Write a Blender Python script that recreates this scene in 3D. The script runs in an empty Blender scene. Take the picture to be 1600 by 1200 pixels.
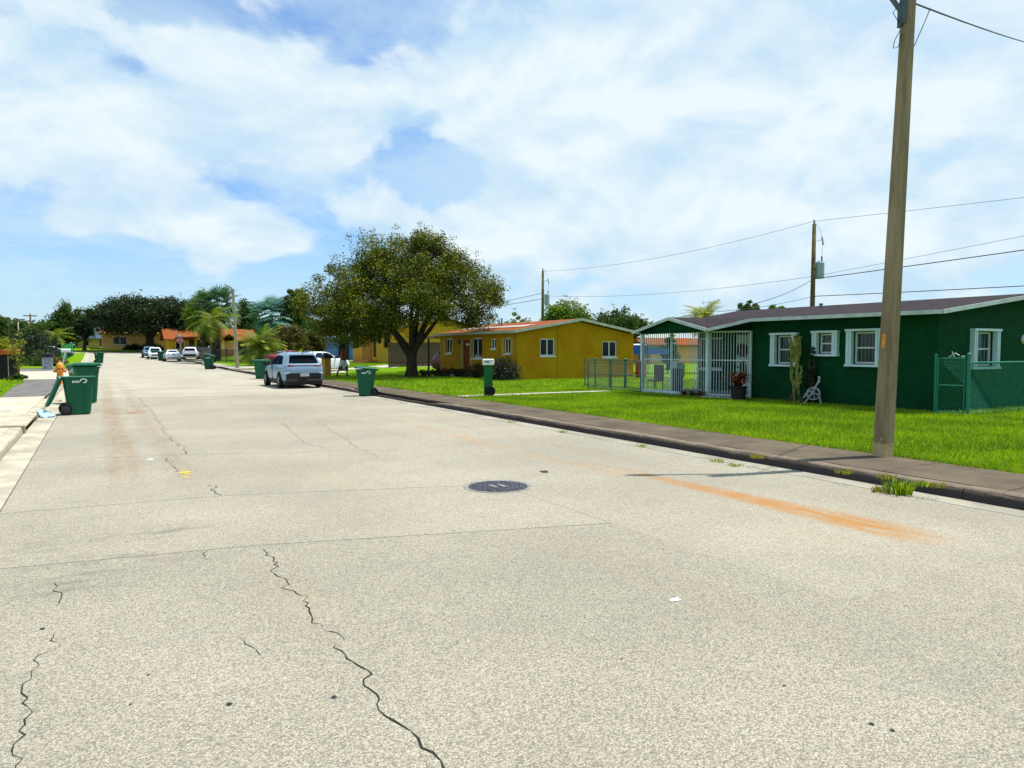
import bpy, bmesh, math, random
import numpy as np
from mathutils import Vector, Matrix
from mathutils.bvhtree import BVHTree
random.seed(7); RNG = np.random.default_rng(7)
SC = bpy.context.scene; COL = SC.collection
R_ = math.radians

# ------------------------------------------------------------------ camera
FPX, EYE = 1120.0, 1.75                       # focal length in photo pixels, eye height in metres
PITCH = math.atan(54 / FPX); YAW = math.atan(649 / FPX * math.cos(PITCH))
cam = bpy.data.cameras.new('camera'); cam.sensor_width = 36; cam.lens = 36 * FPX / 1600
cam.clip_start = .05; cam.clip_end = 3000
camo = bpy.data.objects.new('camera', cam); COL.objects.link(camo)
camo.location = (0, 0, EYE); camo.rotation_euler = (math.pi / 2 - PITCH, 0, -YAW)
SC.camera = camo

# ------------------------------------------------------------------ world and sun
SUN_EL, SUN_AZ = R_(69), (1.0, -.20)          # sun stands to the right, a little behind
w = bpy.data.worlds.new('World'); SC.world = w; w.use_nodes = True
nt = w.node_tree; nt.nodes.clear()
def wn(t, **k):
    n = nt.nodes.new(t)
    for a, b in k.items(): setattr(n, a, b)
    return n
def wl(a, b): nt.links.new(a, b)
def wmath(op, a, b=None, c=None, clamp=False):
    n = wn('ShaderNodeMath', operation=op, use_clamp=clamp)
    for i, s in enumerate((a, b, c)):
        if s is None: continue
        if isinstance(s, (int, float)): n.inputs[i].default_value = s
        else: wl(s, n.inputs[i])
    return n.outputs[0]
out = wn('ShaderNodeOutputWorld'); bg = wn('ShaderNodeBackground'); bg.inputs[1].default_value = .10
wl(bg.outputs[0], out.inputs[0])
sky = wn('ShaderNodeTexSky', sky_type='NISHITA', sun_disc=False)
sky.sun_elevation = SUN_EL; sky.sun_rotation = math.atan2(SUN_AZ[0], SUN_AZ[1]); sky.air_density = 1.1; sky.dust_density = .5; sky.ozone_density = 2.0
tc = wn('ShaderNodeTexCoord')
sep = wn('ShaderNodeSeparateXYZ'); wl(tc.outputs['Generated'], sep.inputs[0])
zc = wmath('MAXIMUM', sep.outputs[2], 0.0)
def comb(x, y, z):
    n = wn('ShaderNodeCombineXYZ')
    for i, s in enumerate((x, y, z)):
        if isinstance(s, (int, float)): n.inputs[i].default_value = s
        else: wl(s, n.inputs[i])
    return n.outputs[0]
def wnoise(vec, scale, detail, rough, dist=0.0):
    n = wn('ShaderNodeTexNoise'); n.inputs['Scale'].default_value = scale; n.inputs['Detail'].default_value = detail
    n.inputs['Roughness'].default_value = rough; n.inputs['Distortion'].default_value = dist
    wl(vec, n.inputs['Vector']); return n.outputs[0]
def sstep(v, lo, hi):
    n = wn('ShaderNodeMapRange', interpolation_type='SMOOTHSTEP'); wl(v, n.inputs[0])
    n.inputs[1].default_value = lo; n.inputs[2].default_value = hi; n.inputs[3].default_value = 0; n.inputs[4].default_value = 1
    return n.outputs[0]
# high veil: noise on a flat layer overhead, so it gets finer and flatter towards the horizon
zz = wmath('ADD', zc, .13)
plane = comb(wmath('DIVIDE', sep.outputs[0], zz), wmath('DIVIDE', sep.outputs[1], zz), 3.1)
veil_n = wnoise(plane, .9, 10, .63, .5)
fine_n = wnoise(plane, 3.2, 8, .6, .3)
# cumulus: puffy noise in direction space, squashed vertically; sampled twice, the second time a little higher, for the sunlit tops
def cum_noise(dz):
    dv = comb(sep.outputs[0], sep.outputs[1], wmath('MULTIPLY', wmath('ADD', sep.outputs[2], dz), 1.7))
    return wmath('ADD', wmath('MULTIPLY', wnoise(dv, 5.6, 11, .54, .25), .70), wmath('MULTIPLY', wnoise(dv, 2.3, 2, .5), .36))
base_c, up_c = cum_noise(0.0), cum_noise(.028)
relief = wmath('SUBTRACT', base_c, up_c)
bias = None
def pixdir(u, v):
    r = Vector((math.sin(YAW) * math.cos(PITCH), math.cos(YAW) * math.cos(PITCH), -math.sin(PITCH)))
    rt = Vector((math.cos(YAW), -math.sin(YAW), 0)); up = rt.cross(r)
    return (r + rt * ((u - 800) / FPX) - up * ((v - 600) / FPX))
# cloud masses and blue gaps of this particular sky
sc3 = wn('ShaderNodeVectorMath', operation='MULTIPLY'); wl(tc.outputs['Generated'], sc3.inputs[0]); sc3.inputs[1].default_value = (1, 1, 1.7)
for (u, v, rad, amt) in [(60, 170, .15, .22), (190, 200, .12, .18), (400, 150, .19, .24), (560, 190, .10, .10), (860, 150, .24, .20), (1250, 180, .50, .25), (180, 330, .085, .22), (285, 325, .075, .20), (350, 380, .11, .20), (455, 375, .07, .12), (100, 350, .05, .12), (765, 350, .09, .14), (860, 385, .08, .12), (1170, 410, .10, .10), (620, 330, .25, .06),
                         (330, 45, .10, -.17), (500, 65, .10, -.17), (640, 245, .14, -.22), (300, 185, .07, -.20), (230, 115, .05, -.14), (470, 430, .14, -.16), (60, 400, .18, -.04), (230, 440, .14, -.08), (1520, 40, .12, -.08), (1560, 260, .1, -.07)]:
    d = pixdir(u, v).normalized()
    dn = wn('ShaderNodeVectorMath', operation='DISTANCE'); wl(sc3.outputs[0], dn.inputs[0]); dn.inputs[1].default_value = (d.x, d.y, d.z * 1.7)
    n = wn('ShaderNodeMapRange', interpolation_type='SMOOTHERSTEP'); wl(dn.outputs['Value'], n.inputs[0])
    n.inputs[1].default_value = 0; n.inputs[2].default_value = rad * 1.3; n.inputs[3].default_value = amt; n.inputs[4].default_value = 0
    bias = n.outputs[0] if bias is None else wmath('ADD', bias, n.outputs[0])
cov = wmath('ADD', base_c, bias)
cum = sstep(cov, .508, .592)
veil = wmath('MULTIPLY', sstep(wmath('ADD', wmath('ADD', wmath('MULTIPLY', veil_n, .75), wmath('MULTIPLY', fine_n, .25)), wmath('MULTIPLY', bias, .45)), .33, .60), .74)
lum = wmath('ADD', wmath('MULTIPLY', relief, 4.6), wmath('ADD', .40, wmath('MULTIPLY', sstep(cov, .56, .86), .34)), clamp=True)
haze = sstep(sep.outputs[2], .26, .0)                               # whitening towards the horizon, all round
veil = wmath('MAXIMUM', veil, wmath('MULTIPLY', haze, .62))
tint = wn('ShaderNodeMix', data_type='RGBA', blend_type='MULTIPLY'); tint.inputs[0].default_value = 1
wl(sky.outputs[0], tint.inputs[6]); tint.inputs[7].default_value = (.70, 1.02, 1.40, 1)
mixv = wn('ShaderNodeMix', data_type='RGBA'); wl(veil, mixv.inputs[0])
wl(tint.outputs[2], mixv.inputs[6]); mixv.inputs[7].default_value = (4.9, 6.5, 7.5, 1)
cs = wn('ShaderNodeMix', data_type='RGBA'); wl(lum, cs.inputs[0]); cs.inputs[6].default_value = (4.5, 6.15, 7.5, 1); cs.inputs[7].default_value = (7.1, 7.75, 7.9, 1)
mixc = wn('ShaderNodeMix', data_type='RGBA'); wl(wmath('MULTIPLY', cum, .88), mixc.inputs[0]); wl(mixv.outputs[2], mixc.inputs[6]); wl(cs.outputs[2], mixc.inputs[7])
wl(mixc.outputs[2], bg.inputs[0])

sun = bpy.data.lights.new('sun', 'SUN'); sun.energy = 5.0; sun.angle = R_(.6); sun.color = (1, .955, .87)
suno = bpy.data.objects.new('sun', sun); COL.objects.link(suno)
az = Vector((SUN_AZ[0], SUN_AZ[1], 0)).normalized()
sdir = az * math.cos(SUN_EL) + Vector((0, 0, math.sin(SUN_EL)))
suno.rotation_euler = sdir.to_track_quat('Z', 'Y').to_euler(); suno.location = (0, 0, 60)
SC.view_settings.view_transform = 'Standard'; SC.view_settings.look = 'None'
SC.view_settings.exposure = .35; SC.view_settings.gamma = 1; SC.view_settings.use_curve_mapping = False
SC.render.engine = 'CYCLES'; SC.cycles.max_bounces = 6; SC.cycles.transparent_max_bounces = 8

# ------------------------------------------------------------------ photo pixel -> place
_F = Vector((math.sin(YAW) * math.cos(PITCH), math.cos(YAW) * math.cos(PITCH), -math.sin(PITCH)))
_R = Vector((math.cos(YAW), -math.sin(YAW), 0)); _U = _R.cross(_F); CAM = Vector((0, 0, EYE))
def ray(u, v): return _F + _R * ((u - 800) / FPX) - _U * ((v - 600) / FPX)
def zg(Y): return .00018 * max(0, min(Y, 165) - 60) ** 2      # the street climbs a little towards its end
def sm(a, b, x):
    t = min(1, max(0, (x - a) / (b - a))); return t * t * (3 - 2 * t)
def gz(X, Y): return zg(Y) + .14 + .42 * sm(14, 21, X) * sm(46, 56, Y) # the lawns on the right
def G(u, v, o=0.0):
    r = ray(u, v); z = o
    for i in range(50):
        t = (z - EYE) / r.z; z = .5 * z + .5 * (o + zg(r.y * t))
    return CAM + r * t
def AX(u, v, X): r = ray(u, v); return CAM + r * (X / r.x)
def AY(u, v, Y): r = ray(u, v); return CAM + r * (Y / r.y)
def KX(Y): return 8.62 + .0140 * Y                             # face of the right-hand kerb

# ------------------------------------------------------------------ materials
MATS = {}
class NB:
    def __init__(s, name):
        s.m = bpy.data.materials.new(name); s.m.use_nodes = True; s.t = s.m.node_tree; s.n = s.t.nodes
        s.p = s.n['Principled BSDF']; s.o = s.n['Material Output']
    def node(s, t, **k):
        n = s.n.new(t)
        for a, b in k.items(): setattr(n, a, b)
        return n
    def link(s, a, b): s.t.links.new(a, b)
    def put(s, sock, v):
        if hasattr(v, 'is_linked') or hasattr(v, 'links'): s.link(v, sock)
        else: sock.default_value = v
    def pos(s, world=False):
        if world: return s.node('ShaderNodeNewGeometry').outputs['Position']
        return s.node('ShaderNodeTexCoord').outputs['Object']
    def mapping(s, v, scale=(1, 1, 1), rot=(0, 0, 0), loc=(0, 0, 0)):
        n = s.node('ShaderNodeMapping'); s.link(v, n.inputs[0]); n.inputs[1].default_value = loc; n.inputs[2].default_value = rot; n.inputs[3].default_value = scale
        return n.outputs[0]
    def noise(s, v, scale, detail=4, rough=.55, dist=0):
        n = s.node('ShaderNodeTexNoise'); s.link(v, n.inputs['Vector']); n.inputs['Scale'].default_value = scale
        n.inputs['Detail'].default_value = detail; n.inputs['Roughness'].default_value = rough; n.inputs['Distortion'].default_value = dist
        return n.outputs[0]
    def voro(s, v, scale, out='Color'):
        n = s.node('ShaderNodeTexVoronoi'); s.link(v, n.inputs['Vector']); n.inputs['Scale'].default_value = scale
        return n.outputs[out]
    def rng(s, v, a, b, c=0, d=1, smooth=True):
        n = s.node('ShaderNodeMapRange', interpolation_type='SMOOTHSTEP' if smooth else 'LINEAR'); s.link(v, n.inputs[0])
        for i, q in enumerate((a, b, c, d)): n.inputs[i + 1].default_value = q
        return n.outputs[0]
    def math(s, op, a, b=0.0, clamp=False):
        n = s.node('ShaderNodeMath', operation=op, use_clamp=clamp); s.put(n.inputs[0], a); s.put(n.inputs[1], b); return n.outputs[0]
    def mix(s, f, a, b, bt='MIX'):
        n = s.node('ShaderNodeMix', data_type='RGBA', blend_type=bt); s.put(n.inputs[0], f)
        for i, q in ((6, a), (7, b)):
            if isinstance(q, (tuple, list)): n.inputs[i].default_value = (*q[:3], 1)
            else: s.link(q, n.inputs[i])
        return n.outputs[2]
    def bump(s, h, strength=.3, dist=.01):
        n = s.node('ShaderNodeBump'); s.link(h, n.inputs['Height']); n.inputs['Strength'].default_value = strength; n.inputs['Distance'].default_value = dist
        s.link(n.outputs[0], s.p.inputs['Normal']); return n
    def fin(s, col, rough=.8, spec=.3, metal=0):
        if isinstance(col, (tuple, list)): s.p.inputs['Base Color'].default_value = (*col[:3], 1)
        else: s.link(col, s.p.inputs['Base Color'])
        s.p.inputs['Roughness'].default_value = rough; s.p.inputs['Specular IOR Level'].default_value = spec; s.p.inputs['Metallic'].default_value = metal
        return s.m
def mul(c, k): return tuple(x * k for x in c)
def M(name, col, rough=.75, spec=.3, metal=0, var=.14, vs=6, bump=0, bs=40, dirt=None, world=False):
    """plain painted / plastic / mineral surface with mottling, fine relief and optional dirt blotches"""
    if name in MATS: return MATS[name]
    b = NB(name); v = b.pos(world)
    c = b.mix(b.rng(b.noise(v, vs, 5, .6), .3, .7), mul(col, 1 - var), mul(col, 1 + var))
    if dirt:
        c = b.mix(b.math('MULTIPLY', b.rng(b.noise(v, dirt[1], 6, .65, .4), .5, .72), dirt[2]), c, dirt[0])
    if bump: b.bump(b.noise(v, bs, 4, .6), bump, .01)
    MATS[name] = b.fin(c, rough, spec, metal); return MATS[name]
def leafmat(name, dark, light, tip=None, trans=.35, tipamt=.15):
    if name in MATS: return MATS[name]
    b = NB(name); r = b.node('ShaderNodeNewGeometry').outputs['Random Per Island']
    cr = b.node('ShaderNodeValToRGB'); b.link(r, cr.inputs[0]); e = cr.color_ramp.elements
    e[0].color = (*dark, 1); e[1].color = (*light, 1); e[1].position = 1 - (tipamt if tip else 0)
    if tip: x = e.new(min(.999, 1 - tipamt * .5)); x.color = (*tip, 1)
    c = b.mix(b.rng(b.noise(b.pos(), .9, 3), .35, .65), cr.outputs[0], mul(light, 1.0), 'MIX') if False else cr.outputs[0]
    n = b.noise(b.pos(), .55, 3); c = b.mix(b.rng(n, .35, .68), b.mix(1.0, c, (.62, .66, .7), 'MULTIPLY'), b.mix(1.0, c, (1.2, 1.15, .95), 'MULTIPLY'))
    d = b.fin(c, .5, .3); t = b.node('ShaderNodeBsdfTranslucent'); b.link(c, t.inputs[0])
    ms = b.node('ShaderNodeMixShader'); ms.inputs[0].default_value = trans
    b.link(b.p.outputs[0], ms.inputs[1]); b.link(t.outputs[0], ms.inputs[2]); b.link(ms.outputs[0], b.o.inputs[0])
    MATS[name] = d; return d

# ------------------------------------------------------------------ mesh helpers
class MB:
    def __init__(s): s.v = []; s.f = []
    def add(s, vs, fs):
        o = len(s.v); s.v += [tuple(q) for q in vs]; s.f += [tuple(i + o for i in f) for f in fs]; return s
    def box(s, x0, x1, y0, y1, z0, z1):
        return s.add([(x, y, z) for x in (x0, x1) for y in (y0, y1) for z in (z0, z1)],
                     [(0, 1, 3, 2), (4, 6, 7, 5), (0, 4, 5, 1), (2, 3, 7, 6), (0, 2, 6, 4), (1, 5, 7, 3)])
    def cbox(s, c, sx, sy, sz, rz=0):
        o = len(s.v); s.box(-sx / 2, sx / 2, -sy / 2, sy / 2, -sz / 2, sz / 2); ca, sa = math.cos(rz), math.sin(rz)
        s.v[o:] = [(c[0] + x * ca - y * sa, c[1] + x * sa + y * ca, c[2] + z) for x, y, z in s.v[o:]]; return s
    def beam(s, a, b, w, h=None):
        """square bar from a to b"""
        a, b = Vector(a), Vector(b); d = (b - a).normalized(); h = h or w
        x = d.cross(Vector((0, 0, 1))); x = Vector((1, 0, 0)) if x.length < 1e-4 else x.normalized(); y = x.cross(d)
        vs = [p + x * (i * w / 2) + y * (j * h / 2) for p in (a, b) for i, j in ((-1, -1), (1, -1), (1, 1), (-1, 1))]
        return s.add(vs, [(3, 2, 1, 0), (4, 5, 6, 7), (0, 1, 5, 4), (1, 2, 6, 5), (2, 3, 7, 6), (3, 0, 4, 7)])
    def tube(s, pts, rad, n=8, cap=True):
        pts = [Vector(p) for p in pts]; k = len(pts); rad = rad if isinstance(rad, (list, tuple)) else [rad] * k
        o = len(s.v); px = None
        for i, p in enumerate(pts):
            d = (pts[min(i + 1, k - 1)] - pts[max(i - 1, 0)]).normalized()
            if px is None: px = d.orthogonal().normalized()
            else:
                px = px - d * px.dot(d); px = px.normalized() if px.length > 1e-5 else d.orthogonal().normalized()
            py = d.cross(px)
            s.v += [tuple(p + (px * math.cos(2 * math.pi * j / n) + py * math.sin(2 * math.pi * j / n)) * rad[i]) for j in range(n)]
        for i in range(k - 1):
            for j in range(n): s.f.append((o + i * n + j, o + i * n + (j + 1) % n, o + (i + 1) * n + (j + 1) % n, o + (i + 1) * n + j))
        if cap: s.f += [tuple(o + j for j in reversed(range(n))), tuple(o + (k - 1) * n + j for j in range(n))]
        return s
    def lathe(s, prof, n=16, axis='z', c=(0, 0, 0)):
        o = len(s.v); k = len(prof)
        for r, h in prof:
            for j in range(n):
                a = 2 * math.pi * j / n; x, y = r * math.cos(a), r * math.sin(a)
                q = (x, y, h) if axis == 'z' else ((h, x, y) if axis == 'x' else (y, h, x))
                s.v.append((q[0] + c[0], q[1] + c[1], q[2] + c[2]))
        for i in range(k - 1):
            for j in range(n): s.f.append((o + i * n + j, o + i * n + (j + 1) % n, o + (i + 1) * n + (j + 1) % n, o + (i + 1) * n + j))
        s.f += [tuple(o + j for j in reversed(range(n))), tuple(o + (k - 1) * n + j for j in range(n))]
        return s
    def prism(s, poly, vec):
        k = len(poly); vec = Vector(vec); a = [Vector(p) for p in poly]
        return s.add(a + [p + vec for p in a], [tuple(reversed(range(k))), tuple(range(k, 2 * k))] + [(i, (i + 1) % k, (i + 1) % k + k, i + k) for i in range(k)])
    def loft(s, rings, cap=True):
        n = len(rings[0]); o = len(s.v)
        for r in rings: s.v += [tuple(p) for p in r]
        for i in range(len(rings) - 1):
            for j in range(n): s.f.append((o + i * n + j, o + i * n + (j + 1) % n, o + (i + 1) * n + (j + 1) % n, o + (i + 1) * n + j))
        if cap: s.f += [tuple(o + j for j in reversed(range(n))), tuple(o + (len(rings) - 1) * n + j for j in range(n))]
        return s
    def data(s, name, off=(0, 0, 0)):
        me = bpy.data.meshes.new(name); me.from_pydata([(x - off[0], y - off[1], z - off[2]) for x, y, z in s.v], [], s.f)
        bm = bmesh.new(); bm.from_mesh(me); bmesh.ops.recalc_face_normals(bm, faces=bm.faces); bm.to_mesh(me); bm.free(); return me
    def build(s, name, mat, parent=None, smooth=False, bevel=0, off=None, kind=None, autosmooth=None):
        if off is None: off = root_loc(parent)
        me = s.data(name, off)
        return put(name, me, mat, parent, smooth, bevel, kind)
def root_loc(p):
    if p is None: return (0, 0, 0)
    while p.parent: p = p.parent
    return tuple(p.location)
def put(name, me, mat, parent=None, smooth=False, bevel=0, kind=None):
    o = bpy.data.objects.new(name, me); COL.objects.link(o); o.parent = parent
    if mat and not me.materials: me.materials.append(mat)
    if smooth: me.polygons.foreach_set('use_smooth', [True] * len(me.polygons))
    if bevel:
        m = o.modifiers.new('bevel', 'BEVEL'); m.width = bevel; m.segments = 2; m.limit_method = 'ANGLE'; m.angle_limit = R_(40)
    if kind: o['kind'] = kind
    return o
def tag(o, label, cat, group=None):
    o['label'] = label; o['category'] = cat
    if group: o['group'] = group
    return o
def thing(name, label, cat, loc=(0, 0, 0), rz=0, group=None):
    o = bpy.data.objects.new(name, None); COL.objects.link(o); o.location = loc; o.rotation_euler = (0, 0, rz); o.empty_display_size = .2
    return tag(o, label, cat, group)
def copy_tree(o, parent=None):
    c = o.copy(); COL.objects.link(c); c.parent = parent
    for ch in list(o.children): copy_tree(ch, c)
    return c
def fastmesh(name, co, nper, mat=None):
    """co: (N*nper,3) array, every nper consecutive vertices make one face"""
    n = len(co) // nper; me = bpy.data.meshes.new(name)
    me.vertices.add(len(co)); me.vertices.foreach_set('co', np.asarray(co, np.float32).ravel())
    me.loops.add(len(co)); me.loops.foreach_set('vertex_index', np.arange(len(co), dtype=np.int32))
    me.polygons.add(n); me.polygons.foreach_set('loop_start', np.arange(0, len(co), nper, dtype=np.int32))
    me.update(calc_edges=True)
    if mat: me.materials.append(mat)
    return me
def unit(n): 
    v = RNG.normal(size=(n, 3)); return v / np.linalg.norm(v, axis=1, keepdims=True)
def text_mesh(txt, size, extrude=.002):
    cu = bpy.data.curves.new('t', 'FONT'); cu.body = txt; cu.size = size; cu.extrude = extrude; cu.align_x = 'CENTER'; cu.align_y = 'CENTER'; cu.resolution_u = 3
    o = bpy.data.objects.new('t', cu); COL.objects.link(o); dg = bpy.context.evaluated_depsgraph_get()
    me = bpy.data.meshes.new_from_object(o.evaluated_get(dg)); bpy.data.objects.remove(o); return me
# ================================================================== SETTING
def road_mat(name, base, coarse):
    b = NB(name); v = b.pos(True)
    big = b.rng(b.noise(v, .35, 5, .6), .3, .72)
    c = b.mix(big, mul(base, .86), mul(base, 1.1))
    oi = b.node('ShaderNodeObjectInfo').outputs['Random']
    c = b.mix(1.0, c, b.mix(oi, (.985, .987, .99), (1.012, 1.01, 1.008)), 'MULTIPLY')
    # exposed aggregate: pale stones in a darker matrix
    vd = b.node('ShaderNodeTexVoronoi'); b.link(v, vd.inputs['Vector']); vd.inputs['Scale'].default_value = 125
    stone = b.rng(vd.outputs['Distance'], .25, .62)
    sepc = b.node('ShaderNodeSeparateColor'); b.link(vd.outputs['Color'], sepc.inputs[0])
    tone = b.mix(b.rng(sepc.outputs[0], .1, .9, smooth=False), (.42, .42, .41), (1.50, 1.49, 1.44))
    c = b.mix(coarse * .9, c, b.mix(1.0, c, tone, 'MULTIPLY'))
    c = b.mix(b.math('MULTIPLY', stone, coarse * .42), c, mul(base, .38))
    c = b.mix(b.math('MULTIPLY', b.rng(b.noise(v, 130, 3, .75), .55, .66), .85 * coarse), c, (.07, .068, .062))
    # warm sandy and grey blotches dragged along the street
    st = b.mapping(v, (1.0, .16, 1))
    c = b.mix(b.math('MULTIPLY', b.rng(b.noise(st, .9, 6, .65, .3), .52, .75), .30), c, (.42, .31, .18))
    c = b.mix(b.math('MULTIPLY', b.rng(b.noise(b.mapping(v, (.45, 1.3, 1), (0, 0, .1)), 1.1, 7, .7, .2), .55, .78), .34), c, (.17, .16, .145))
    sx = b.node('ShaderNodeSeparateXYZ'); b.link(v, sx.inputs[0])
    X, Y = sx.outputs[0], sx.outputs[1]
    def bandx(x0, hw): return b.rng(b.math('ABSOLUTE', b.math('SUBTRACT', X, x0)), hw, hw * .2)
    wob = b.math('MULTIPLY', b.math('SUBTRACT', b.noise(v, .8, 3), .5), .5)
    # brown tyre tracks near the left gutter
    for x0, hw, k in ((.32, .34, .62), (1.02, .30, .36)):
        xx = b.math('ADD', X, wob); m = b.rng(b.math('ABSOLUTE', b.math('SUBTRACT', xx, x0)), hw, hw * .15)
        m = b.math('MULTIPLY', m, b.math('MULTIPLY', b.rng(Y, 9, 13), b.rng(Y, 60, 24)))
        m = b.math('MULTIPLY', m, b.rng(b.noise(b.mapping(v, (2, .5, 1)), 2.4, 6, .7), .3, .62))
        c = b.mix(b.math('MULTIPLY', m, k), c, (.24, .16, .09))
    # orange sand washed along the right lane
    xs = b.math('ADD', b.math('SUBTRACT', X, 6.60), b.math('MULTIPLY', wob, .22))
    fade = b.math('MULTIPLY', b.rng(Y, 3.3, 4.3), b.rng(Y, 9.6, 6.0))
    hw = b.rng(Y, 9.0, 4.2, .10, .44, False)
    m = b.math('SUBTRACT', 1.0, b.math('DIVIDE', b.math('ABSOLUTE', xs), hw), True)
    m = b.math('MULTIPLY', b.math('MULTIPLY', b.rng(m, .0, .8), fade), b.rng(b.noise(b.mapping(v, (3.0, .7, 1)), 3, 7, .7), .22, .58))
    c = b.mix(b.math('MULTIPLY', m, .93), c, (.35, .17, .05))
    xs2 = b.math('SUBTRACT', b.math('ADD', X, wob), 6.25); m2 = b.rng(b.math('ABSOLUTE', xs2), .30, .04)
    m2 = b.math('MULTIPLY', b.math('MULTIPLY', m2, b.math('MULTIPLY', b.rng(Y, 7, 9), b.rng(Y, 30, 12))), b.rng(b.noise(b.mapping(v, (2, .3, 1)), 2, 6, .7), .4, .7))
    c = b.mix(b.math('MULTIPLY', m2, .7), c, (.36, .21, .09))
    for x0, hw_, k, y0_, y1_ in ((5.3, .16, .45, 8, 26), (7.2, .22, .5, 8, 30), (7.75, .10, .5, 10, 40), (2.6, .35, .22, 12, 34), (4.9, .5, .2, 14, 45)):
        mm = b.rng(b.math('ABSOLUTE', b.math('SUBTRACT', b.math('ADD', X, b.math('MULTIPLY', wob, .6)), x0)), hw_, .02); mm = b.math('MULTIPLY', b.math('MULTIPLY', mm, b.math('MULTIPLY', b.rng(Y, y0_, y0_ + 3), b.rng(Y, y1_, y0_ + 5))), b.rng(b.noise(b.mapping(v, (2.5, .18, 1), (0, 0, 0), (x0, 0, 0)), 2, 5, .7), .38, .68))
        c = b.mix(b.math('MULTIPLY', mm, k), c, (.27, .20, .12))
    # brown dribble beside the green cart
    d = b.node('ShaderNodeVectorMath', operation='DISTANCE'); b.link(b.mapping(v, (1, .55, 0)), d.inputs[0]); d.inputs[1].default_value = (.75, 22.6 * .55, 0)
    m3 = b.math('MULTIPLY', b.rng(d.outputs['Value'], .75, .1), b.rng(b.noise(v, 3.2, 6, .7), .4, .62))
    c = b.mix(b.math('MULTIPLY', m3, .75), c, (.22, .11, .045))
    # dull oily smudges on the near left slabs
    for (px, py, r) in ((-.25, 7.6, .5), (.05, 6.7, .55), (.6, 7.6, .45), (-.3, 6.2, .4)):
        d = b.node('ShaderNodeVectorMath', operation='DISTANCE'); b.link(b.mapping(v, (.6, 1, 0)), d.inputs[0]); d.inputs[1].default_value = (px * .6, py, 0)
        mm = b.math('MULTIPLY', b.rng(d.outputs['Value'], r, .05), b.rng(b.noise(b.mapping(v, (.7, 2.2, 1)), 3.5, 6, .7), .42, .66))
        c = b.mix(b.math('MULTIPLY', mm, .6), c, (.14, .13, .10))
    h = b.math('ADD', b.math('MULTIPLY', vd.outputs['Distance'], -1.0), b.math('MULTIPLY', b.noise(v, 30, 4), .8))
    b.bump(h, .25 + .45 * coarse, .006)
    return b.fin(c, .9, .15)
ROADBASE = (.385, .356, .282)
MROAD_C = road_mat('exposed_aggregate', mul(ROADBASE, .955), .86); MROAD = road_mat('worn_pavement', mul(ROADBASE, .985), .78); MROAD_F = road_mat('far_pavement', mul(ROADBASE, .98), .2)
MJOINT = M('joint_filler', (.035, .033, .03), .95, .1)
def ground_green(name, c1, c2, dead):
    b = NB(name); v = b.pos(True)
    c = b.mix(b.rng(b.noise(v, 9, 6, .7), .3, .7), c1, c2)
    c = b.mix(b.math('MULTIPLY', b.rng(b.noise(v, .5, 5, .6), .45, .75), .45), c, dead)
    c = b.mix(b.math('MULTIPLY', b.rng(b.noise(v, 60, 3, .7), .5, .72), .5), c, mul(c1, .4))
    b.bump(b.noise(v, 35, 5, .75), .9, .06); return b.fin(c, .95, .05)
MLAWN = ground_green('lawn_turf', (.085, .19, .003), (.185, .33, .004), (.22, .29, .008))
MSOIL = M('dark_soil', (.05, .042, .03), .95, .1, var=.4, vs=3)

YS = [-8, 0, 6, 12, 18, 24, 30, 38, 46, 54, 60, 66, 72, 78, 84, 90, 96, 102, 108, 114, 120, 126, 132, 138, 142]
def strip(name, xa, xb, ys, zf, mat, nx=1, kind='structure', parent=None):
    mb = MB(); vs = []; fs = []
    for y in ys:
        a, c = (xa(y) if callable(xa) else xa), (xb(y) if callable(xb) else xb)
        for i in range(nx + 1):
            x = a + (c - a) * i / nx; vs.append((x, y, zf(x, y)))
    for j in range(len(ys) - 1):
        for i in range(nx): k = j * (nx + 1) + i; fs.append((k, k + 1, k + nx + 2, k + nx + 1))
    mb.add(vs, fs); return mb.build(name, mat, parent, kind=kind if parent is None else None)
# terrain: one sheet out to the horizon
b = NB('terrain_green'); v = b.pos(True)
MTER = b.fin(b.mix(b.rng(b.noise(v, .08, 6, .6), .3, .7), (.05, .085, .02), (.085, .13, .03)), .95, .1)
tx = [-900, -300, -120, -60, -30, -12, -4, 4, 12, 24, 40, 80, 200, 900]; ty = [-300, -60] + YS + [150, 158, 166, 200, 320, 600, 1500]
mb = MB(); mb.add([(x, y, zg(y) - .10) for y in ty for x in tx], [(j * len(tx) + i, j * len(tx) + i + 1, (j + 1) * len(tx) + i + 1, (j + 1) * len(tx) + i) for j in range(len(ty) - 1) for i in range(len(tx) - 1)])
mb.build('ground', MTER, kind='structure')

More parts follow.
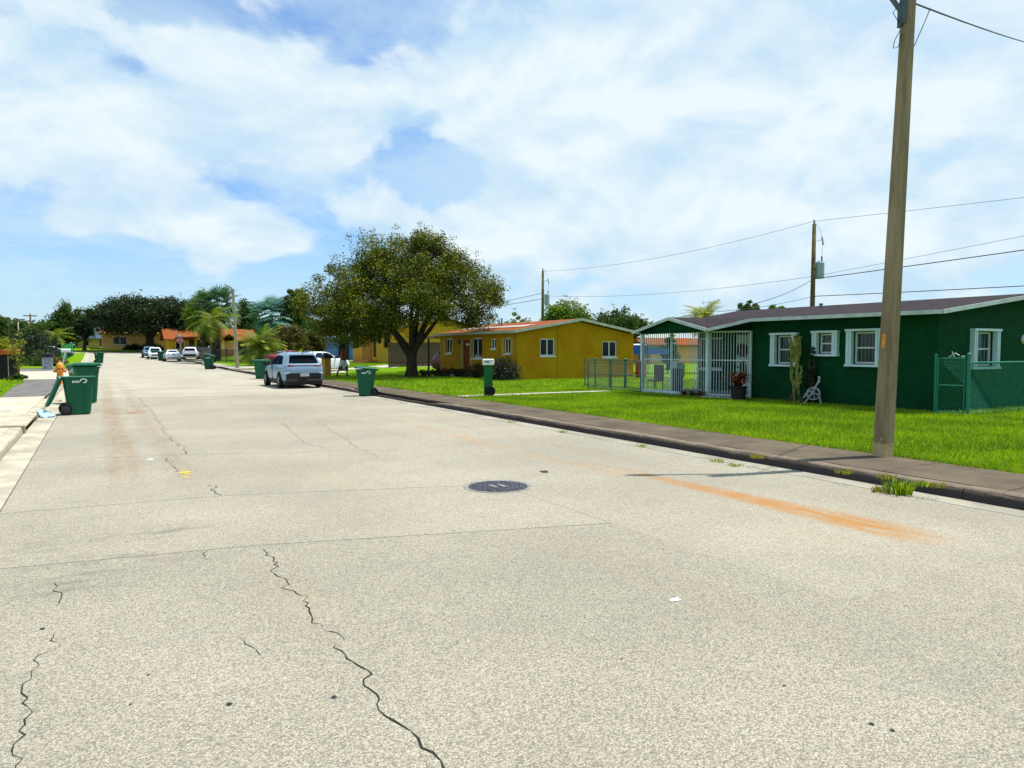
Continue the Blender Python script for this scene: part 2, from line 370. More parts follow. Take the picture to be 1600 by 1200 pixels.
# ---- road: dark bed with slabs laid on it near the camera, one worn sheet further on
GUT = -.94
road = strip('road', -1.35, lambda y: KX(y) + .05, [y for y in YS if y <= 140] + [140.5], lambda x, y: zg(y) - .045, MJOINT)
road['label'] = 'pale worn concrete street running to a junction'
def slab(poly, mat, gap=.004, gaps=None):
    c = Vector((sum(p[0] for p in poly) / len(poly), sum(p[1] for p in poly) / len(poly)))
    q = []
    n = len(poly)
    for i in range(n):                                            # inset each edge by the gap
        p0, p1, p2 = Vector(poly[i - 1]), Vector(poly[i]), Vector(poly[(i + 1) % n])
        d1 = (p1 - p0).normalized(); d2 = (p2 - p1).normalized(); n1 = Vector((-d1.y, d1.x)); n2 = Vector((-d2.y, d2.x))
        g1, g2_ = (gaps[i - 1], gaps[i]) if gaps else (gap, gap); det = n1.x * n2.y - n1.y * n2.x
        if abs(det) < 1e-3: q.append((p1.x + n2.x * g2_, p1.y + n2.y * g2_))
        else: q.append((p1.x + (g1 * n2.y - g2_ * n1.y) / det, p1.y + (n1.x * g2_ - n2.x * g1) / det))
    mb = MB(); mb.prism([(x, y, -.03) for x, y in q], (0, 0, .03)); return mb.build('slab', mat, road)
g2 = lambda u, v: tuple(G(u, v))[:2]
def yj(pts, x):                                                  # joint polyline -> Y at X
    for (x0, y0), (x1, y1) in zip(pts, pts[1:]):
        if x <= x1 or (x1, y1) == pts[-1]: return y0 + (y1 - y0) * (x - x0) / (x1 - x0)
J1 = [(-.94, 6.97), (1.19, 6.63), (4.46, 5.69)]; J2 = [(-.94, 9.28), (1.28, 9.10), (4.40, 8.10)]; J3 = [(-.94, 13.55), (1.24, 13.02), (4.42, 11.75)]
def shifted(dy): return [(-.94, 13.55 + dy), (1.24, 13.1 + dy * .99), (4.42, 12.0 + dy * .98)]
joints = [[(-.94, -8), (1.2, -8), (4.46, -8)], [(-.94, 1.5), (1.2, 1.3), (4.46, .9)], J1, J2, J3] + [shifted(d) for d in (4.6, 9.2)] + [[(-.94, 29.3), (1.24, 29.3), (4.42, 29.3)]]
joints = [j[:-1] + [(4.465 - .0015 * max(0, j[-1][1]), j[-1][1])] for j in joints]
for i, (a, c) in enumerate(zip(joints, joints[1:])):
    slab([a[0], a[1], a[2], c[2], c[1], c[0]], MROAD_C if i < 2 else MROAD, .005, [.006, .006, .006 if i == 2 else .0004, .006, .006, .003])
xr = lambda y: KX(y) - .34
rj = [-8, -1, 3.1, 7.7, 12.2, 16.7, 21.2, 25.7, 29.3]
for y0, y1 in zip(rj, rj[1:]):
    slab([(4.465 - .0015 * max(0, y0), y0), (xr(y0), y0), (xr(y1), y1), (4.465 - .0015 * max(0, y1), y1)], MROAD_C if y1 < 3.2 else MROAD, .0025, [.0008, .001, .0008, .0004])
strip('road_surface', GUT, xr, [29.3] + [y for y in YS if 29.3 < y <= 138] + [140.2], lambda x, y: zg(y), MROAD_F, 2, parent=road)
MGUT = M('gutter_concrete', (.40, .37, .28), .9, .15, var=.18, vs=1.4, bump=.3, bs=60, dirt=((.13, .12, .10), .9, .5), world=True)
MGUTR = M('gutter_right', (.30, .28, .225), .9, .15, var=.2, vs=1.2, bump=.3, bs=60, dirt=((.16, .14, .11), .8, .45), world=True)
def sweep(name, xa, xb, y0, y1, z0, z1, mat, parent, bevel=0):
    mb = MB(); mb.add([(x(y) if callable(x) else x, y, zg(y) + z) for y in (y0, y1) for x in (xa, xb) for z in (z0, z1)],
                      [(0, 1, 3, 2), (4, 6, 7, 5), (0, 4, 5, 1), (2, 3, 7, 6), (0, 2, 6, 4), (1, 5, 7, 3)])
    return mb.build(name, mat, parent, bevel=bevel)
gl = strip('gutter', -1.36, GUT, [-8, 140], lambda x, y: -.05, MJOINT); gl.data.vertices.foreach_set  # bed under the left gutter
ys = [-8] + [y for y in (2.0, 5.3, 8.6, 11.9, 15.2, 18.4, 21.6, 24.9, 28.2, 31.5, 36, 42, 48, 54, 60)]
for y0, y1 in zip(ys, ys[1:]): sweep('gutter_slab', -1.35, GUT - .012, y0 + .006, y1 - .006, -.04, .004, MGUT, gl)
strip('gutter_far', -1.35, GUT - .01, [60] + [y for y in YS if 60 < y <= 140], lambda x, y: zg(y) + .005, MGUT, parent=gl)
gr = strip('gutter_right', lambda y: xr(y), lambda y: KX(y) + .02, [-8, 20, 60], lambda x, y: -.05, MJOINT)
ys = [-8, -3.5, 0, 3.4, 7.42, 11.7, 16.06, 20.4, 24.7, 29, 33.4, 40, 50, 60]
for y0, y1 in zip(ys, ys[1:]): sweep('gutter_slab', lambda y: xr(y) + .006, lambda y: KX(y) + .01, y0 + .003, y1 - .003, -.04, .003, MGUTR, gr)
strip('gutter_far', lambda y: xr(y) + .004, lambda y: KX(y) + .01, [y for y in YS if 60 <= y <= 138], lambda x, y: zg(y) + .004, MGUTR, parent=gr)

# ---- kerbs: cast lengths with a rounded, chipped upper edge
def kerb_mat(name, top, face, streak):
    b = NB(name); v = b.pos(True); n = b.node('ShaderNodeNewGeometry').outputs['Normal']
    c = b.mix(b.rng(b.noise(v, 2.2, 6, .65), .3, .7), mul(top, .75), mul(top, 1.15))
    sx = b.node('ShaderNodeSeparateXYZ'); b.link(v, sx.inputs[0])
    lo = b.math('ADD', sx.outputs[2], b.math('MULTIPLY', b.noise(b.mapping(v, (1, .5, 2)), 6, 5, .7), -.10))
    c = b.mix(b.rng(lo, .075, .02), c, face)
    c = b.mix(b.math('MULTIPLY', b.rng(b.noise(v, 14, 5, .7), .55, .7), .6), c, streak)
    b.bump(b.noise(v, 28, 6, .7), .7, .02); return b.fin(c, .93, .1)
MKR = kerb_mat('weathered_kerb', (.20, .155, .115), (.055, .045, .045), (.06, .05, .045))
MKL = kerb_mat('pale_kerb', (.46, .42, .31), (.34, .31, .24), (.20, .18, .14))
def kerb_piece(parent, xf, w, sgn, y0, y1, mat, h0=.15, h1=.15):
    n = max(2, int((y1 - y0) / .35)); rings = []
    for i in range(n + 1):
        y = y0 + (y1 - y0) * i / n; x = xf(y); h = h0 + (h1 - h0) * i / n + random.uniform(-.006, .006); z = zg(y); e = random.uniform(-.006, .01)
        rings.append([(x + sgn * q[0], y, z + q[1]) for q in ((0, -.05), (.012 + e, .05), (.022 + e, h - .045), (.038, h - .016), (.062, h - .003), (w, h), (w, -.05))])
    mb = MB(); mb.loft(rings); return mb.build('kerb_segment', mat, parent, smooth=False)
kr = thing('kerb', 'stained brown concrete kerb along the right side of the street', 'kerb', (KX(10), 10, 0)); del kr['category']; del kr['label']; kr['kind'] = 'structure'
ys = [-8, -4.1, -1.2, 1.66, 4.54, 7.42, 10.3, 13.18, 16.06, 18.94]
for y0, y1 in zip(ys, ys[1:]): kerb_piece(kr, KX, .20, 1, y0 + .007, y1 - .007, MKR)
kerb_piece(kr, KX, .20, 1, 18.95, 21.2, MKR, .15, .05); kerb_piece(kr, KX, .20, 1, 21.2, 27.6, MKR, .05, .05); kerb_piece(kr, KX, .20, 1, 27.6, 29.4, MKR, .05, .14)
y = 29.4
far = [(29.4, 48, .14), (48, 55, .04), (55, 64.5, .15), (64.5, 71, .04), (71, 84, .15), (84, 88, .04), (88, 104, .15), (104, 110, .04), (110, 128, .15)]
for y0, y1, h in far:
    k = max(1, round((y1 - y0) / 3)); 
    for i in range(k): kerb_piece(kr, KX, .20, 1, y0 + (y1 - y0) * i / k + .01, y0 + (y1 - y0) * (i + 1) / k - .01, MKR, h, h)
kl = thing('kerb_left', 'x', 'kerb', (-1.4, 10, 0)); del kl['category']; del kl['label']; kl['kind'] = 'structure'
LK = lambda y: -1.35
ys = [-8, -4, -.5, 2.5, 5.6, 8.7, 11.8, 14.9, 17.85]
for y0, y1 in zip(ys, ys[1:]): kerb_piece(kl, LK, .22, -1, y0 + .008, y1 - .008, MKL, .15, .15)
ys = [21.0, 24.2, 27.4, 29.6]
for y0, y1 in zip(ys, ys[1:]): kerb_piece(kl, LK, .22, -1, y0 + .008, y1 - .008, MKL, .15 if y0 < 27 else .12, .15 if y1 < 29 else .05)
for i in range(5): kerb_piece(kl, LK, .22, -1, 29.6 + i * 3.4 + .01, 33.0 + i * 3.4 - .01, MKL, .05, .05)
for i in range(28): kerb_piece(kl, LK, .22, -1, 46.6 + i * 3.3 + .01, 49.9 + i * 3.3 - .01, MKL, .13, .13)
# storm inlet in the left kerb: thick hood slab with a dark throat under it, sunken rust-stained gutter
inlet = thing('storm_inlet', 'concrete storm drain inlet with dark slot in the left kerb', 'storm drain', (-1.45, 19.4, 0))
MB().box(-2.0, -1.30, 17.86, 20.99, .13, .20).build('hood_slab', MKL, inlet, bevel=.03)
MB().box(-1.98, -1.88, 17.9, 20.95, -.28, .128).build('throat_wall', MSOIL, inlet)
[MB().box(-1.86, -1.32, q, q + .11, -.25, .128).build('side_wall', MKL, inlet) for q in (17.87, 20.86)]
MRUST = M('rusty_gutter', (.17, .065, .04), .9, .15, var=.35, vs=5, dirt=((.05, .03, .03), 4, .7))
MB().add([(-1.86, 18.0, -.16), (-1.33, 18.0, -.02), (-1.33, 20.84, -.02), (-1.86, 20.84, -.16)], [(0, 1, 2, 3)]).build('throat_floor', MRUST, inlet)
MB().tube([(-1.31, 20.9, .06), (-1.28, 21.05, .13), (-1.33, 21.2, .175), (-1.42, 21.3, .17)], .018, 8).build('edge_bar', M('old_steel', (.10, .085, .06), .6, .4), inlet, smooth=True)

# ---- right sidewalk slabs, left pavement
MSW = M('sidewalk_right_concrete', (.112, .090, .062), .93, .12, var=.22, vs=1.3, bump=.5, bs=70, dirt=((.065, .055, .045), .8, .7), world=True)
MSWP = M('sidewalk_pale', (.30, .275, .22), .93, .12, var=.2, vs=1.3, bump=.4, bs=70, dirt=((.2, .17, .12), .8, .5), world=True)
MDRIVE = M('driveway_concrete', (.42, .40, .34), .9, .15, var=.2, vs=1.0, bump=.4, bs=60, dirt=((.2, .18, .14), .7, .5), world=True)
MPALE = M('left_pavement', (.47, .43, .325), .92, .12, var=.14, vs=.9, bump=.35, bs=60, dirt=((.30, .27, .2), .6, .5), world=True)
MASPH = M('driveway_asphalt', (.15, .145, .135), .95, .12, var=.2, vs=1.5, bump=.6, bs=90, dirt=((.10, .095, .09), .7, .5), world=True)
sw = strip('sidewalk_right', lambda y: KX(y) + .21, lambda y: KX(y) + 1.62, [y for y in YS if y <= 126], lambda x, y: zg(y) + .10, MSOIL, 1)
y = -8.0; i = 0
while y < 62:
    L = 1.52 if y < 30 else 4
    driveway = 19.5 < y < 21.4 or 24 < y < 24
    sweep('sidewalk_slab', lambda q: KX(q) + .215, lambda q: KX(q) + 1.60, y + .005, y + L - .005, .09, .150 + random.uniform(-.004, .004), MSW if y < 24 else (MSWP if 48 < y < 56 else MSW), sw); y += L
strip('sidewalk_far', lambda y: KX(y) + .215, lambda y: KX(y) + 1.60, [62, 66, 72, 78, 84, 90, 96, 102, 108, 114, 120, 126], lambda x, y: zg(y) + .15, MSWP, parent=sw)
sl = strip('sidewalk_left', -9.5, -1.56, [-8, 29.6], lambda x, y: .05, MSOIL)
for (x0, x1) in ((-3.6, -1.575), (-6.2, -3.61), (-9.4, -6.21)):
    y = -8.0
    while y < 29:
        L = min(3.1, 29.6 - y); c0 = max(x0, -9.4)
        if x1 > -2 and 17.0 < y + L and y < 21.0:
            sweep('pavement_slab', x0 + .004, -2.01, y + .006, y + L - .006, .06, .150, MPALE, sl)
            if y < 17.86: sweep('pavement_slab', -2.0, x1 - .004, y + .006, 17.85, .06, .150, MPALE, sl)
            if y + L > 21: sweep('pavement_slab', -2.0, x1 - .004, 21.0, y + L - .006, .06, .150, MPALE, sl)
        else: sweep('pavement_slab', x0 + .004, x1 - .004, y + .006, y + L - .006, .06, .150 + random.uniform(-.003, .003), MPALE, sl)
        y += L
strip('driveway_left', -16, -1.56, [29.6, 38, 46.6], lambda x, y: .115, MASPH)
strip('path_left', -16, -1.56, [46.6, 54, 60, 64], lambda x, y: zg(y) + .125, MPALE)
strip('side_street', -30, -1.56, [64, 68, 72], lambda x, y: zg(y) + .118, MASPH)
# cross street at the end
strip('cross_street', -120, 120, [137.5, 141, 146.5], lambda x, y: zg(y) + (.004 if y > 139 else -.03), MROAD_F, 8)

# ---- lawns
lx = lambda y: KX(y) + 1.6
mb = MB(); yy = [y for y in YS if y <= 132] + [136.5]; tt = [0, .02, .04, .06, .08, .1, .13, .2, .4, 1]
vs = [(lx(y) + (110 - lx(y)) * t, y, gz(lx(y) + (110 - lx(y)) * t, y)) for y in yy for t in tt]
mb.add(vs, [(j * len(tt) + i, j * len(tt) + i + 1, (j + 1) * len(tt) + i + 1, (j + 1) * len(tt) + i) for j in range(len(yy) - 1) for i in range(len(tt) - 1)])
mb.build('lawn_right', MLAWN, kind='structure')
strip('lawn_left', -120, -1.56, [72, 78, 84, 90, 96, 102, 108, 114, 120, 126, 132, 136.5], lambda x, y: zg(y) + .14, MLAWN, 4)
strip('lawn_far', -200, 200, [146.5, 152, 158, 166, 200, 260], lambda x, y: zg(y) + .10, MLAWN, 10)
poly = [tuple(G(u, v, .13)) for u, v in ((-160, 630), (0, 621), (14, 610), (22, 603), (38, 597), (36, 592), (18, 588), (-160, 586))]
MB().add(poly, [tuple(range(len(poly)))]).build('lawn_corner', MLAWN, kind='structure')
MB().add([(-120, -8, .11), (-9.45, -8, .11), (-9.45, 29.6, .11), (-120, 29.6, .11)], [(0, 1, 2, 3)]).build('lawn_side', MLAWN, kind='structure')
# driveways and paths crossing the right lawn
def patch(name, pts, z, mat): return MB().add([(x, y, gz(x, y) + z) for x, y in pts], [tuple(range(len(pts)))]).build(name, mat, kind='structure')
patch('path_right', [(lx(22) - .02, 21.75), (17.2, 21.75), (17.2, 22.45), (lx(22) - .02, 22.45)], .012, MDRIVE)
mb = MB()
pv = [(x, y, gz(x, y) + .014) for y in (48.2, 50, 52, 54.5) for x in (lx(50), 14, 16, 18, 20, 22, 24)]
mb.add(pv, [(j * 7 + i, j * 7 + i + 1, j * 7 + i + 8, j * 7 + i + 7) for j in range(3) for i in range(6)]); mb.build('driveway_yellow_house', MDRIVE, kind='structure')
mb = MB()
pv = [(x, y, gz(x, y) + .014) for y in (64.6, 66, 68, 71) for x in (lx(66), 14, 16, 18, 20, 22, 24)]
mb.add(pv, [(j * 7 + i, j * 7 + i + 1, j * 7 + i + 8, j * 7 + i + 7) for j in range(3) for i in range(6)]); mb.build('driveway_palm', MDRIVE, kind='structure')

# ---- grass blades on the near lawn
def grass(name, label, n, region, h, wd, mat, seedz=None):
    X, Y = region(n); n = len(X); Z = np.array([gz(a, c) for a, c in zip(X, Y)]) if seedz is None else np.full(n, seedz)
    a = RNG.uniform(0, 2 * math.pi, n); hh = h * RNG.uniform(.45, 1.15, n); ww = wd * RNG.uniform(.7, 1.4, n)
    lean = RNG.uniform(.1, .9, n) * hh; la = RNG.uniform(0, 2 * math.pi, n)
    p0 = np.stack([X - np.cos(a) * ww / 2, Y - np.sin(a) * ww / 2, Z - .01], 1); p1 = np.stack([X + np.cos(a) * ww / 2, Y + np.sin(a) * ww / 2, Z - .01], 1)
    p2 = np.stack([X + np.cos(la) * lean, Y + np.sin(la) * lean, Z + hh], 1)
    co = np.stack([p0, p1, p2], 1).reshape(-1, 3)
    o = put(name, fastmesh(name, co, 3, mat), mat, kind='stuff'); tag(o, label, 'grass'); return o
MGRASS = leafmat('grass_blade', (.10, .215, .002), (.34, .52, .004), (.55, .55, .03), .42, .12)
def reg_near(n):
    X = RNG.uniform(10.2, 18.6, n); Y = RNG.uniform(2.2, 24, n)
    k = (X > KX(0) + 1.60 + .014 * Y + RNG.normal(0, .03, n)) & ~((Y > 21.72) & (Y < 22.48) & (X < 17.2)); return X[k], Y[k]
def reg_mid(n):
    X = RNG.uniform(10.3, 28, n); Y = RNG.uniform(21, 62, n)
    k = (X > KX(0) + 1.61 + .014 * Y) & ~((Y > 21.72) & (Y < 22.48) & (X < 17.2)) & ~((X > 19.2) & (Y > 32.6) & (Y < 42.6)) & ~((Y > 48.1) & (Y < 54.6)) & ((Y > 24) | (X > 18.6)); return X[k], Y[k]
def reg_edge(n):
    Y = RNG.uniform(2.2, 30, n); X = KX(0) + .014 * Y + 1.60 + RNG.normal(0, .035, n); return X, Y
grass('lawn_grass', 'bright green mown grass in front of the green house', 150000, reg_near, .075, .014, MGRASS)
def reg_side(n):
    X = RNG.uniform(18.6, 27, n); Y = RNG.uniform(2, 10.3, n); return X, Y
grass('lawn_grass', 'bright green grass beside the green house beyond the chain-link fence', 14000, reg_side, .09, .02, MGRASS)
grass('lawn_grass', 'bright green lawn grass around the yellow house and the tree', 90000, reg_mid, .09, .03, MGRASS)
grass('lawn_edge_grass', 'ragged grass edge spilling over the right sidewalk', 9000, reg_edge, .07, .014, MGRASS)
def reg_corner(n):
    X = RNG.uniform(-12, -2, n); Y = RNG.uniform(29, 72, n); k = []
    P = [(p[0], p[1]) for p in poly]
    for x, y in zip(X, Y):
        ins = False
        for (x0, y0), (x1, y1) in zip(P, P[1:] + P[:1]):
            if (y0 > y) != (y1 > y) and x < (x1 - x0) * (y - y0) / (y1 - y0) + x0: ins = not ins
        k.append(ins)
    k = np.array(k); return X[k], Y[k]
grass('lawn_grass', 'patch of grass at the corner of the asphalt driveway on the left', 16000, reg_corner, .13, .03, MGRASS, .13)

# ---- cracks, joint breaks, weeds, litter
MCRACK = M('crack_shadow', (.03, .028, .025), 1, .05)
def crack(pts, w0, w1, seed, parent=road, jit=.03, z=.0035):
    rr = random.Random(seed); P = [Vector(G(u, v)).to_2d() for u, v in pts]; Q = []
    for a, c in zip(P, P[1:]):
        L = (c - a).length; n = max(2, int(L / .05)); d = (c - a).normalized(); nn = Vector((-d.y, d.x)); s = 0
        for i in range(n):
            s = s * .5 + rr.uniform(-1, 1) * jit; Q.append(a + (c - a) * i / n + nn * s + d * rr.uniform(-.01, .01))
    Q.append(P[-1]); k = len(Q); vs = []
    for i, q in enumerate(Q):
        d = (Q[min(i + 1, k - 1)] - Q[max(0, i - 1)]).normalized(); nn = Vector((-d.y, d.x)); ww = (w0 + (w1 - w0) * i / k) * rr.uniform(.15, 1.15) * (.85 if P[0].y < 8 else .55) * (0.2 if i in (0, k - 1) else 1)
        vs += [(q.x + nn.x * ww / 2, q.y + nn.y * ww / 2, z), (q.x - nn.x * ww / 2, q.y - nn.y * ww / 2, z)]
    mb = MB(); mb.add(vs, [(2 * i, 2 * i + 1, 2 * i + 3, 2 * i + 2) for i in range(k - 1)]); return mb.build('crack', MCRACK, parent)
crack([(410, 858), (434, 882), (428, 895), (446, 903), (444, 918), (460, 929), (476, 931), (489, 968), (508, 985), (538, 1000)], .012, .012, 1)
crack([(520, 1006), (540, 1030), (572, 1047), (570, 1062), (592, 1085), (596, 1110), (620, 1136), (648, 1155), (668, 1180), (700, 1215), (760, 1290)], .012, .016, 2)
crack([(90, 910), (92, 930), (88, 948)], .010, .008, 3); crack([(88, 990), (90, 1010), (66, 1024), (45, 1055), (33, 1070), (34, 1100), (38, 1125), (34, 1160), (22, 1190), (14, 1230)], .008, .009, 4)
crack([(366, 993), (398, 1016), (412, 1030)], .007, .006, 5, jit=.012); crack([(320, 860), (325, 875)], .012, .006, 6)
crack([(260, 716), (275, 733), (283, 741), (268, 752)], .02, .015, 7); crack([(332, 757), (347, 774)], .025, .03, 8, jit=.05)
crack([(288, 702), (292, 710)], .03, .03, 9); crack([(216, 622), (240, 646), (262, 680), (290, 702)], .018, .02, 10, jit=.05)
crack([(440, 660), (480, 695), (510, 700)], .015, .015, 11); crack([(500, 660), (560, 700), (590, 715)], .014, .014, 12, jit=.05)
crack([(1040, 690), (1140, 705), (1200, 716)], .01, .01, 13, jit=.02)
MPAINT = M('road_paint_yellow', (.55, .40, .06), .8, .2, var=.3, vs=30)
def blot(name, u, v, r, mat, parent=road, z=.0045, sx=1.0, n=14):
    c = G(u, v); vs = []
    for i in range(n):
        a = 2 * math.pi * i / n; k = r * random.uniform(.55, 1.15); vs.append((c.x + math.cos(a) * k * sx, c.y + math.sin(a) * k, z))
    return MB().add(vs, [tuple(range(n))]).build(name, mat, parent)
for (du, dv, r) in ((0, 0, .10), (3, 3, .06), (-3, -4, .05), (1, 8, .05)): blot('paint_spot', 290 + du, 738 + dv, r, MPAINT)
blot('paint_spot', 1055, 938, .035, M('white_scrap', (.8, .8, .78), .7), sx=1.4); blot('paint_spot', 235, 718, .06, MATS['white_scrap'])
MTAR = M('tar_spot', (.03, .028, .03), .8, .2)
for u, v, r in ((850, 737, .09), (358, 1101, .018), (1362, 1132, .016), (1394, 1142, .012), (522, 1090, .018), (1225, 1072, .008), (66, 983, .02), (972, 1030, .008), (204, 1101, .008), (232, 1055, .008), (1150, 1030, .006)): blot('tar_spot', u, v, r, MTAR)
def tuft(label, x, y, z, n, h, spread, mat, name='weed_tuft', group='weeds along the kerb', cat='weed'):
    a = RNG.uniform(0, 2 * math.pi, n); r = spread * RNG.uniform(0, 1, n) ** .7; X = r * np.cos(a) * .5; Y = r * np.sin(a) * .5
    hh = h * RNG.uniform(.4, 1.1, n); la = a + RNG.normal(0, .5, n); ln = hh * RNG.uniform(.15, 1.0, n); w_ = .006 + .004 * RNG.random(n); ba = RNG.uniform(0, 6.28, n)
    bx, by = np.cos(ba) * w_, np.sin(ba) * w_; Z = np.zeros(n)
    m = np.stack([X + np.cos(la) * ln * .35, Y + np.sin(la) * ln * .35, hh * .6], 1); t = np.stack([X + np.cos(la) * ln, Y + np.sin(la) * ln, hh * .95], 1)
    p0 = np.stack([X - bx, Y - by, Z - .01], 1); p1 = np.stack([X + bx, Y + by, Z - .01], 1); m0 = m - np.stack([bx, by, Z], 1) * .8; m1 = m + np.stack([bx, by, Z], 1) * .8
    co = np.concatenate([np.stack([p0, p1, m1, m0], 1).reshape(-1, 3), np.stack([m0, m1, t, t + 1e-4], 1).reshape(-1, 3)])
    o = put(name, fastmesh(name, co, 4, mat), mat); o.location = (x, y, z); o['kind'] = 'stuff'; return tag(o, label, cat, group)
c = G(1405, 772); tuft('tall green grass clump growing from the kerb foot near the concrete pole', c.x, c.y, .0, 150, .20, .26, MGRASS)
MWY = leafmat('yellow_weed', (.20, .22, .02), (.42, .40, .05), None, .3)
c = G(1376, 769); tuft('small yellowish weed at the kerb foot left of the grass clump', c.x, c.y, 0, 60, .10, .18, MWY)
for u, v, o_, lab in ((1320, 738, .15, 'flat yellow weed patch on the sidewalk edge by the pole'), (1385, 746, .15, 'thin yellow weed on the kerb top above the grass clump'), (1440, 757, .15, 'tiny green weed on the sidewalk right of the grass clump'), (1462, 759, .15, 'tiny yellow weed on the sidewalk, second right of the grass clump'),
                      (1120, 722, 0, 'small weed at the kerb foot left of the first kerb joint'), (1148, 728, 0, 'small weed at the kerb foot close by the first kerb joint'), (1183, 714, .15, 'yellow weed on the kerb top at the kerb joint'), (880, 676, 0, 'weed at the kerb foot beyond the manhole'), (1003, 698, 0, 'low weed strip at the kerb foot behind the sand stain'), (800, 660, 0, 'far low weed at the kerb foot near the mailbox pillar'), (92, 627, .01, 'yellow green weed in the gutter behind the open cart lid')):
    c = G(u, v, o_); tuft(lab, c.x, c.y, c.z - .005, 36, .06, .22, MWY if 'yellow' in lab else MGRASS)
# manhole cover
mc = G(778, 760); man = thing('manhole_cover', 'dark cast iron manhole cover set in the street', 'manhole cover', (mc.x, mc.y, 0))
MIRON = M('cast_iron', (.035, .033, .04), .5, .5, .3, var=.4, vs=20); MIRONW = M('worn_iron', (.30, .27, .24), .45, .6, .4, var=.4, vs=25)
mb = MB(); mb.lathe([(.44, -.02), (.44, .006), (.40, .007), (.385, .002), (.385, -.02)], 40); mb.build('rim', MIRONW, man, off=(0, 0, 0))
MB().lathe([(.38, -.02), (.38, .003)], 40).build('lid', MIRON, man, off=(0, 0, 0))
mb = MB(); kx = 0
for i in range(-5, 6):
    for j in range(-5, 6):
        x, y = i * .066 + (.033 if j % 2 else 0), j * .062
        if math.hypot(x, y) < .35: mb.lathe([(.024, .002), (.019, .011)], 7, c=(x, y, 0))
mb.build('studs', M('stud_iron', (.085, .08, .10), .4, .6, .5, var=.7, vs=14), man, off=(0, 0, 0), kind='stuff')
mb = MB(); mb.box(-.09, -.045, -.1, .1, .003, .0135); mb.box(.03, .07, -.11, .08, .003, .0135); mb.build('raised_bars', MIRONW, man, off=(0, 0, 0))
# ================================================================== HOUSES
def wall(mb, o, du, n, L, z0, z1, holes=(), depth=.12, top=None):
    """wall face from o along du (unit), outward normal n; holes (u0,z0,u1,z1) with reveals; top = list of (u,z) gable points above z1"""
    o, du, n = Vector(o), Vector(du), Vector(n); P = lambda u, z, d=0: tuple(o + du * u - n * d + Vector((0, 0, z - o.z)))
    us = sorted({0, L, *[h[0] for h in holes], *[h[2] for h in holes]}); zs = sorted({z0, z1, *[h[1] for h in holes], *[h[3] for h in holes]})
    for a, b_ in zip(us, us[1:]):
        for c, d in zip(zs, zs[1:]):
            mu, mz = (a + b_) / 2, (c + d) / 2
            if any(h[0] < mu < h[2] and h[1] < mz < h[3] for h in holes): continue
            mb.add([P(a, c), P(b_, c), P(b_, d), P(a, d)], [(0, 1, 2, 3)])
    for h in holes:
        a, c, b_, d = h
        for q in (((a, c), (b_, c)), ((b_, c), (b_, d)), ((b_, d), (a, d)), ((a, d), (a, c))):
            mb.add([P(*q[0]), P(*q[1]), P(*q[1], depth), P(*q[0], depth)], [(0, 1, 2, 3)])
    if top: mb.add([P(0, z1), P(L, z1)] + [P(u, z) for u, z in reversed(top)], [tuple(range(2 + len(top)))])
MGLASS = M('dark_glass', (.006, .008, .010), .08, .22, var=.3, vs=2)
MGLASSG = M('greenish_glass', (.008, .030, .032), .08, .35, var=.3, vs=2)
MWHITE = M('white_frame', (.62, .64, .60), .5, .4, var=.06, vs=5)
MCURT = M('pale_blind', (.30, .34, .34), .8, .2, var=.25, vs=9)
def bar4(mb, P, u0, z0, u1, z1, t, d0, d1):
    for a, c, b_, d in ((u0, z0, u1, z0 + t), (u0, z1 - t, u1, z1), (u0, z0 + t, u0 + t, z1 - t), (u1 - t, z0 + t, u1, z1 - t)): pbox(mb, P, a, c, b_, d, d0, d1)
def pbox(mb, P, a, c, b_, d, d0, d1):
    mb.add([P(u, z, q) for q in (d0, d1) for u, z in ((a, c), (b_, c), (b_, d), (a, d))], [(3, 2, 1, 0), (4, 5, 6, 7), (0, 1, 5, 4), (1, 2, 6, 5), (2, 3, 7, 6), (3, 0, 4, 7)])
def window(parent, o, du, n, h, frame=None, glass=None, style='slide', sill=True, t=.05, depth=.12):
    o, du, n = Vector(o), Vector(du), Vector(n); P = lambda u, z, d=0: tuple(o + du * u - n * d + Vector((0, 0, z - o.z)))
    frame = frame or MWHITE; glass = glass or MGLASS; a, c, b_, d = h; mb = MB()
    bar4(mb, P, a + .002, c + .002, b_ - .002, d - .002, t, .05, depth - .002)
    um, zm = (a + b_) / 2, (c + d) / 2
    if style == 'slide': pbox(mb, P, um - t * .5, c + t, um + t * .5, d - t, .055, depth - .005); halves = [(a + t, c + t, um - t * .5, d - t), (um + t * .5, c + t, b_ - t, d - t)]
    elif style == 'hung': pbox(mb, P, a + t, zm - t * .45, b_ - t, zm + t * .45, .055, depth - .005); halves = [(a + t, c + t, b_ - t, zm - t * .45), (a + t, zm + t * .45, b_ - t, d - t)]
    else: halves = [(a + t, c + t, b_ - t, d - t)]
    w_ = mb.build('window', frame, parent)
    for q in halves:
        m = MB(); pbox(m, P, q[0] - .003, q[1] - .003, q[2] + .003, q[3] + .003, .085, .10); m.build('pane', glass, w_)
    if sill: m = MB(); pbox(m, P, a - .05, c - .07, b_ + .05, c - .001, -.06, .04); m.build('sill', frame, w_)
    return w_
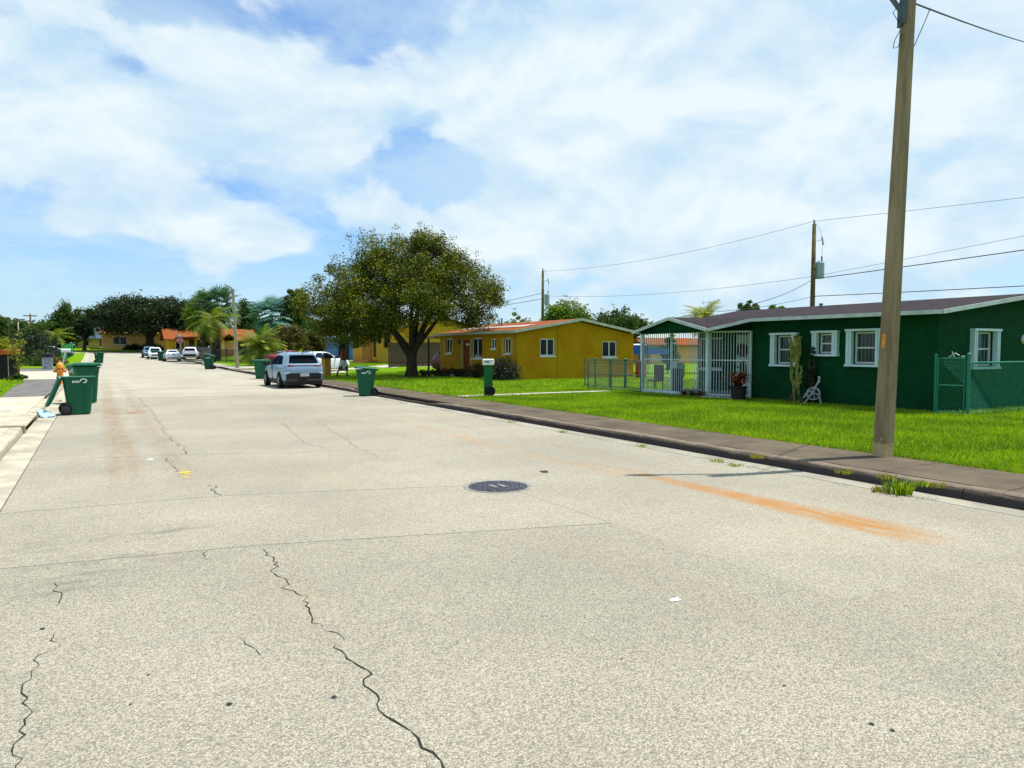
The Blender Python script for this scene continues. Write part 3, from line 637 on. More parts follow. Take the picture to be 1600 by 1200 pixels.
def sheet(tris, th, name, mat, parent):
    """roof sheet of given top triangles/quads with thickness"""
    vs = []; idx = {}; fs = []
    for t in tris:
        f = []
        for p in t:
            k = tuple(round(x, 3) for x in p)
            if k not in idx: idx[k] = len(vs); vs.append(k)
            f.append(idx[k])
        fs.append(tuple(f))
    n = len(vs); ed = {}
    for f in fs:
        for i in range(len(f)): e = (f[i], f[(i + 1) % len(f)]); ed.setdefault(tuple(sorted(e)), []).append(e)
    mb = MB(); allf = list(fs) + [tuple(i + n for i in reversed(f)) for f in fs]
    for k, e in ed.items():
        if len(e) == 1: i, j = e[0]; allf.append((j, i, i + n, j + n))
    mb.add(vs + [(x, y, z - th) for x, y, z in vs], allf); return mb.build(name, mat, parent)
def painted_block(name, col, dark, course=.2, length=.4, strength=.35):
    b = NB(name); v = b.pos(True); n = b.node('ShaderNodeNewGeometry').outputs['Normal']
    sx = b.node('ShaderNodeSeparateXYZ'); b.link(v, sx.inputs[0]); cb = b.node('ShaderNodeCombineXYZ')
    b.link(b.math('ADD', sx.outputs[0], sx.outputs[1]), cb.inputs[0]); b.link(sx.outputs[2], cb.inputs[1])
    br = b.node('ShaderNodeTexBrick'); b.link(cb.outputs[0], br.inputs['Vector']); br.inputs['Scale'].default_value = 1; br.inputs['Brick Width'].default_value = length; br.inputs['Row Height'].default_value = course
    br.inputs['Mortar Size'].default_value = .012; br.inputs['Mortar Smooth'].default_value = .5
    c = b.mix(b.rng(b.noise(v, 2.5, 6, .65), .3, .7), mul(col, .8), mul(col, 1.18)); c = b.mix(b.math('MULTIPLY', br.outputs['Fac'], .35), c, dark)
    c = b.mix(b.math('MULTIPLY', b.rng(b.noise(b.mapping(v, (1, 1, .25)), 3, 6, .7), .55, .8), .35), c, dark)
    h = b.math('ADD', b.math('MULTIPLY', br.outputs['Fac'], -1.0), b.math('MULTIPLY', b.noise(v, 40, 4), .3)); b.bump(h, strength, .012)
    return b.fin(c, .8, .10)
MGREEN = painted_block('green_block_wall', (.0022, .050, .016), (.001, .026, .008))
def stucco(name, col, alt, dirt):
    b = NB(name); v = b.pos(True)
    c = b.mix(b.rng(b.noise(v, .9, 6, .65, .3), .35, .7), col, alt); c = b.mix(b.math('MULTIPLY', b.rng(b.noise(b.mapping(v, (1, 1, .3)), 1.4, 6, .7), .55, .8), .3), c, dirt)
    b.bump(b.noise(v, 55, 5, .7), .45, .012); return b.fin(c, .88, .12)
MYEL = stucco('yellow_stucco', (.42, .245, .004), (.40, .165, .003), (.24, .13, .005))
MYEL2 = stucco('yellow_stucco_far', (.52, .30, .025), (.56, .32, .025), (.3, .18, .02))
MPEACH = stucco('peach_stucco', (.80, .42, .19), (.74, .37, .15), (.3, .16, .05))
MBLUE = stucco('blue_stucco', (.15, .28, .60), (.13, .25, .54), (.10, .2, .35))
MTRIM = M('pale_trim', (.40, .30, .09), .8, .2)
MFASC = M('fascia_paint', (.45, .50, .49), .55, .35, var=.15, vs=3)
MFASCY = M('fascia_grey_green', (.36, .38, .30), .6, .3, var=.15, vs=3)
def shingle(name, c1, c2, streak, w=.3, h=.14):
    b = NB(name); v = b.pos(True); sx = b.node('ShaderNodeSeparateXYZ'); b.link(v, sx.inputs[0]); cb = b.node('ShaderNodeCombineXYZ'); b.link(sx.outputs[1], cb.inputs[0]); b.link(sx.outputs[0], cb.inputs[1])
    br = b.node('ShaderNodeTexBrick'); b.link(cb.outputs[0], br.inputs['Vector']); br.inputs['Scale'].default_value = 1; br.inputs['Brick Width'].default_value = w; br.inputs['Row Height'].default_value = h
    br.inputs['Mortar Size'].default_value = .008; br.inputs['Color1'].default_value = (*c1, 1); br.inputs['Color2'].default_value = (*c2, 1); br.inputs['Mortar'].default_value = (*mul(c1, .5), 1)
    c = b.mix(b.math('MULTIPLY', b.rng(b.noise(b.mapping(v, (.3, 1.5, 1)), 1.2, 6, .7), .4, .75), .55), br.outputs['Color'], streak)
    b.bump(b.math('ADD', br.outputs['Fac'], b.noise(v, 50, 3)), .5, .015); return b.fin(c, .92, .12)
MSHG = shingle('dark_shingles', (.026, .020, .025), (.044, .033, .037), (.014, .011, .014))
MSHO = shingle('orange_roof', (.23, .060, .016), (.28, .082, .02), (.16, .06, .025), .35, .3)
MSHO2 = shingle('orange_tile_far', (.28, .085, .022), (.24, .068, .02), (.15, .055, .02), .35, .35)

# ---- green house
GX, GY = 18.65, 10.41
gh = thing('green_house', 'dark green block house with dark shingle roof and white barred porch', 'house', (GX, GY, .1))
ZB, ZW = .10, 2.66
W1 = (AX(1215, 568, GX), AX(1241, 521, GX)); 
def fh(u0, v0, u1, v1):                                            # photo box on the front wall -> (y distance from corner, z)
    a, c = AX(u0, v1, GX), AX(u1, v0, GX); return (c.y - GY, a.z, a.y - GY, c.z)
holes_f = [fh(1214, 524, 1240, 568), fh(1280, 521, 1303, 552), fh(1334, 518, 1371, 568)]
holes_f = [(min(h[0], h[2]), min(h[1], h[3]), max(h[0], h[2]), max(h[1], h[3])) for h in holes_f]
mb = MB(); FO, FD, FN = (GX, GY, ZB), (0, 1, 0), (-1, 0, 0)
wall(mb, FO, FD, FN, 16.5 - GY, ZB, ZW, holes_f)
a, c = AY(1520, 572, GY), AY(1551, 519, GY); hs = (a.x - GX, a.z, c.x - GX, c.z)
SO, SD, SN = (GX, GY, ZB), (1, 0, 0), (0, -1, 0)
wall(mb, SO, SD, SN, 8.45, ZB, ZW, [hs], top=[(4.25, 3.16)])
wall(mb, (27.1, GY, ZB), (0, 1, 0), (1, 0, 0), 10.5, ZB, ZW)
wall(mb, (20.6, 20.9, ZB), (1, 0, 0), (0, 1, 0), 6.5, ZB, ZW, top=[(2.3, 3.16)])
wall(mb, (GX, 16.5, ZB), (1, 0, 0), (0, 1, 0), 1.95, ZB, 2.75)
PX = 20.6
d0, d1 = AX(1149, 540, PX).y, AX(1172, 540, PX).y; q0, q1 = AX(1092, 540, PX).y, AX(1128, 540, PX).y
wall(mb, (PX, 16.5, ZB), (0, 1, 0), (-1, 0, 0), 4.4, ZB, 2.95, [(d1 - 16.5, .22, d0 - 16.5, 2.32), (q1 - 16.5, 1.0, q0 - 16.5, 2.2)])
mb.build('wall', MGREEN, gh)
MSHUT = M('shutter_white', (.52, .66, .70), .45, .4, var=.08, vs=4)
def shutter_window(h, o, du, n):
    w_ = window(gh, o, du, n, h, MWHITE, MGLASSG, 'hung', False, .045)
    o, du, n = Vector(o), Vector(du), Vector(n); P = lambda u, z, d=0: tuple(o + du * u - n * d + Vector((0, 0, z - o.z)))
    a, c, b_, d = h
    for s0, s1 in ((a - .19, a - .01), (b_ + .01, b_ + .19)):       # accordion shutters folded at both sides
        m = MB(); k = 4
        for i in range(k):
            e0, e1 = s0 + (s1 - s0) * i / k, s0 + (s1 - s0) * (i + 1) / k; pbox(m, P, e0 + .003, c - .02, e1 - .003, d + .02, -.13 + (.012 if i % 2 else 0), -.002)
        m.build('shutter_stack', MSHUT, w_)
    for q0_, q1_ in ((d + .022, d + .085), (c - .085, c - .022)): m = MB(); pbox(m, P, a - .21, q0_, b_ + .21, q1_, -.15, -.001); m.build('shutter_track', MSHUT, w_)
    m = MB()
    for i in range(6): u = a + .07 + (b_ - a - .14) * i / 5; pbox(m, P, u - .004, c + .06, u + .004, d - .06, .076, .084)
    m.build('guard_bars', MCURT, w_)
for h in holes_f: shutter_window(h, FO, FD, FN)
shutter_window(hs, SO, SD, SN)
# roof
RZ, RX, EX, EZ = 3.34, 22.9, 18.05, 2.74
V4 = (18.05, 16.03, EZ); V3 = tuple(AX(1105, 513, 17.2)); Pk = tuple(AX(1045, 495.5, 17.2)); V1 = tuple(AX(988, 518, 17.2)); PB = (18.97, Pk[1], Pk[2])
E1 = (EX, 10.02, EZ); RR = (RX, 10.02, RZ); RM = (RX, 16.03, RZ); RL = (RX, 21.0, RZ); BR = (27.7, 10.02, EZ); BL = (27.7, 21.0, EZ); LE = (20.4, 21.0, 2.98)
sheet([(E1, RR, RM, V4), (V4, RM, PB), (RM, RL, PB), (V4, PB, V3), (V3, PB, Pk), (Pk, PB, V1), (V1, PB, RL), (RR, BR, BL, RL, RM)], .09, 'roof', MSHG, gh)
def fascia(a, c, mat, parent, h=.105, t=.035, out_=(0, 0)):
    a, c = Vector(a), Vector(c); o_ = Vector((out_[0], out_[1], -.055)); mb = MB(); mb.beam(a + o_, c + o_, t, h); return mb.build('fascia', mat, parent)
for a, c, o_ in ((E1, V4, (-.022, 0)), (E1, RR, (0, -.022)), (RR, BR, (0, -.022)), (V4, V3, (-.02, -.012)), (V3, Pk, (-.022, 0)), (Pk, V1, (-.022, 0))): fascia(a, c, MFASC, gh, out_=o_)
MB().prism([(17.42, V3[1] + .1, V3[2] - .10), (17.42, V1[1] - .1, V1[2] - .10), (17.42, V1[1] - .1, V1[2] - .07), (17.42, Pk[1], Pk[2] - .10), (17.42, V3[1] + .1, V3[2] - .07)], (.06, 0, 0)).add([(17.3, V1[1], V1[2] - .105), (18.7, V1[1] + .2, V1[2] - .06), (18.9, 16.5, 2.5), (17.3, V3[1], V3[2] - .105)], [(0, 1, 2, 3)]).build('gable_panel', MGREEN, gh)
MB().box(17.78, 20.58, 16.52, 21.0, .06, .20).build('porch_floor', M('porch_slab', (.25, .25, .23), .9, .15), gh)
# front door with its oval glass, porch window
dr = MB().box(PX + .03, PX + .08, d1 + .03, d0 - .03, .23, 2.29).build('door', M('white_door', (.66, .70, .68), .5, .35, var=.05), gh)
mb = MB(); pts = [(PX + .02, (d0 + d1) / 2 + .18 * math.cos(t), 1.0 + .36 * math.sin(t)) for t in np.linspace(0, 2 * math.pi, 20)[:-1]]; mb.prism(pts, (.006, 0, 0)); mb.build('oval_pane', MGLASS, dr)
MB().lathe([(.03, 0), (.035, -.03), (.02, -.06)], 10, 'x', (PX + .03, d0 - .12, 1.1)).build('door_knob', MIRON, dr)
window(gh, (PX, 16.5, ZB), (0, 1, 0), (-1, 0, 0), (q1 - 16.5, 1.0, q0 - 16.5, 2.2), MWHITE, MGLASS, 'slide')
wr = thing('wreath', 'round red brown wreath hanging on the white front door of the green house', 'wreath', (PX, (d0 + d1) / 2, 1.72))
mb = MB(); mb.lathe([(.12, -.03), (.23, -.07), (.25, -.03), (.15, 0)], 18, 'x'); mb.build('ring', M('wreath_red', (.16, .035, .02), .9, .1, var=.6, vs=25), wr, off=(0, 0, 0))
n_ = 160; a_ = RNG.uniform(0, 6.28, n_); ctr = np.stack([np.full(n_, -.06) + RNG.normal(0, .02, n_), np.cos(a_) * .19 + RNG.normal(0, .035, n_), np.sin(a_) * .19 + RNG.normal(0, .035, n_)], 1)
d_ = unit(n_) * .05; e_ = np.cross(d_, unit(n_)) * .5; put('leaves', fastmesh('leaves', np.stack([ctr - d_, ctr + e_, ctr + d_, ctr - e_], 1).reshape(-1, 3), 4), leafmat('wreath_leaf', (.10, .03, .015), (.30, .08, .03)), wr)
# vent pipe and small bits on the roof
MB().lathe([(.05, 3.0), (.05, 3.48), (.07, 3.48), (.07, 3.53)], 10, c=(22.0, 16.4, -.17)).build('vent_pipe', M('vent_grey', (.16, .17, .2), .6), gh)
gl_ = AY(1602, 530, GY - .06); mb = MB(); mb.lathe([(.14, 0), (.14, -.06), (.09, -.12)], 14, 'y', (gl_.x, GY, gl_.z)); mb.build('wall_lamp', M('lamp_opal', (.75, .75, .72), .4), gh, smooth=True)
for y_ in (GY + .5, 13.1, 15.9): pass
# porch grille: every bar its own piece
MGRIL = M('white_iron', (.50, .60, .60), .5, .4, var=.12, vs=8)
gr_ = thing('porch_grille', 'white iron bar grille closing the porch of the green house', 'grille', (17.85, 21.0, .2))
A0 = Vector((17.85, AX(1004, 560, 17.85).y, .2)); A1 = Vector((17.85, AX(1107, 560, 17.85).y, .2)); A2 = Vector((18.55, 16.42, .2))
bar_me = MB().box(-.009, .009, -.009, .009, 0, 2.12).data('bar')
bar_me.materials.append(MGRIL)
def bars(a, c, n):
    for i in range(1, n):
        p = a + (c - a) * i / n; o_ = bpy.data.objects.new('bar', bar_me); COL.objects.link(o_); o_.parent = gr_; o_.location = (p.x - gr_.location.x, p.y - gr_.location.y, .04)
bars(A0, A1, 31); bars(A1, A2, 15)
for a, c in ((A0, A1), (A1, A2)):
    for z, t in ((.03, .05), (1.19, .035), (2.14, .05)): mb = MB(); mb.beam(a + Vector((0, 0, z)), c + Vector((0, 0, z)), t); mb.build('rail', MGRIL, gr_)
mb = MB(); mb.beam(A1 + Vector((-.02, 0, -.1)), A1 + Vector((-.02, 0, 2.16)), .13); mb.build('post', MGRIL, gr_)
for p, t in ((A0, .11), (A2, .06), (A0 + (A1 - A0) * .47, .05)): mb = MB(); mb.beam(p + Vector((-.015, 0, -.1)), p + Vector((-.015, 0, 2.16)), t); mb.build('post', MGRIL, gr_)
mb = MB(); mb.box(17.72, 17.98, A0.y - 2.1, A0.y + .05, .1, .21); mb.build('base_kerb', MGRIL, gr_)

# ---- yellow house
YX, YY0 = 19.22, 32.67
yh = thing('yellow_house', 'mustard yellow bungalow with low orange gable roof behind the tree', 'house', (YX, YY0, .1))
def gh_(u0, v0, u1, v1): a, c = AY(u0, v1, YY0), AY(u1, v0, YY0); return (a.x - YX, a.z, c.x - YX, c.z)
def fy_(u0, v0, u1, v1): a, c = AX(u1, v1, YX), AX(u0, v0, YX); return (a.y - YY0, AX((u0 + u1) / 2, v1, YX).z, c.y - YY0, AX((u0 + u1) / 2, v0, YX).z)
hg = [gh_(844, 529, 867, 556), gh_(941, 533, 964, 558)]
hf = [fy_(697, 529, 706, 552), fy_(737.5, 528, 753.5, 560), fy_(767, 529, 775.5, 545), fy_(788, 528, 797.5, 553)]; hd = fy_(724, 531, 734, 582)
hd = (hd[0], .30, hd[2], hd[3])
mb = MB(); wall(mb, (YX, YY0, .1), (1, 0, 0), (0, -1, 0), 7.87, .1, 2.62, hg, top=[(4.0, 3.30)])
wall(mb, (YX, YY0, .1), (0, 1, 0), (-1, 0, 0), 9.8, .1, 2.62, hf + [hd])
wall(mb, (27.09, YY0, .1), (0, 1, 0), (1, 0, 0), 9.8, .1, 2.62); wall(mb, (YX, 42.47, .1), (1, 0, 0), (0, 1, 0), 7.87, .1, 2.62, top=[(4.0, 3.30)])
mb.build('wall', MYEL, yh)
for h in hg: window(yh, (YX, YY0, .1), (1, 0, 0), (0, -1, 0), h, t=.06)
for h in hf: window(yh, (YX, YY0, .1), (0, 1, 0), (-1, 0, 0), h, t=.06)
for h in hf[:1] + hf[3:]:                                            # paler bands beside the front windows
    for s in (h[0] - .28, h[2] + .04): mb = MB(); mb.box(YX - .025, YX + .01, YY0 + s, YY0 + s + .24, h[1], h[3]); mb.build('window_trim', MTRIM, yh)
MB().box(YX + .05, YX + .10, YY0 + hd[0] + .01, YY0 + hd[2] - .01, .30, hd[3] - .01).build('door', M('red_brown_door', (.20, .035, .008), .7, .12, var=.2), yh)
for q in (hd[0] - .3, hd[2] + .05): mb = MB(); mb.box(YX - .03, YX + .01, YY0 + q, YY0 + q + .25, .3, hd[3] + .05); mb.build('door_trim', MTRIM, yh)
MB().box(YX - 1.0, YX - .02, YY0 + hd[0] - .5, YY0 + hd[2] + .5, .05, .30).build('step', MPALE, yh)
sheet([((18.9, 32.42, 2.74), (23.22, 32.42, 3.46), (23.22, 42.75, 3.46), (18.9, 42.75, 2.74)), ((23.22, 32.42, 3.46), (27.4, 32.42, 2.74), (27.4, 42.75, 2.74), (23.22, 42.75, 3.46))], .09, 'roof', MSHO, yh)
for a, c, o_ in (((18.9, 32.42, 2.74), (18.9, 42.75, 2.74), (-.022, 0)), ((18.9, 32.42, 2.74), (23.22, 32.42, 3.46), (0, -.022)), ((23.22, 32.42, 3.46), (27.4, 32.42, 2.74), (0, -.022))): fascia(a, c, MFASCY, yh, .15, out_=o_)
MB().add([(20.4, 33.9, 3.02), (21.2, 33.9, 3.16), (21.2, 42.0, 3.16), (20.4, 42.0, 3.02)], [(0, 1, 2, 3)]).build('roof_patch', M('roof_pale_band', (.42, .36, .32), .9), yh)
for (x_, y_) in ((21.0, 37.5), (22.2, 40.0)): MB().lathe([(.05, 2.9), (.05, 3.55), (.07, 3.6)], 8, c=(x_, y_, 0)).build('vent_pipe', MATS['vent_grey'], yh)
c = AY(872, 540, YY0 - .03); MB().box(c.x - .015, c.x + .015, YY0 - .03, YY0 - .004, .15, 3.0).build('conduit', M('conduit_yellow', (.30, .19, .01), .7), yh)
c = AX(718, 534, YX); MB().box(YX - .08, YX - .003, c.y - .14, c.y + .14, c.z - .16, c.z + .12).build('wall_vent', M('dark_box', (.05, .025, .02), .7), yh)
c = AX(731, 538, YX); MB().box(YX - .02, YX + .04, c.y - .2, c.y + .2, c.z - .06, c.z + .05).build('number_plate', MWHITE, yh)
# its carport with a slender post
cp = thing('carport', 'flat carport roof on slender brown posts at the left end of the yellow house', 'carport', (YX, 44.5, .1))
sheet([((18.9, 42.78, 2.62), (26.0, 42.78, 2.80), (26.0, 47.3, 2.80), (18.9, 47.3, 2.62))], .16, 'roof', M('carport_fascia', (.30, .20, .10), .8), cp)
MPOST = M('brown_post', (.06, .04, .03), .7)
for (x_, y_) in ((19.05, AX(669.5, 550, 19.05).y), (19.05, 47.1), (25.8, 47.1)): mb = MB(); mb.box(x_ - .05, x_ + .05, y_ - .05, y_ + .05, .1, 2.5); mb.build('post', MPOST, cp)
# iron railing and two plastic seats at the step
rl = thing('step_railing', 'low rusty iron railing beside the step of the yellow house', 'railing', (YX - .9, YY0 + hd[2], .1))
for i in range(5): mb = MB(); mb.beam((YX - 1.0, YY0 + hd[2] + .5 + i * .4, .1), (YX - 1.0, YY0 + hd[2] + .5 + i * .4, 1.0), .03); mb.build('baluster', M('rusty_red', (.20, .05, .02), .8), rl)
mb = MB(); mb.beam((YX - 1.0, YY0 + hd[2] + .5, 1.0), (YX - 1.0, YY0 + hd[2] + 2.1, 1.0), .045); mb.build('handrail', MATS['rusty_red'], rl)

# ---- second yellow house with dark barred windows
HX, HY = 22.0, AX(617, 560, 22.0).y; HL = AX(552, 560, 22).y - HY
y2 = thing('far_yellow_house', 'bright yellow house with dark barred windows seen under the tree crown', 'house', (HX, HY, .4))
def f2(u0, v0, u1, v1): a, c = AX(u1, v1, HX), AX(u0, v0, HX); return (a.y - HY, a.z, c.y - HY, c.z)
h2 = [f2(552.5, 520, 560, 543), f2(600, 520, 610, 543), f2(590, 520, 596, 536)]
door2 = f2(582.5, 518, 588, 558)
mb = MB(); wall(mb, (HX, HY, .2), (0, 1, 0), (-1, 0, 0), HL, .2, 3.5, h2 + [door2]); wall(mb, (HX, HY, .2), (1, 0, 0), (0, -1, 0), 8.5, .2, 3.5, top=[(4.2, 4.45)])
wall(mb, (30.5, HY, .2), (0, 1, 0), (1, 0, 0), HL, .2, 3.5); wall(mb, (HX, HY + HL, .2), (1, 0, 0), (0, 1, 0), 8.5, .2, 3.5, top=[(4.2, 4.45)]); mb.build('wall', MYEL2, y2)
for h in h2:
    w_ = window(y2, (HX, HY, .2), (0, 1, 0), (-1, 0, 0), h, M('black_iron', (.012, .011, .010), .6), MGLASS, 'slide', False, .06)
    m = MB()
    for i in range(6): u = HY + h[0] + (h[2] - h[0]) * i / 5; m.box(HX - .07, HX - .05, u - .012, u + .012, h[1] - .05, h[3] + .05)
    for i in range(4): z = h[1] + (h[3] - h[1]) * i / 3; m.box(HX - .05, HX - .03, HY + h[0], HY + h[2], z - .012, z + .012)
    m.build('window_guard', MATS['black_iron'], w_)
MB().box(HX + .06, HX + .1, HY + door2[0], HY + door2[2], door2[1], door2[3]).build('door', M('dark_door', (.03, .018, .012), .6), y2)
pl = f2(567, 518, 581, 556); MB().box(HX - .10, HX - .002, HY + pl[0], HY + pl[2], .3, 3.4).build('entry_panel', M('ochre_panel', (.36, .16, .02), .85), y2)
for k, (a_, z_) in enumerate(((1.5, .62), (.9, .78))): MB().box(HX - a_, HX - .005, HY + pl[0] - 1.5, HY + pl[2] + .4, .2, z_ - .004 * k).build('step', M('orange_step', (.46, .20, .06), .85), y2)
sheet([((21.4, HY - .4, 3.55), (26.2, HY - .4, 4.62), (26.2, HY + HL + .4, 4.62), (21.4, HY + HL + .4, 3.55)), ((26.2, HY - .4, 4.62), (31, HY - .4, 3.55), (31, HY + HL + .4, 3.55), (26.2, HY + HL + .4, 4.62))], .12, 'roof', MSHO, y2)
fascia((21.4, HY - .4, 3.55), (26.2, HY - .4, 4.62), MFASCY, y2, .2); fascia((21.4, HY - .4, 3.55), (21.4, HY + HL + .4, 3.55), MFASCY, y2, .2, out_=(-.02, 0))
# board fence between the two yellow houses
MWOOD = M('weathered_board', (.085, .062, .045), .9, .15, var=.35, vs=4)
wf = thing('board_fence', 'weathered brown board fence between the two yellow houses', 'fence', (19.4, 52.0, .2))
plank = MB().box(-.085, .085, -.012, .012, 0, 1.95).data('plank'); plank.materials.append(MWOOD)
for i in range(34):
    x_ = 19.3 + i * .185; o_ = bpy.data.objects.new('plank', plank); COL.objects.link(o_); o_.parent = wf; o_.location = (x_ - 19.4, random.uniform(-.008, .008), gz(x_, 52) - .25 + random.uniform(-.03, .03))
for z in (.7, 1.7): mb = MB(); mb.box(19.2, 25.5, 52.02, 52.08, z, z + .1); mb.build('rail', MWOOD, wf)
# ---- blue house
BX = 24.0; B0, B1 = AX(551, 555, BX).y, AX(498, 555, BX).y
bh = thing('blue_house', 'pale blue house with dark garage opening behind the white car', 'house', (BX, B0, .3))
hb = [(1.2, .5, 5.4, 2.7)]; mb = MB(); wall(mb, (BX, B0, .2), (0, 1, 0), (-1, 0, 0), B1 - B0, .2, 3.1, hb + [(B1 - B0 - 3.4, 1.2, B1 - B0 - 1.6, 2.4)]); wall(mb, (BX, B0, .2), (1, 0, 0), (0, -1, 0), 8, .2, 3.1, top=[(4, 4.0)])
wall(mb, (BX, B1, .2), (1, 0, 0), (0, 1, 0), 8, .2, 3.1, top=[(4, 4.0)]); mb.build('wall', MBLUE, bh)
MB().box(BX + .3, BX + .36, B0 + 1.2, B0 + 5.4, .5, 2.7).build('garage_door', M('charcoal_door', (.03, .032, .045), .7), bh)
window(bh, (BX, B0, .2), (0, 1, 0), (-1, 0, 0), (B1 - B0 - 3.4, 1.2, B1 - B0 - 1.6, 2.4))
sheet([((23.4, B0 - .4, 3.15), (28, B0 - .4, 4.15), (28, B1 + .4, 4.15), (23.4, B1 + .4, 3.15)), ((28, B0 - .4, 4.15), (32.6, B0 - .4, 3.15), (32.6, B1 + .4, 3.15), (28, B1 + .4, 4.15))], .14, 'roof', M('pale_blue_roof', (.35, .45, .52), .8), bh)

# ---- houses at the far end
def far_house(name, label, P0, Lx, Ly, h, rise, mats, ridge='x', openings=(), roofover=.6, cat='house', extra=None):
    """box house, corner P0 (x,y,z), Lx along +x, Ly along +y; openings: (side, u0,z0,u1,z1,kind) on the side facing the camera"""
    t = thing(name, label, cat, P0); x, y, z = P0; wm, rm = mats; mb = MB()
    fr = [o[1:5] for o in openings if o[0] == 'f']; sd = [o[1:5] for o in openings if o[0] == 's']
    zt = lambda hs: [(a, z + b_, c, z + d) for a, b_, c, d in hs]
    gx = [(Lx / 2, z + h + rise)] if ridge == 'y' else None; gy = [(Ly / 2, z + h + rise)] if ridge == 'x' else None
    wall(mb, (x, y, z - .5), (1, 0, 0), (0, -1, 0), Lx, z - .5, z + h, zt(fr), top=gx); wall(mb, (x, y + Ly, z - .5), (1, 0, 0), (0, 1, 0), Lx, z - .5, z + h, top=gx)
    wall(mb, (x, y, z - .5), (0, 1, 0), (-1, 0, 0), Ly, z - .5, z + h, zt(sd), top=gy); wall(mb, (x + Lx, y, z - .5), (0, 1, 0), (1, 0, 0), Ly, z - .5, z + h, top=gy); mb.build('wall', wm, t)
    for o in openings:
        hh = zt([o[1:5]])[0]; args = ((x, y, z - .5), (1, 0, 0), (0, -1, 0)) if o[0] == 'f' else ((x, y, z - .5), (0, 1, 0), (-1, 0, 0))
        if o[5] == 'w': window(t, *args, hh, t=.1)
        else:
            m = MB(); o_, du, n = map(Vector, args); P = lambda u, q, d=0: tuple(o_ + du * u - n * d + Vector((0, 0, q - o_.z))); pbox(m, P, hh[0], hh[1], hh[2], hh[3], .09, .13); m.build('door', M('far_door', (.05, .03, .02), .7), t)
    e = roofover; k = rise / ((Ly if ridge == 'x' else Lx) / 2); zl = z + h - e * k + .1; zr = z + h + rise + .12
    if ridge == 'x': q = [((x - e, y - e, zl), (x + Lx + e, y - e, zl), (x + Lx + e, y + Ly / 2, zr), (x - e, y + Ly / 2, zr)), ((x - e, y + Ly / 2, zr), (x + Lx + e, y + Ly / 2, zr), (x + Lx + e, y + Ly + e, zl), (x - e, y + Ly + e, zl))]
    else: q = [((x - e, y - e, zl), (x + Lx / 2, y - e, zr), (x + Lx / 2, y + Ly + e, zr), (x - e, y + Ly + e, zl)), ((x + Lx / 2, y - e, zr), (x + Lx + e, y - e, zl), (x + Lx + e, y + Ly + e, zl), (x + Lx / 2, y + Ly + e, zr))]
    sheet(q, .16, 'roof', rm, t); return t
PY = 156; a = AY(159, 545, PY); c = AY(270, 545, PY); mid = AY(197, 545, PY)
ph = far_house('peach_house', 'peach house half hidden under the spreading dark tree at the street end', (a.x, PY, zg(PY) + .1), c.x - a.x, 9, 3.2, 1.2, (MPEACH, M('peach_roof', (.38, .22, .11), .9)), 'x',
    [('f', 1.9, .9, 4.2, 2.4, 'w'), ('f', 11.5, .2, 12.7, 2.4, 'd')])
MB().box(a.x - .15, a.x + mid.x - a.x, PY - .6, PY - .01, zg(PY) - .4, zg(PY) + 3.2).build('bay', MPEACH, ph) if False else None
a = AY(262, 545, 134); c = AY(306, 545, 134)
oh = far_house('orange_roof_house', 'ochre house with orange tiled roof behind the stop sign', (a.x, 134, zg(134) + .15), c.x - a.x, 8, 2.5, 1.6, (MYEL2, MSHO2), 'x', [('f', 1.2, .6, 2.6, 2.0, 'w'), ('f', 3.3, .3, 4.8, 2.3, 'd')])
pp = AY(283, 545, 132)
for q in (283, 306): 
    p = AY(q, 545, 131.5); MB().box(p.x - .15, p.x + .15, 131.4, 131.7, zg(131), zg(131) + 2.75).build('porch_post', MYEL2, oh)
p0, p1 = AY(281, 545, 131.5), AY(308, 545, 131.5); sheet([((p0.x - .3, 131.0, zg(134) + 2.85), (p1.x + .3, 131.0, zg(134) + 2.85), (p1.x + .3, 134.2, zg(134) + 3.3), (p0.x - .3, 134.2, zg(134) + 3.3))], .2, 'porch_roof', MSHO2, oh)
a = AY(341, 545, 112); c = AY(397, 545, 112)
sh = far_house('small_orange_house', 'small peach house with orange roof behind the black fence', (a.x, 112, zg(112) + .15), c.x - a.x, 8, 2.6, 1.5, (MPEACH, MSHO2), 'x', [('f', 2.6, .2, 4.0, 2.3, 'd'), ('f', 4.9, .9, 6.3, 2.1, 'w')])
p = AY(349, 545, 110.5); p2 = AY(366, 545, 110.5)
for q in (p.x, p2.x): MB().box(q - .12, q + .12, 110.4, 110.64, zg(110), zg(110) + 2.7).build('porch_post', MPEACH, sh)
sheet([((p.x - .4, 110.0, zg(110) + 2.75), ((p.x + p2.x) / 2, 110.0, zg(110) + 3.6), ((p.x + p2.x) / 2, 113, zg(110) + 3.6), (p.x - .4, 113, zg(110) + 2.75)), (((p.x + p2.x) / 2, 110.0, zg(110) + 3.6), (p2.x + .4, 110.0, zg(110) + 2.75), (p2.x + .4, 113, zg(110) + 2.75), ((p.x + p2.x) / 2, 113, zg(110) + 3.6))], .15, 'porch_roof', MSHO2, sh)
a = AY(122, 545, 172); c = AY(156, 545, 172)
far_house('blue_roof_house', 'low cream house with slate blue roof beyond the junction', (a.x, 172, zg(172) + .05), c.x - a.x, 9, 2.2, 2.3, (M('cream_wall', (.55, .36, .14), .9), M('slate_blue_roof', (.055, .085, .12), .85)), 'x', [('f', .8, .4, 2.0, 1.8, 'w')])
# backyard sheds seen past the carport: blue canopy, pale rear house
a = AY(1016, 545, 52); far_house('rear_house', 'ochre rear house glimpsed past the porch grille', (a.x, 52, .1), 9, 7, 2.1, .6, (MPEACH, MSHO), 'x', [('f', 1.2, .9, 2.6, 2.1, 'w')])
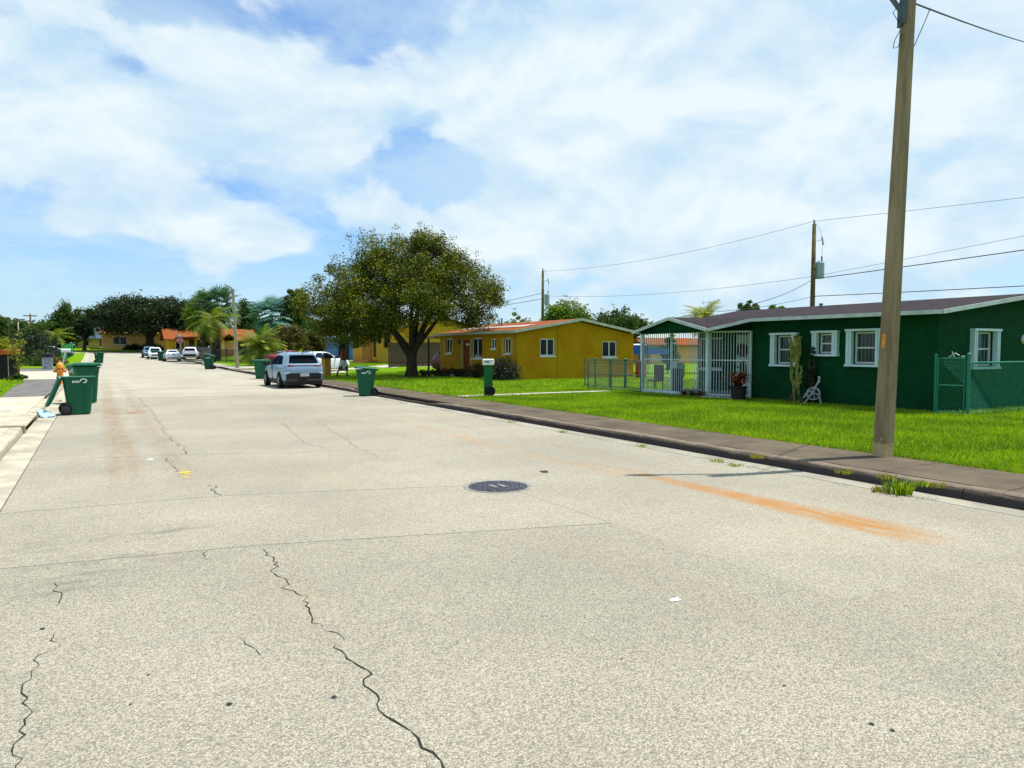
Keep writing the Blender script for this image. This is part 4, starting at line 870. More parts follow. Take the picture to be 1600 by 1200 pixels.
# ================================================================== POLES AND WIRES
def conc_mat():
    b = NB('pole_concrete'); v = b.pos()
    c = b.mix(b.rng(b.noise(b.mapping(v, (3, 3, .35)), 2.2, 6, .65), .3, .72), (.17, .135, .070), (.31, .255, .145))
    c = b.mix(b.math('MULTIPLY', b.rng(b.noise(b.mapping(v, (5, 5, .5)), 3, 6, .7), .55, .75), .7), c, (.10, .075, .04))
    sx = b.node('ShaderNodeSeparateXYZ'); b.link(v, sx.inputs[0])
    lo = b.math('ADD', sx.outputs[2], b.math('MULTIPLY', b.noise(v, 5, 5, .75), -.9))
    c = b.mix(b.rng(lo, -.18, -.26), c, (.44, .34, .17))
    b.bump(b.noise(v, 45, 6, .75), .6, .012); return b.fin(c, .9, .15)
MCONC = conc_mat(); MSTEEL = M('galvanised', (.22, .26, .28), .45, .5, .4, var=.15); MCABLE = M('black_cable', (.02, .022, .028), .6, .3)
MWIRE = M('grey_wire', (.10, .12, .15), .6, .3)
pb = G(1378, 713, .15); top = AY(1424, -60, pb.y + .05)
lp = thing('lamp_post', 'tall square concrete lamp post on the right sidewalk edge', 'lamp post', (pb.x, pb.y, .14))
HP = 8.6; lean = ((AY(1420, 0, pb.y).x - pb.x) / (AY(1420, 0, pb.y).z - .14))
def octo(w_, ch, cx, z, rot=R_(-9)):
    h = w_ / 2; pts = [(h, -h + ch), (h, h - ch), (h - ch, h), (-h + ch, h), (-h, h - ch), (-h, -h + ch), (-h + ch, -h), (h - ch, -h)]
    return [(cx + x * math.cos(rot) - y * math.sin(rot), x * math.sin(rot) + y * math.cos(rot), z) for x, y in pts]
mb = MB(); mb.loft([octo(.235 - .085 * t, .035, lean * HP * t, -.3 + (HP + .3) * t) for t in np.linspace(0, 1, 16)]); mb.build('shaft', MCONC, lp, off=(0, 0, 0))
def onpole(z, dx=0, dy=0): return (lean * z + dx * .87, dy - dx * .5 + (.03 if dx else 0), z)
zt = AY(1413, 30, pb.y).z - .14; MARM = M('arm_teal_grey', (.07, .10, .11), .5, .3, var=.15)
mb = MB(); mb.tube([onpole(zt - .1, -.11, -.03), onpole(zt + .15, -.12, -.03), onpole(zt + .45, -.35, -.03), onpole(zt + .8, -.75, -.03), onpole(zt + .95, -1.1, -.03)], [.038] * 5, 8); mb.build('arm', MARM, lp, off=(0, 0, 0), smooth=True)
mb = MB(); mb.box(lean * zt - .115, lean * zt - .06, -.04, .06, zt - .06, zt + .55); mb.build('bracket', MARM, lp, off=(0, 0, 0))
mb = MB(); hz = zt + .95; mb.loft([[(lean * hz - .94 - t * .42, .53 + t * .2 + s * w_, hz + q) for s, q in ((-1, 0), (1, 0), (.7, .08), (-.7, .08))] for t, w_ in ((0, .04), (.25, .09), (.7, .09), (1, .05))]); mb.build('lamp_head', MSTEEL, lp, off=(0, 0, 0))
mb = MB(); mb.tube([onpole(zt - .15, -.12, -.05), onpole(zt - .3, -.2, -.06), onpole(zt - .42, -.22, -.06), onpole(zt - .40, -.14, -.06), onpole(zt - .2, -.1, -.05)], .006, 6); mb.tube([onpole(zt + .3, -.12, -.05), onpole(zt + .1, -.25, -.06), onpole(zt - .1, -.12, -.06)], .005, 6); mb.build('loose_wire', MCABLE, lp, off=(0, 0, 0))
c = AY(1381, 533, pb.y - .13); tg = MB().box(-.03, .03, -.004, .004, -.10, .10).build('tag_plate', M('orange_tag', (.62, .24, .02), .6, var=.4, vs=22), lp, off=(0, 0, 0)); tg.location = (c.x - pb.x, -.128, c.z - .14); tg.rotation_euler = (0, lean * 1.0, R_(-9))
def span(label, a, c, sag, r, mat=None, name='power_line', n=14):
    a, c = Vector(a), Vector(c); mb = MB(); mb.tube([tuple(a + (c - a) * t - Vector((0, 0, sag * 4 * t * (1 - t)))) for t in np.linspace(0, 1, n)], r, 5)
    o_ = mb.build(name, mat or MWIRE); return tag(o_, label, 'wire')
a = Vector(onpole(AY(1432, 8, pb.y).z - .14, .09, 0)) + lp.location; e = AX(1600, 60, 24.0)
d_ = (e - a); far_end = a + d_ * 1.9
span('twisted black cable running from the lamp post top out to the right', a, (far_end.x, far_end.y, far_end.z), .1, .014, MCABLE, 'service_cable')
q0 = a + d_ * .085; mb = MB(); p1 = Vector(onpole(zt - .45, .08, 0)) + lp.location
mb.tube([q0, q0.lerp(p1, .3) + Vector((0, 0, -.04)), q0.lerp(p1, .75) + Vector((0, 0, -.07)), p1], .008, 6); tag(mb.build('drip_loop', MCABLE), 'drooping black loop between the cable and the lamp post', 'wire')
# wooden utility poles along the rear lot line
MTIMB = M('timber_pole', (.11, .085, .04), .9, .1, var=.3, vs=5); MTR = M('transformer_grey', (.25, .36, .36), .5, .4, var=.1)
def upole(label, x, y, h, trans=True, s=1.0, mat=None, name='utility_pole'):
    t = thing(name, label, 'utility pole', (x, y, .05)); mb = MB(); mb.tube([(0, 0, -.3), (0, 0, h * .5), (.02, 0, h)], [.15 * s, .13 * s, .10 * s], 10); mb.build('pole', mat or MTIMB, t, off=(0, 0, 0), smooth=True)
    MB().lathe([(.03, h), (.05, h + .05), (.025, h + .1), (.05, h + .17), (.02, h + .24)], 8).build('insulator', MIRON, t, off=(0, 0, 0))
    if trans:
        mb = MB(); mb.lathe([(.20, h - 3.0), (.23, h - 2.95), (.23, h - 2.15), (.17, h - 2.05)], 14, c=(.38 * math.cos(-.5), .38 * math.sin(-.5), 0)); tr = mb.build('transformer', MTR, t, off=(0, 0, 0), smooth=False)
        mb = MB(); mb.lathe([(.03, h - 2.06), (.05, h - 2.0), (.03, h - 1.9), (.05, h - 1.84), (.02, h - 1.75)], 8, c=(.45, -.2, 0)); mb.build('bushing', MIRON, tr, off=(0, 0, 0))
        mb = MB(); mb.tube([(.05, 0, h - .95), (.45, -.2, h - .85)], .02, 6); mb.tube([(.42, -.2, h - .7), (.5, -.25, h - 1.15)], .04, 8); mb.build('fuse_cutout', MTR, t, off=(0, 0, 0))
        mb = MB(); mb.tube([(.0, 0, h + .2), (.4, -.15, h - .4), (.46, -.2, h - .8), (.47, -.2, h - 1.3), (.45, -.2, h - 1.76)], .008, 5); mb.build('jumper', MWIRE, t, off=(0, 0, 0))
    return t
RLX = 34.5; pA = AX(1272, 350, RLX); pB = AX(848, 423, RLX)
upole('wooden utility pole with grey transformer behind the green house', RLX, pA.y, pA.z - .05); upole('wooden utility pole with transformer behind the yellow house', RLX, pB.y, pB.z - .05)
zA = [AX(1272, v, RLX).z for v in (346, 432, 436, 463, 470)]; Yn = -6.0
def zat(v): return AX(1600, v, RLX)
for k, (v, z0, lab, r) in enumerate(((305, zA[0], 'thin top power line right of the near utility pole', .010), (365, zA[1], 'thin middle wire right of the near utility pole', .009), (387, zA[2], 'thick twisted cable right of the near utility pole', .022), (443, zA[3], 'lowest telephone cable right of the near utility pole', .020))):
    e = zat(v); sl_ = (e.z - z0) / (e.y - pA.y); span(lab, (RLX - .05, pA.y - .05, z0), (RLX - .05, Yn, z0 + sl_ * (Yn - pA.y) * 1.0), .12, r, MCABLE if k > 1 else MWIRE)
for k, (z0, vB, lab, r, sag) in enumerate(((zA[0], 424, 'thin top power line between the two utility poles', .010, .55), (zA[1], 462, 'middle wire between the two utility poles', .010, .45))):
    span(lab, (RLX - .05, pA.y, z0), (RLX - .05, pB.y, AX(848, vB, RLX).z), sag, r)
e = AX(1180, 474, 27); span('dark drop cable from the utility pole down over the green house roof', (RLX, pA.y, zA[2]), tuple(e), .15, .016, MCABLE, 'service_cable')
e = AX(1120, 487, 27); span('lower drop cable from the utility pole down to the green house', (RLX, pA.y, zA[3]), tuple(e), .12, .012, MCABLE, 'service_cable')
span('thin wires left of the far utility pole', (RLX - .05, pB.y, AX(848, 458, RLX).z), (RLX - 1, 110, AX(848, 458, RLX).z - .3), .8, .02); span('lower cable left of the far utility pole', (RLX - .05, pB.y, AX(848, 467, RLX).z), (22.0, 69.5, 4.6), .3, .022, MCABLE, 'service_cable')
# far lamp post and the small poles on the left
lb = G(371, 575, .15); ltop = AX(367, 452, lb.x)
l2 = thing('lamp_post', 'distant pale concrete lamp post beside the black fence', 'lamp post', (lb.x, lb.y, .14)); hh = ltop.z - .14
mb = MB(); mb.loft([octo(.30 - .1 * t, .04, -.0 - .25 * t, hh * t - .2 * (1 - t)) for t in np.linspace(0, 1, 8)]); mb.build('shaft', M('pale_pole', (.32, .28, .19), .9), l2, off=(0, 0, 0))
mb = MB(); mb.tube([(-.25, 0, hh - .9), (-.4, 0, hh + .1), (-.9, 0, hh + .35)], .06, 6); mb.build('arm', MSTEEL, l2, off=(0, 0, 0))
t_ = AY(47, 491, 190); t2 = upole('far utility pole with cross arm above the left trees', t_.x, 190, t_.z, False, 1.6); MB().box(-1.3, 1.3, -.1, .1, t_.z - .5, t_.z - .3).build('cross_arm', MTIMB, t2, off=(0, 0, 0))
t_ = AY(28, 504, 120); upole('thin pale pole left of the far utility pole', t_.x, 120, t_.z, False, .7, MATS['pale_pole'])

# ================================================================== FENCES
MLINK = M('green_fence_paint', (.012, .17, .11), .5, .4, var=.15); MLINKW = M('green_chain_wire', (.03, .24, .16), .5, .4)
MLINK2 = M('dull_fence', (.05, .12, .08), .6, .3, var=.2)
def chain(mb, a, c, z0, z1, pitch, w_):
    a, c = Vector((a[0], a[1], 0)), Vector((c[0], c[1], 0)); L = (c - a).length; d = (c - a) / L; n = Vector((-d.y, d.x, 0)); H_ = z1 - z0
    k = int((L + H_) / pitch) + 1
    for s in (1, -1):
        for i in range(k):
            u0 = i * pitch - (H_ if s > 0 else 0); u1 = u0 + H_
            if s > 0: pts = [(u0, z0), (u1, z1)]
            else: pts = [(u0, z1), (u1, z0)]
            (ua, za), (ub, zb) = pts
            if ub < 0 or ua > L: continue
            if ua < 0: za += (zb - za) * (0 - ua) / (ub - ua); ua = 0
            if ub > L: zb = za + (zb - za) * (L - ua) / (ub - ua); ub = L
            if ub - ua < .01: continue
            p, q = a + d * ua + Vector((0, 0, za)) + n * (.003 * s), a + d * ub + Vector((0, 0, zb)) + n * (.003 * s)
            dd = (q - p).normalized(); up = n.cross(dd)
            vs = [x + y for x in (p, q) for y in (up * w_ * .58, -up * w_ * .29 + n * w_ * .5, -up * w_ * .29 - n * w_ * .5)]
            mb.add(vs, [(0, 1, 4, 3), (1, 2, 5, 4), (2, 0, 3, 5)])
def post(parent, p, z0, z1, r, mat, cap=True, name='post'):
    mb = MB(); mb.tube([(p[0], p[1], z0), (p[0], p[1], z1)], r, 10); o_ = mb.build(name, mat, parent)
    if cap: MB().lathe([(r * 1.25, z1 - .02), (r * 1.2, z1 + .02), (r * .5, z1 + .05)], 10, c=(p[0], p[1], 0)).build('cap', mat, o_)
    return o_
gx0, gy0 = 18.22, 10.24; gx1, gy1 = 18.30, 9.52
ga = thing('fence_gate', 'green chain-link gate at the corner of the green house', 'gate', (gx0, gy0, .14))
post(ga, (gx0, gy0), .05, 1.60, .032, MLINK)
for z in (.20, .86, 1.53): mb = MB(); mb.tube([(gx0, gy0 - .05, z), (gx1, gy1 + .07, z)], .018, 8); mb.build('rail', MLINK, ga)
for p in ((gx0, gy0 - .05), (gx1, gy1 + .07)): mb = MB(); mb.tube([(p[0], p[1], .2), (p[0], p[1], 1.53)], .018, 8); mb.build('stile', MLINK, ga)
mb = MB(); chain(mb, (gx0, gy0 - .06), (gx1, gy1 + .08), .22, 1.52, .075, .0085); mb.build('wire_mesh', MLINKW, ga, kind='stuff')
mb = MB(); mb.tube([(18.26, 9.95, 1.56), (18.26, 9.80, 1.66), (18.26, 9.70, 1.60)], .012, 6); mb.tube([(18.26, 9.88, 1.70), (18.26, 9.82, 1.56)], .010, 6); mb.tube([(18.28, 9.66, 1.58), (18.28, 9.58, 1.58)], .015, 6); mb.build('latch', M('galvanised_latch', (.5, .55, .55), .4, .5, .3), ga)
fc = thing('chain_link_fence', 'green chain-link fence running right from the gate past the side window', 'fence', (gx1, gy1, .14))
for i in range(4): post(fc, (gx1 + i * 2.9, gy1 - .02 - i * .1), .05, 1.62 if i == 0 else 1.46, .04 if i == 0 else .03, MLINK)
mb = MB(); mb.tube([(gx1, gy1, 1.43), (gx1 + 8.7, gy1 - .32, 1.43)], .021, 8); mb.build('top_rail', MLINK, fc)
mb = MB(); chain(mb, (gx1 + .04, gy1), (gx1 + 8.7, gy1 - .32), .17, 1.42, .075, .0085); mb.build('wire_mesh', MLINKW, fc, kind='stuff')
# low pen of chain-link between the houses
fp = thing('pen_fence', 'grey green chain-link pen left of the white porch grille', 'fence', (17.2, 22, .14))
ya, yb = AX(919, 585, 17.2).y, AX(1001, 585, 17.2).y
for y_, r in ((ya, .03), ((ya + yb) / 2 + .1, .02), (yb, .02)): post(fp, (17.2, y_), .1, 1.28, r, MLINK2)
for z in (.22, .78, 1.25): mb = MB(); mb.tube([(17.2, ya, z), (17.2, yb, z)], .018, 6); mb.build('rail', MLINK2, fp)
mb = MB(); chain(mb, (17.2, yb), (17.2, ya), .2, 1.24, .09, .0045); mb.build('wire_mesh', MLINK2, fp, kind='stuff')
fb = thing('pen_fence', 'rear run of the chain-link pen nearest the yellow house', 'fence', (18.6, 25, .14))
bx = 18.6; ys_ = [AX(u, 585, bx).y for u in (914, 930, 953, 977, 1004)]
for y_, r in zip(ys_, (.025, .04, .05, .06, .04)): post(fb, (bx, y_), .1, 1.34, r, MLINK2)
for z in (.2, 1.31): mb = MB(); mb.tube([(bx, ys_[0], z), (bx, ys_[-1], z)], .02, 6); mb.build('rail', MLINK2, fb)
mb = MB(); chain(mb, (bx, ys_[-1]), (bx, ys_[0]), .2, 1.3, .1, .0045); mb.build('wire_mesh', MLINK2, fb, kind='stuff')
# black fence with solid boards, and black pickets further right
MBLK = M('black_paint', (.010, .010, .014), .5, .4, var=.3)
fx = 12.2; f0, f1 = AX(291, 550, 12.6).y, AX(336, 550, fx).y
sb = thing('black_board_fence', 'solid black board fence behind the far white sedan', 'fence', (fx, f1, .14)); k = 14
for i in range(k):
    y_ = f1 + (f0 - f1) * i / k; x_ = fx + .4 * i / k; mb = MB(); mb.box(x_ - .02, x_ + .02, y_ + .03, y_ + (f0 - f1) / k - .03, zg(y_) + .15, zg(y_) + 1.75); mb.build('board', MBLK, sb)
pf = thing('black_picket_fence', 'black iron picket fence in front of the small peach house', 'fence', (fx, f1, .14)); e1 = AX(441, 550, 15.0); a_ = Vector((fx, f1 - .1, 0)); c_ = Vector((15.0, e1.y, 0))
mb = MB(); L = (c_ - a_).length; n = int(L / .17)
for i in range(n): p = a_ + (c_ - a_) * i / n; z = gz(p.x, p.y); mb.box(p.x - .012, p.x + .012, p.y - .012, p.y + .012, z, z + 1.5)
mb.build('pickets', MBLK, pf, kind='stuff')
for z in (.25, 1.35):
    mb = MB(); mb.beam((a_.x, a_.y, gz(a_.x, a_.y) + z), (c_.x, c_.y, gz(c_.x, c_.y) + z), .05); mb.build('rail', MBLK, pf)
for i in range(6): p = a_ + (c_ - a_) * i / 5; z = gz(p.x, p.y); mb = MB(); mb.box(p.x - .05, p.x + .05, p.y - .05, p.y + .05, z - .1, z + 1.65); mb.build('post', MBLK, pf)
# bright green screen fence on the left
MGRN = M('bright_green_screen', (.02, .40, .04), .7, .2, var=.15)
a_, c_ = G(104, 562, .14), G(114, 557, .14); s0 = Vector((-3.4, 84, 0)); s1 = Vector((-3.1, 104, 0))
gs = thing('green_screen_fence', 'bright green screen fence along the left sidewalk far off', 'fence', (-3.4, 84, .14))
for i in range(7):
    y_ = 100 + i * 3; x_ = -3.6 + i * .1; mb = MB(); mb.box(x_ - .03, x_ + .02, y_ + .05, y_ + 2.95, zg(y_) + .2, zg(y_) + 2.0); mb.build('panel', MGRN, gs)
for i in range(8): y_ = 100 + i * 3; x_ = -3.6 + i * .1; mb = MB(); mb.box(x_ - .05, x_ + .04, y_ - .05, y_ + .05, zg(y_) + .1, zg(y_) + 2.1); mb.build('post', MLINK, gs)

# ================================================================== CARTS
MBIN = M('green_cart_plastic', (.0012, .092, .040), .45, .28, var=.10, vs=3); MBIND = M('dark_cart_plastic', (.0012, .066, .034), .5, .25, var=.12, vs=3)
MTYRE = M('black_rubber', (.012, .012, .013), .85, .2); MLOGO = M('white_print', (.72, .78, .76), .6)
def make_cart(label, loc, rz, lid=0.0, s=1.0, mat=None, logo=True, group='green wheeled refuse carts'):
    """wheeled cart, front = +x, wheels and lid hinge at the back (-x)"""
    mat = mat or MBIN; t = thing('refuse_cart', label, 'cart', loc, rz, group); Z = (0, 0, 0)
    def ring(x0, x1, hw, z, ch=.05): return [(x0 + ch, -hw, z), (x1 - ch, -hw, z), (x1, -hw + ch, z), (x1, hw - ch, z), (x1 - ch, hw, z), (x0 + ch, hw, z), (x0, hw - ch, z), (x0, -hw + ch, z)]
    mb = MB(); mb.loft([ring(-.24, .27, .25, .02), ring(-.25, .28, .255, .08), ring(-.29, .32, .275, .45), ring(-.33, .35, .29, .80), ring(-.33, .36, .295, .82), ring(-.36, .385, .31, .98), ring(-.39, .41, .335, .985), ring(-.39, .41, .335, 1.02)]); mb.build('body', mat, t, off=Z)
    for s_ in (-1, 1):                                                # moulded ribs on the sides
        mb = MB()
        for x0 in (-.16, .16): mb.add([(x0 + dx + (.0 if z < .5 else 0), s_ * (hw + .012 * q), z) for z, hw in ((.1, .256), (.78, .288)) for dx, q in ((-.03, -.3), (-.02, 1), (.02, 1), (.03, -.3))], [(0, 1, 5, 4), (1, 2, 6, 5), (2, 3, 7, 6)])
        mb.build('side_rib', mat, t, off=Z)
        mb = MB(); mb.lathe([(.10, -.03), (.145, -.03), (.15, -.015), (.15, .025), (.145, .035), (.10, .035)], 18, 'y', (-.30, s_ * .285, .15)); wh = mb.build('wheel', MTYRE, t, off=Z)
        mb = MB(); mb.lathe([(.09, .0), (.10, .03), (.03, .042)] if s_ > 0 else [(.03, -.042), (.10, -.03), (.09, 0)], 14, 'y', (-.30, s_ * .285, .15)); mb.build('hub', M('hub_black', (.02, .02, .022), .5, .4), wh, off=Z)
    mb = MB(); mb.tube([(-.30, -.27, .15), (-.30, .27, .15)], .014, 8); mb.build('axle', MSTEEL, t, off=Z)
    mb = MB(); mb.tube([(-.38, -.29, .97), (-.47, -.28, .99), (-.47, .28, .99), (-.38, .29, .97)], .018, 8); mb.build('handle', mat, t, off=Z)
    # lid: shallow dome with a turned-down rim, rotated about the rear hinge
    ca, sa = math.cos(lid), math.sin(lid)
    def hp(x, y, z): dx, dz = x + .40, z - 1.03; return (-.40 + dx * ca - dz * sa, y, 1.03 + dx * sa + dz * ca)
    mb = MB(); prof = [(-.40, .345, 1.00), (-.40, .345, 1.045), (-.30, .30, 1.085), (0, .28, 1.105)]
    rings = []
    for inset, z in ((0, .995), (.0, 1.04), (.05, 1.075), (.16, 1.10)): rings.append([hp(x, y, z) for x, y, _ in ring(-.41 + inset * .8, .45 - inset, .355 - inset * .8, z, .06)])
    mb.loft(rings); l_ = mb.build('lid', mat, t, off=Z)
    mb = MB(); mb.tube([hp(-.40, -.30, 1.03), hp(-.40, .30, 1.03)], .02, 8); mb.build('hinge', mat, l_, off=Z)
    if logo:                                                          # small white crest with letter strokes, front and sides
        def mark(P):
            mb = MB(); x = -.16
            for w_ in (.035, .03, .035, .03): mb.add([P(x, .0), P(x + w_, .0), P(x + w_, .055), P(x, .055)], [(0, 1, 2, 3)]); x += w_ + .012
            pts = [(.10 + .085 * math.cos(a), .05 + .065 * math.sin(a)) for a in np.linspace(-1.6, 3.4, 12)]; pin = [(.10 + .055 * math.cos(a), .05 + .038 * math.sin(a)) for a in np.linspace(-1.6, 3.4, 12)]
            for (a, b_), (c, d) in zip(zip(pts, pin), zip(pts[1:], pin[1:])): mb.add([P(*a), P(*b_), P(*d), P(*c)], [(0, 1, 2, 3)])
            mb.build('printed_mark', MLOGO, t, off=Z)
        mark(lambda a, h: (.362 + .16 * (h + .02) * .9, a, .87 + h)); mark(lambda a, h: (-a * -1 + .02, -.303 - .1 * (h + .02), .86 + h)); mark(lambda a, h: (-a + .02, .303 + .1 * (h + .02), .86 + h))
    if s != 1: t.scale = (s, s, s)
    return t
c = G(121, 648.5); make_cart('green cart with its lid hanging open beside the storm inlet', (c.x + .02, c.y + .3, .003), R_(4), R_(248))
c = AY(131, 600, 27.2); make_cart('taller green cart directly behind the open cart on the left', (c.x, 27.2, .003), R_(-74), R_(4), 1.16)
c = G(561, 619); make_cart('green cart with white mark at the right kerb in front of the yellow house', (c.x + .30, c.y + .05, .003), R_(163), R_(5), .98)
c = G(412, 592); make_cart('green cart half hidden behind the parked silver blue car', (c.x - .05, c.y + .2, .003), R_(-140), 0, 1.05)
c = G(327, 577); make_cart('green cart with tilted lid at the kerb by the distant lamp post', (c.x, c.y, .01), R_(158), R_(16), 1.12, MBIND)
c = G(252, 563.5); make_cart('green cart on the street just left of the far white sedan', (c.x, c.y, zg(c.y)), R_(-110), 0, 1.1, MBIND)
c = G(244, 562.5); make_cart('leftmost green cart of the pair by the far white cars', (c.x, c.y + 3, zg(c.y + 3)), R_(-80), 0, 1.1, MBIND)
c = G(155, 567.5); make_cart('dark green cart alone in the street near the junction', (c.x, c.y, zg(c.y)), R_(-60), 0, 1.15, MBIND)

# ================================================================== SMALL STREET THINGS
# mailbox pillars
def pillar(label, loc, w_, d_, h, mat, topname, topmat, rz=0, lean_=0):
    t = thing('mailbox_pillar', label, 'mailbox', loc, rz); Z = (0, 0, 0)
    MB().box(-d_ / 2, d_ / 2, -w_ / 2, w_ / 2, 0, h - .2).build('column', mat, t, off=Z, bevel=.012)
    return t
c = G(763, 618.5, .14); P_ = pillar('green mailbox pillar with white top and black tyre on the lawn edge', (c.x, c.y, .13), .30, .30, 1.28, M('pillar_green', (.006, .11, .022), .6, .3, var=.2, vs=4), '', None, R_(-28)); Z = (0, 0, 0)
bx_ = MB().box(-.20, .20, -.20, .20, 1.082, 1.29).build('mailbox', M('mailbox_white', (.78, .80, .74), .5), P_, off=Z, bevel=.02)
MB().box(-.17, .17, -.17, .17, 1.07, 1.081).build('collar', MBLK, P_, off=Z)
mb = MB()
for (x, z, w_, h_) in ((-.17, 1.165, .07, .02), (-.13, 1.185, .08, .025), (-.05, 1.15, .05, .035), (-.09, 1.205, .06, .02), (-.02, 1.205, .05, .03), (.05, 1.21, .07, .02)): mb.box(x + .02, x + w_ + .02, -.2025, -.2005, z, z + h_); mb.box(-.2025, -.2005, -x - w_ - .02, -x - .02, z, z + h_)
mb.build('lettering', M('black_lettering', (.03, .03, .03), .7), bx_, off=Z)
mb = MB(); mb.lathe([(.11, -.25), (.17, -.26), (.185, -.23), (.185, -.17), (.11, -.16)], 24, 'y', (.06, 0, .185)); ty = mb.build('tyre', MTYRE, P_, off=Z, smooth=False)
MB().lathe([(.12, -.245), (.12, -.215)], 20, 'y', (.06, 0, .185)).build('disc', M('hub_purple_black', (.02, .015, .02), .6), ty, off=Z)
c = G(510, 588, .14); P_ = pillar('ochre mailbox pillar with black mailbox beside the parked car', (c.x, c.y, .13), .42, .42, 1.28, M('pillar_ochre', (.46, .26, .04), .85, .15, var=.15, vs=4), '', None, R_(10))
mb = MB(); mb.loft([[(x, y, z) for y, z in ((-.24, 1.08), (.24, 1.08), (.24, 1.24), (.17, 1.34), (-.17, 1.34), (-.24, 1.24))] for x in (-.26, .26)]); mb.build('mailbox', MBLK, P_, off=Z)
c = AY(74, 566, 70); P_ = pillar('grey stone mailbox pillar on the left lawn by the round shrub', (c.x, 70, zg(70) + .13), .8, .7, 1.15, M('grey_stone', (.26, .28, .30), .9, .15, var=.35, vs=5), '', None)
MB().box(-.4, .4, -.42, .42, .96, 1.3).build('mailbox', MBLK, P_, off=Z, bevel=.05)
# red-capped dark planter at the left edge
c = AY(7, 585, 47.5); pl_ = thing('brick_planter', 'dark pillar with terracotta orange top cut by the left photo edge', 'planter', (c.x, 47.5, .13)); 
for x in (-.42, 0, .42): MB().box(x - .19, x + .19, -.4, .4, 0, 1.32).build('panel', M('planter_dark', (.02, .014, .012), .8), pl_, off=Z)
MB().box(.20, .24, -.43, -.40, 0, 1.35).box(-.24, -.20, -.43, -.40, 0, 1.35).build('strip', M('planter_strip', (.38, .33, .30), .8), pl_, off=Z)
MB().box(-.68, .68, -.48, .48, 1.33, 1.62).build('cap', M('terracotta', (.40, .11, .03), .85, .15, var=.2), pl_, off=Z, bevel=.04)
# white post box on a leaning post
c = AY(99, 560, 72); wm = thing('post_mailbox', 'white mailbox on a leaning white post behind the hydrant', 'mailbox', (c.x, 72, zg(72) + .13)); mb = MB(); mb.beam((-.15, 0, -.1), (.15, 0, 1.35), .14); mb.build('post', MWHITE, wm, off=Z)
mb = MB(); mb.loft([[(x, y, z) for y, z in ((-.16, 1.35), (.16, 1.35), (.16, 1.55), (.1, 1.66), (-.1, 1.66), (-.16, 1.55))] for x in (-.15, .55)]); mb.build('box', MWHITE, wm, off=Z)
# fire hydrant
c = AY(93.5, 575, 40); hy = thing('fire_hydrant', 'orange fire hydrant behind the open green cart', 'hydrant', (c.x, 40, .12)); MHY = M('hydrant_orange', (.62, .22, .025), .55, .35, var=.15)
mb = MB(); mb.lathe([(.20, 0), (.20, .05), (.14, .06), (.13, .72), (.19, .74), (.19, .80), (.15, .82)], 16); mb.build('barrel', MHY, hy, off=Z)
mb = MB(); mb.lathe([(.16, .82), (.15, .90), (.11, .98), (.05, 1.03), (.05, 1.09), (.02, 1.10)], 16); mb.build('bonnet', M('hydrant_top', (.60, .28, .06), .55, .35), hy, off=Z)
for ax_, cc in (('x', (.1, 0, .62)), ('x', (-.26, 0, .62))): mb = MB(); mb.lathe([(.07, 0), (.07, .10), (.09, .11), (.09, .15), (.03, .17)] if cc[0] > 0 else [(.03, -.01), (.09, .01), (.09, .05), (.07, .06), (.07, .16)], 12, ax_, cc); mb.build('outlet', MHY, hy, off=Z)
mb = MB(); mb.lathe([(.10, -.28), (.11, -.26), (.11, -.20), (.09, -.19), (.09, -.1)], 12, 'y', (0, 0, .56)); mb.build('pumper_outlet', MHY, hy, off=Z)
# crumpled pale blue sheet lying in the gutter
c = G(76, 648); bs = thing('plastic_sheet', 'pale blue plastic sheet lying over the left kerb by the inlet', 'litter', (-1.22, 22.1, .0)); bs.scale = (.62, .62, .8); mb = MB(); nx, ny = 7, 8; vs = []
for j in range(ny):
    for i in range(nx):
        u_, v_ = i / (nx - 1), j / (ny - 1); w_ = .25 + .75 * math.sin(math.pi * min(1, v_ * .75 + .12)); x = -.34 + u_ * .62 * w_ + .25 * (1 - v_); y = -.5 + v_ * 1.25; z = .025 + .20 * v_ * (1 - .3 * u_) + .03 * math.sin(9 * u_ + 4 * v_); vs.append((x, y, z))
mb.add(vs, [(j * nx + i, j * nx + i + 1, (j + 1) * nx + i + 1, (j + 1) * nx + i) for j in range(ny - 1) for i in range(nx - 1)]); o_ = mb.build('sheet', M('pale_blue_plastic', (.33, .52, .72), .5, .4, var=.1), bs, off=Z, smooth=True); m_ = o_.modifiers.new('s', 'SOLIDIFY'); m_.thickness = .012
# stop sign
c = AX(281, 532, 10.75); st = thing('stop_sign', 'red octagonal stop sign at the end of the right sidewalk', 'sign', (c.x, c.y, zg(c.y) + .14)); hz = c.z - st.location.z
MB().box(-.04, .04, .0, .05, 0, hz + .45).build('post', MSTEEL, st, off=Z)
def octp(r, y): return [(r * math.cos(a), y, hz + r * math.sin(a)) for a in [math.pi / 8 + i * math.pi / 4 for i in range(8)]]
mb = MB(); mb.prism(octp(.44, -.012), (0, .012, 0)); f_ = mb.build('border', MWHITE, st, off=Z); mb = MB(); mb.prism(octp(.40, -.018), (0, .005, 0)); f_ = mb.build('face', M('sign_red', (.50, .008, .02), .45, .4), st, off=Z)
me = text_mesh('STOP', .34); o_ = put('lettering', me, MWHITE, st); o_.location = (0, -.022, hz); o_.rotation_euler = (math.pi / 2, 0, 0); st.rotation_euler = (0, 0, R_(-6))
for i, (ang, zz) in enumerate(((0, hz + .62), (1.2, hz + .82))): mb = MB(); mb.cbox((0, .02, zz), .9, .02, .18, ang); mb.build('street_name_blade', M('blade_grey', (.30, .33, .30), .5), st, off=Z)

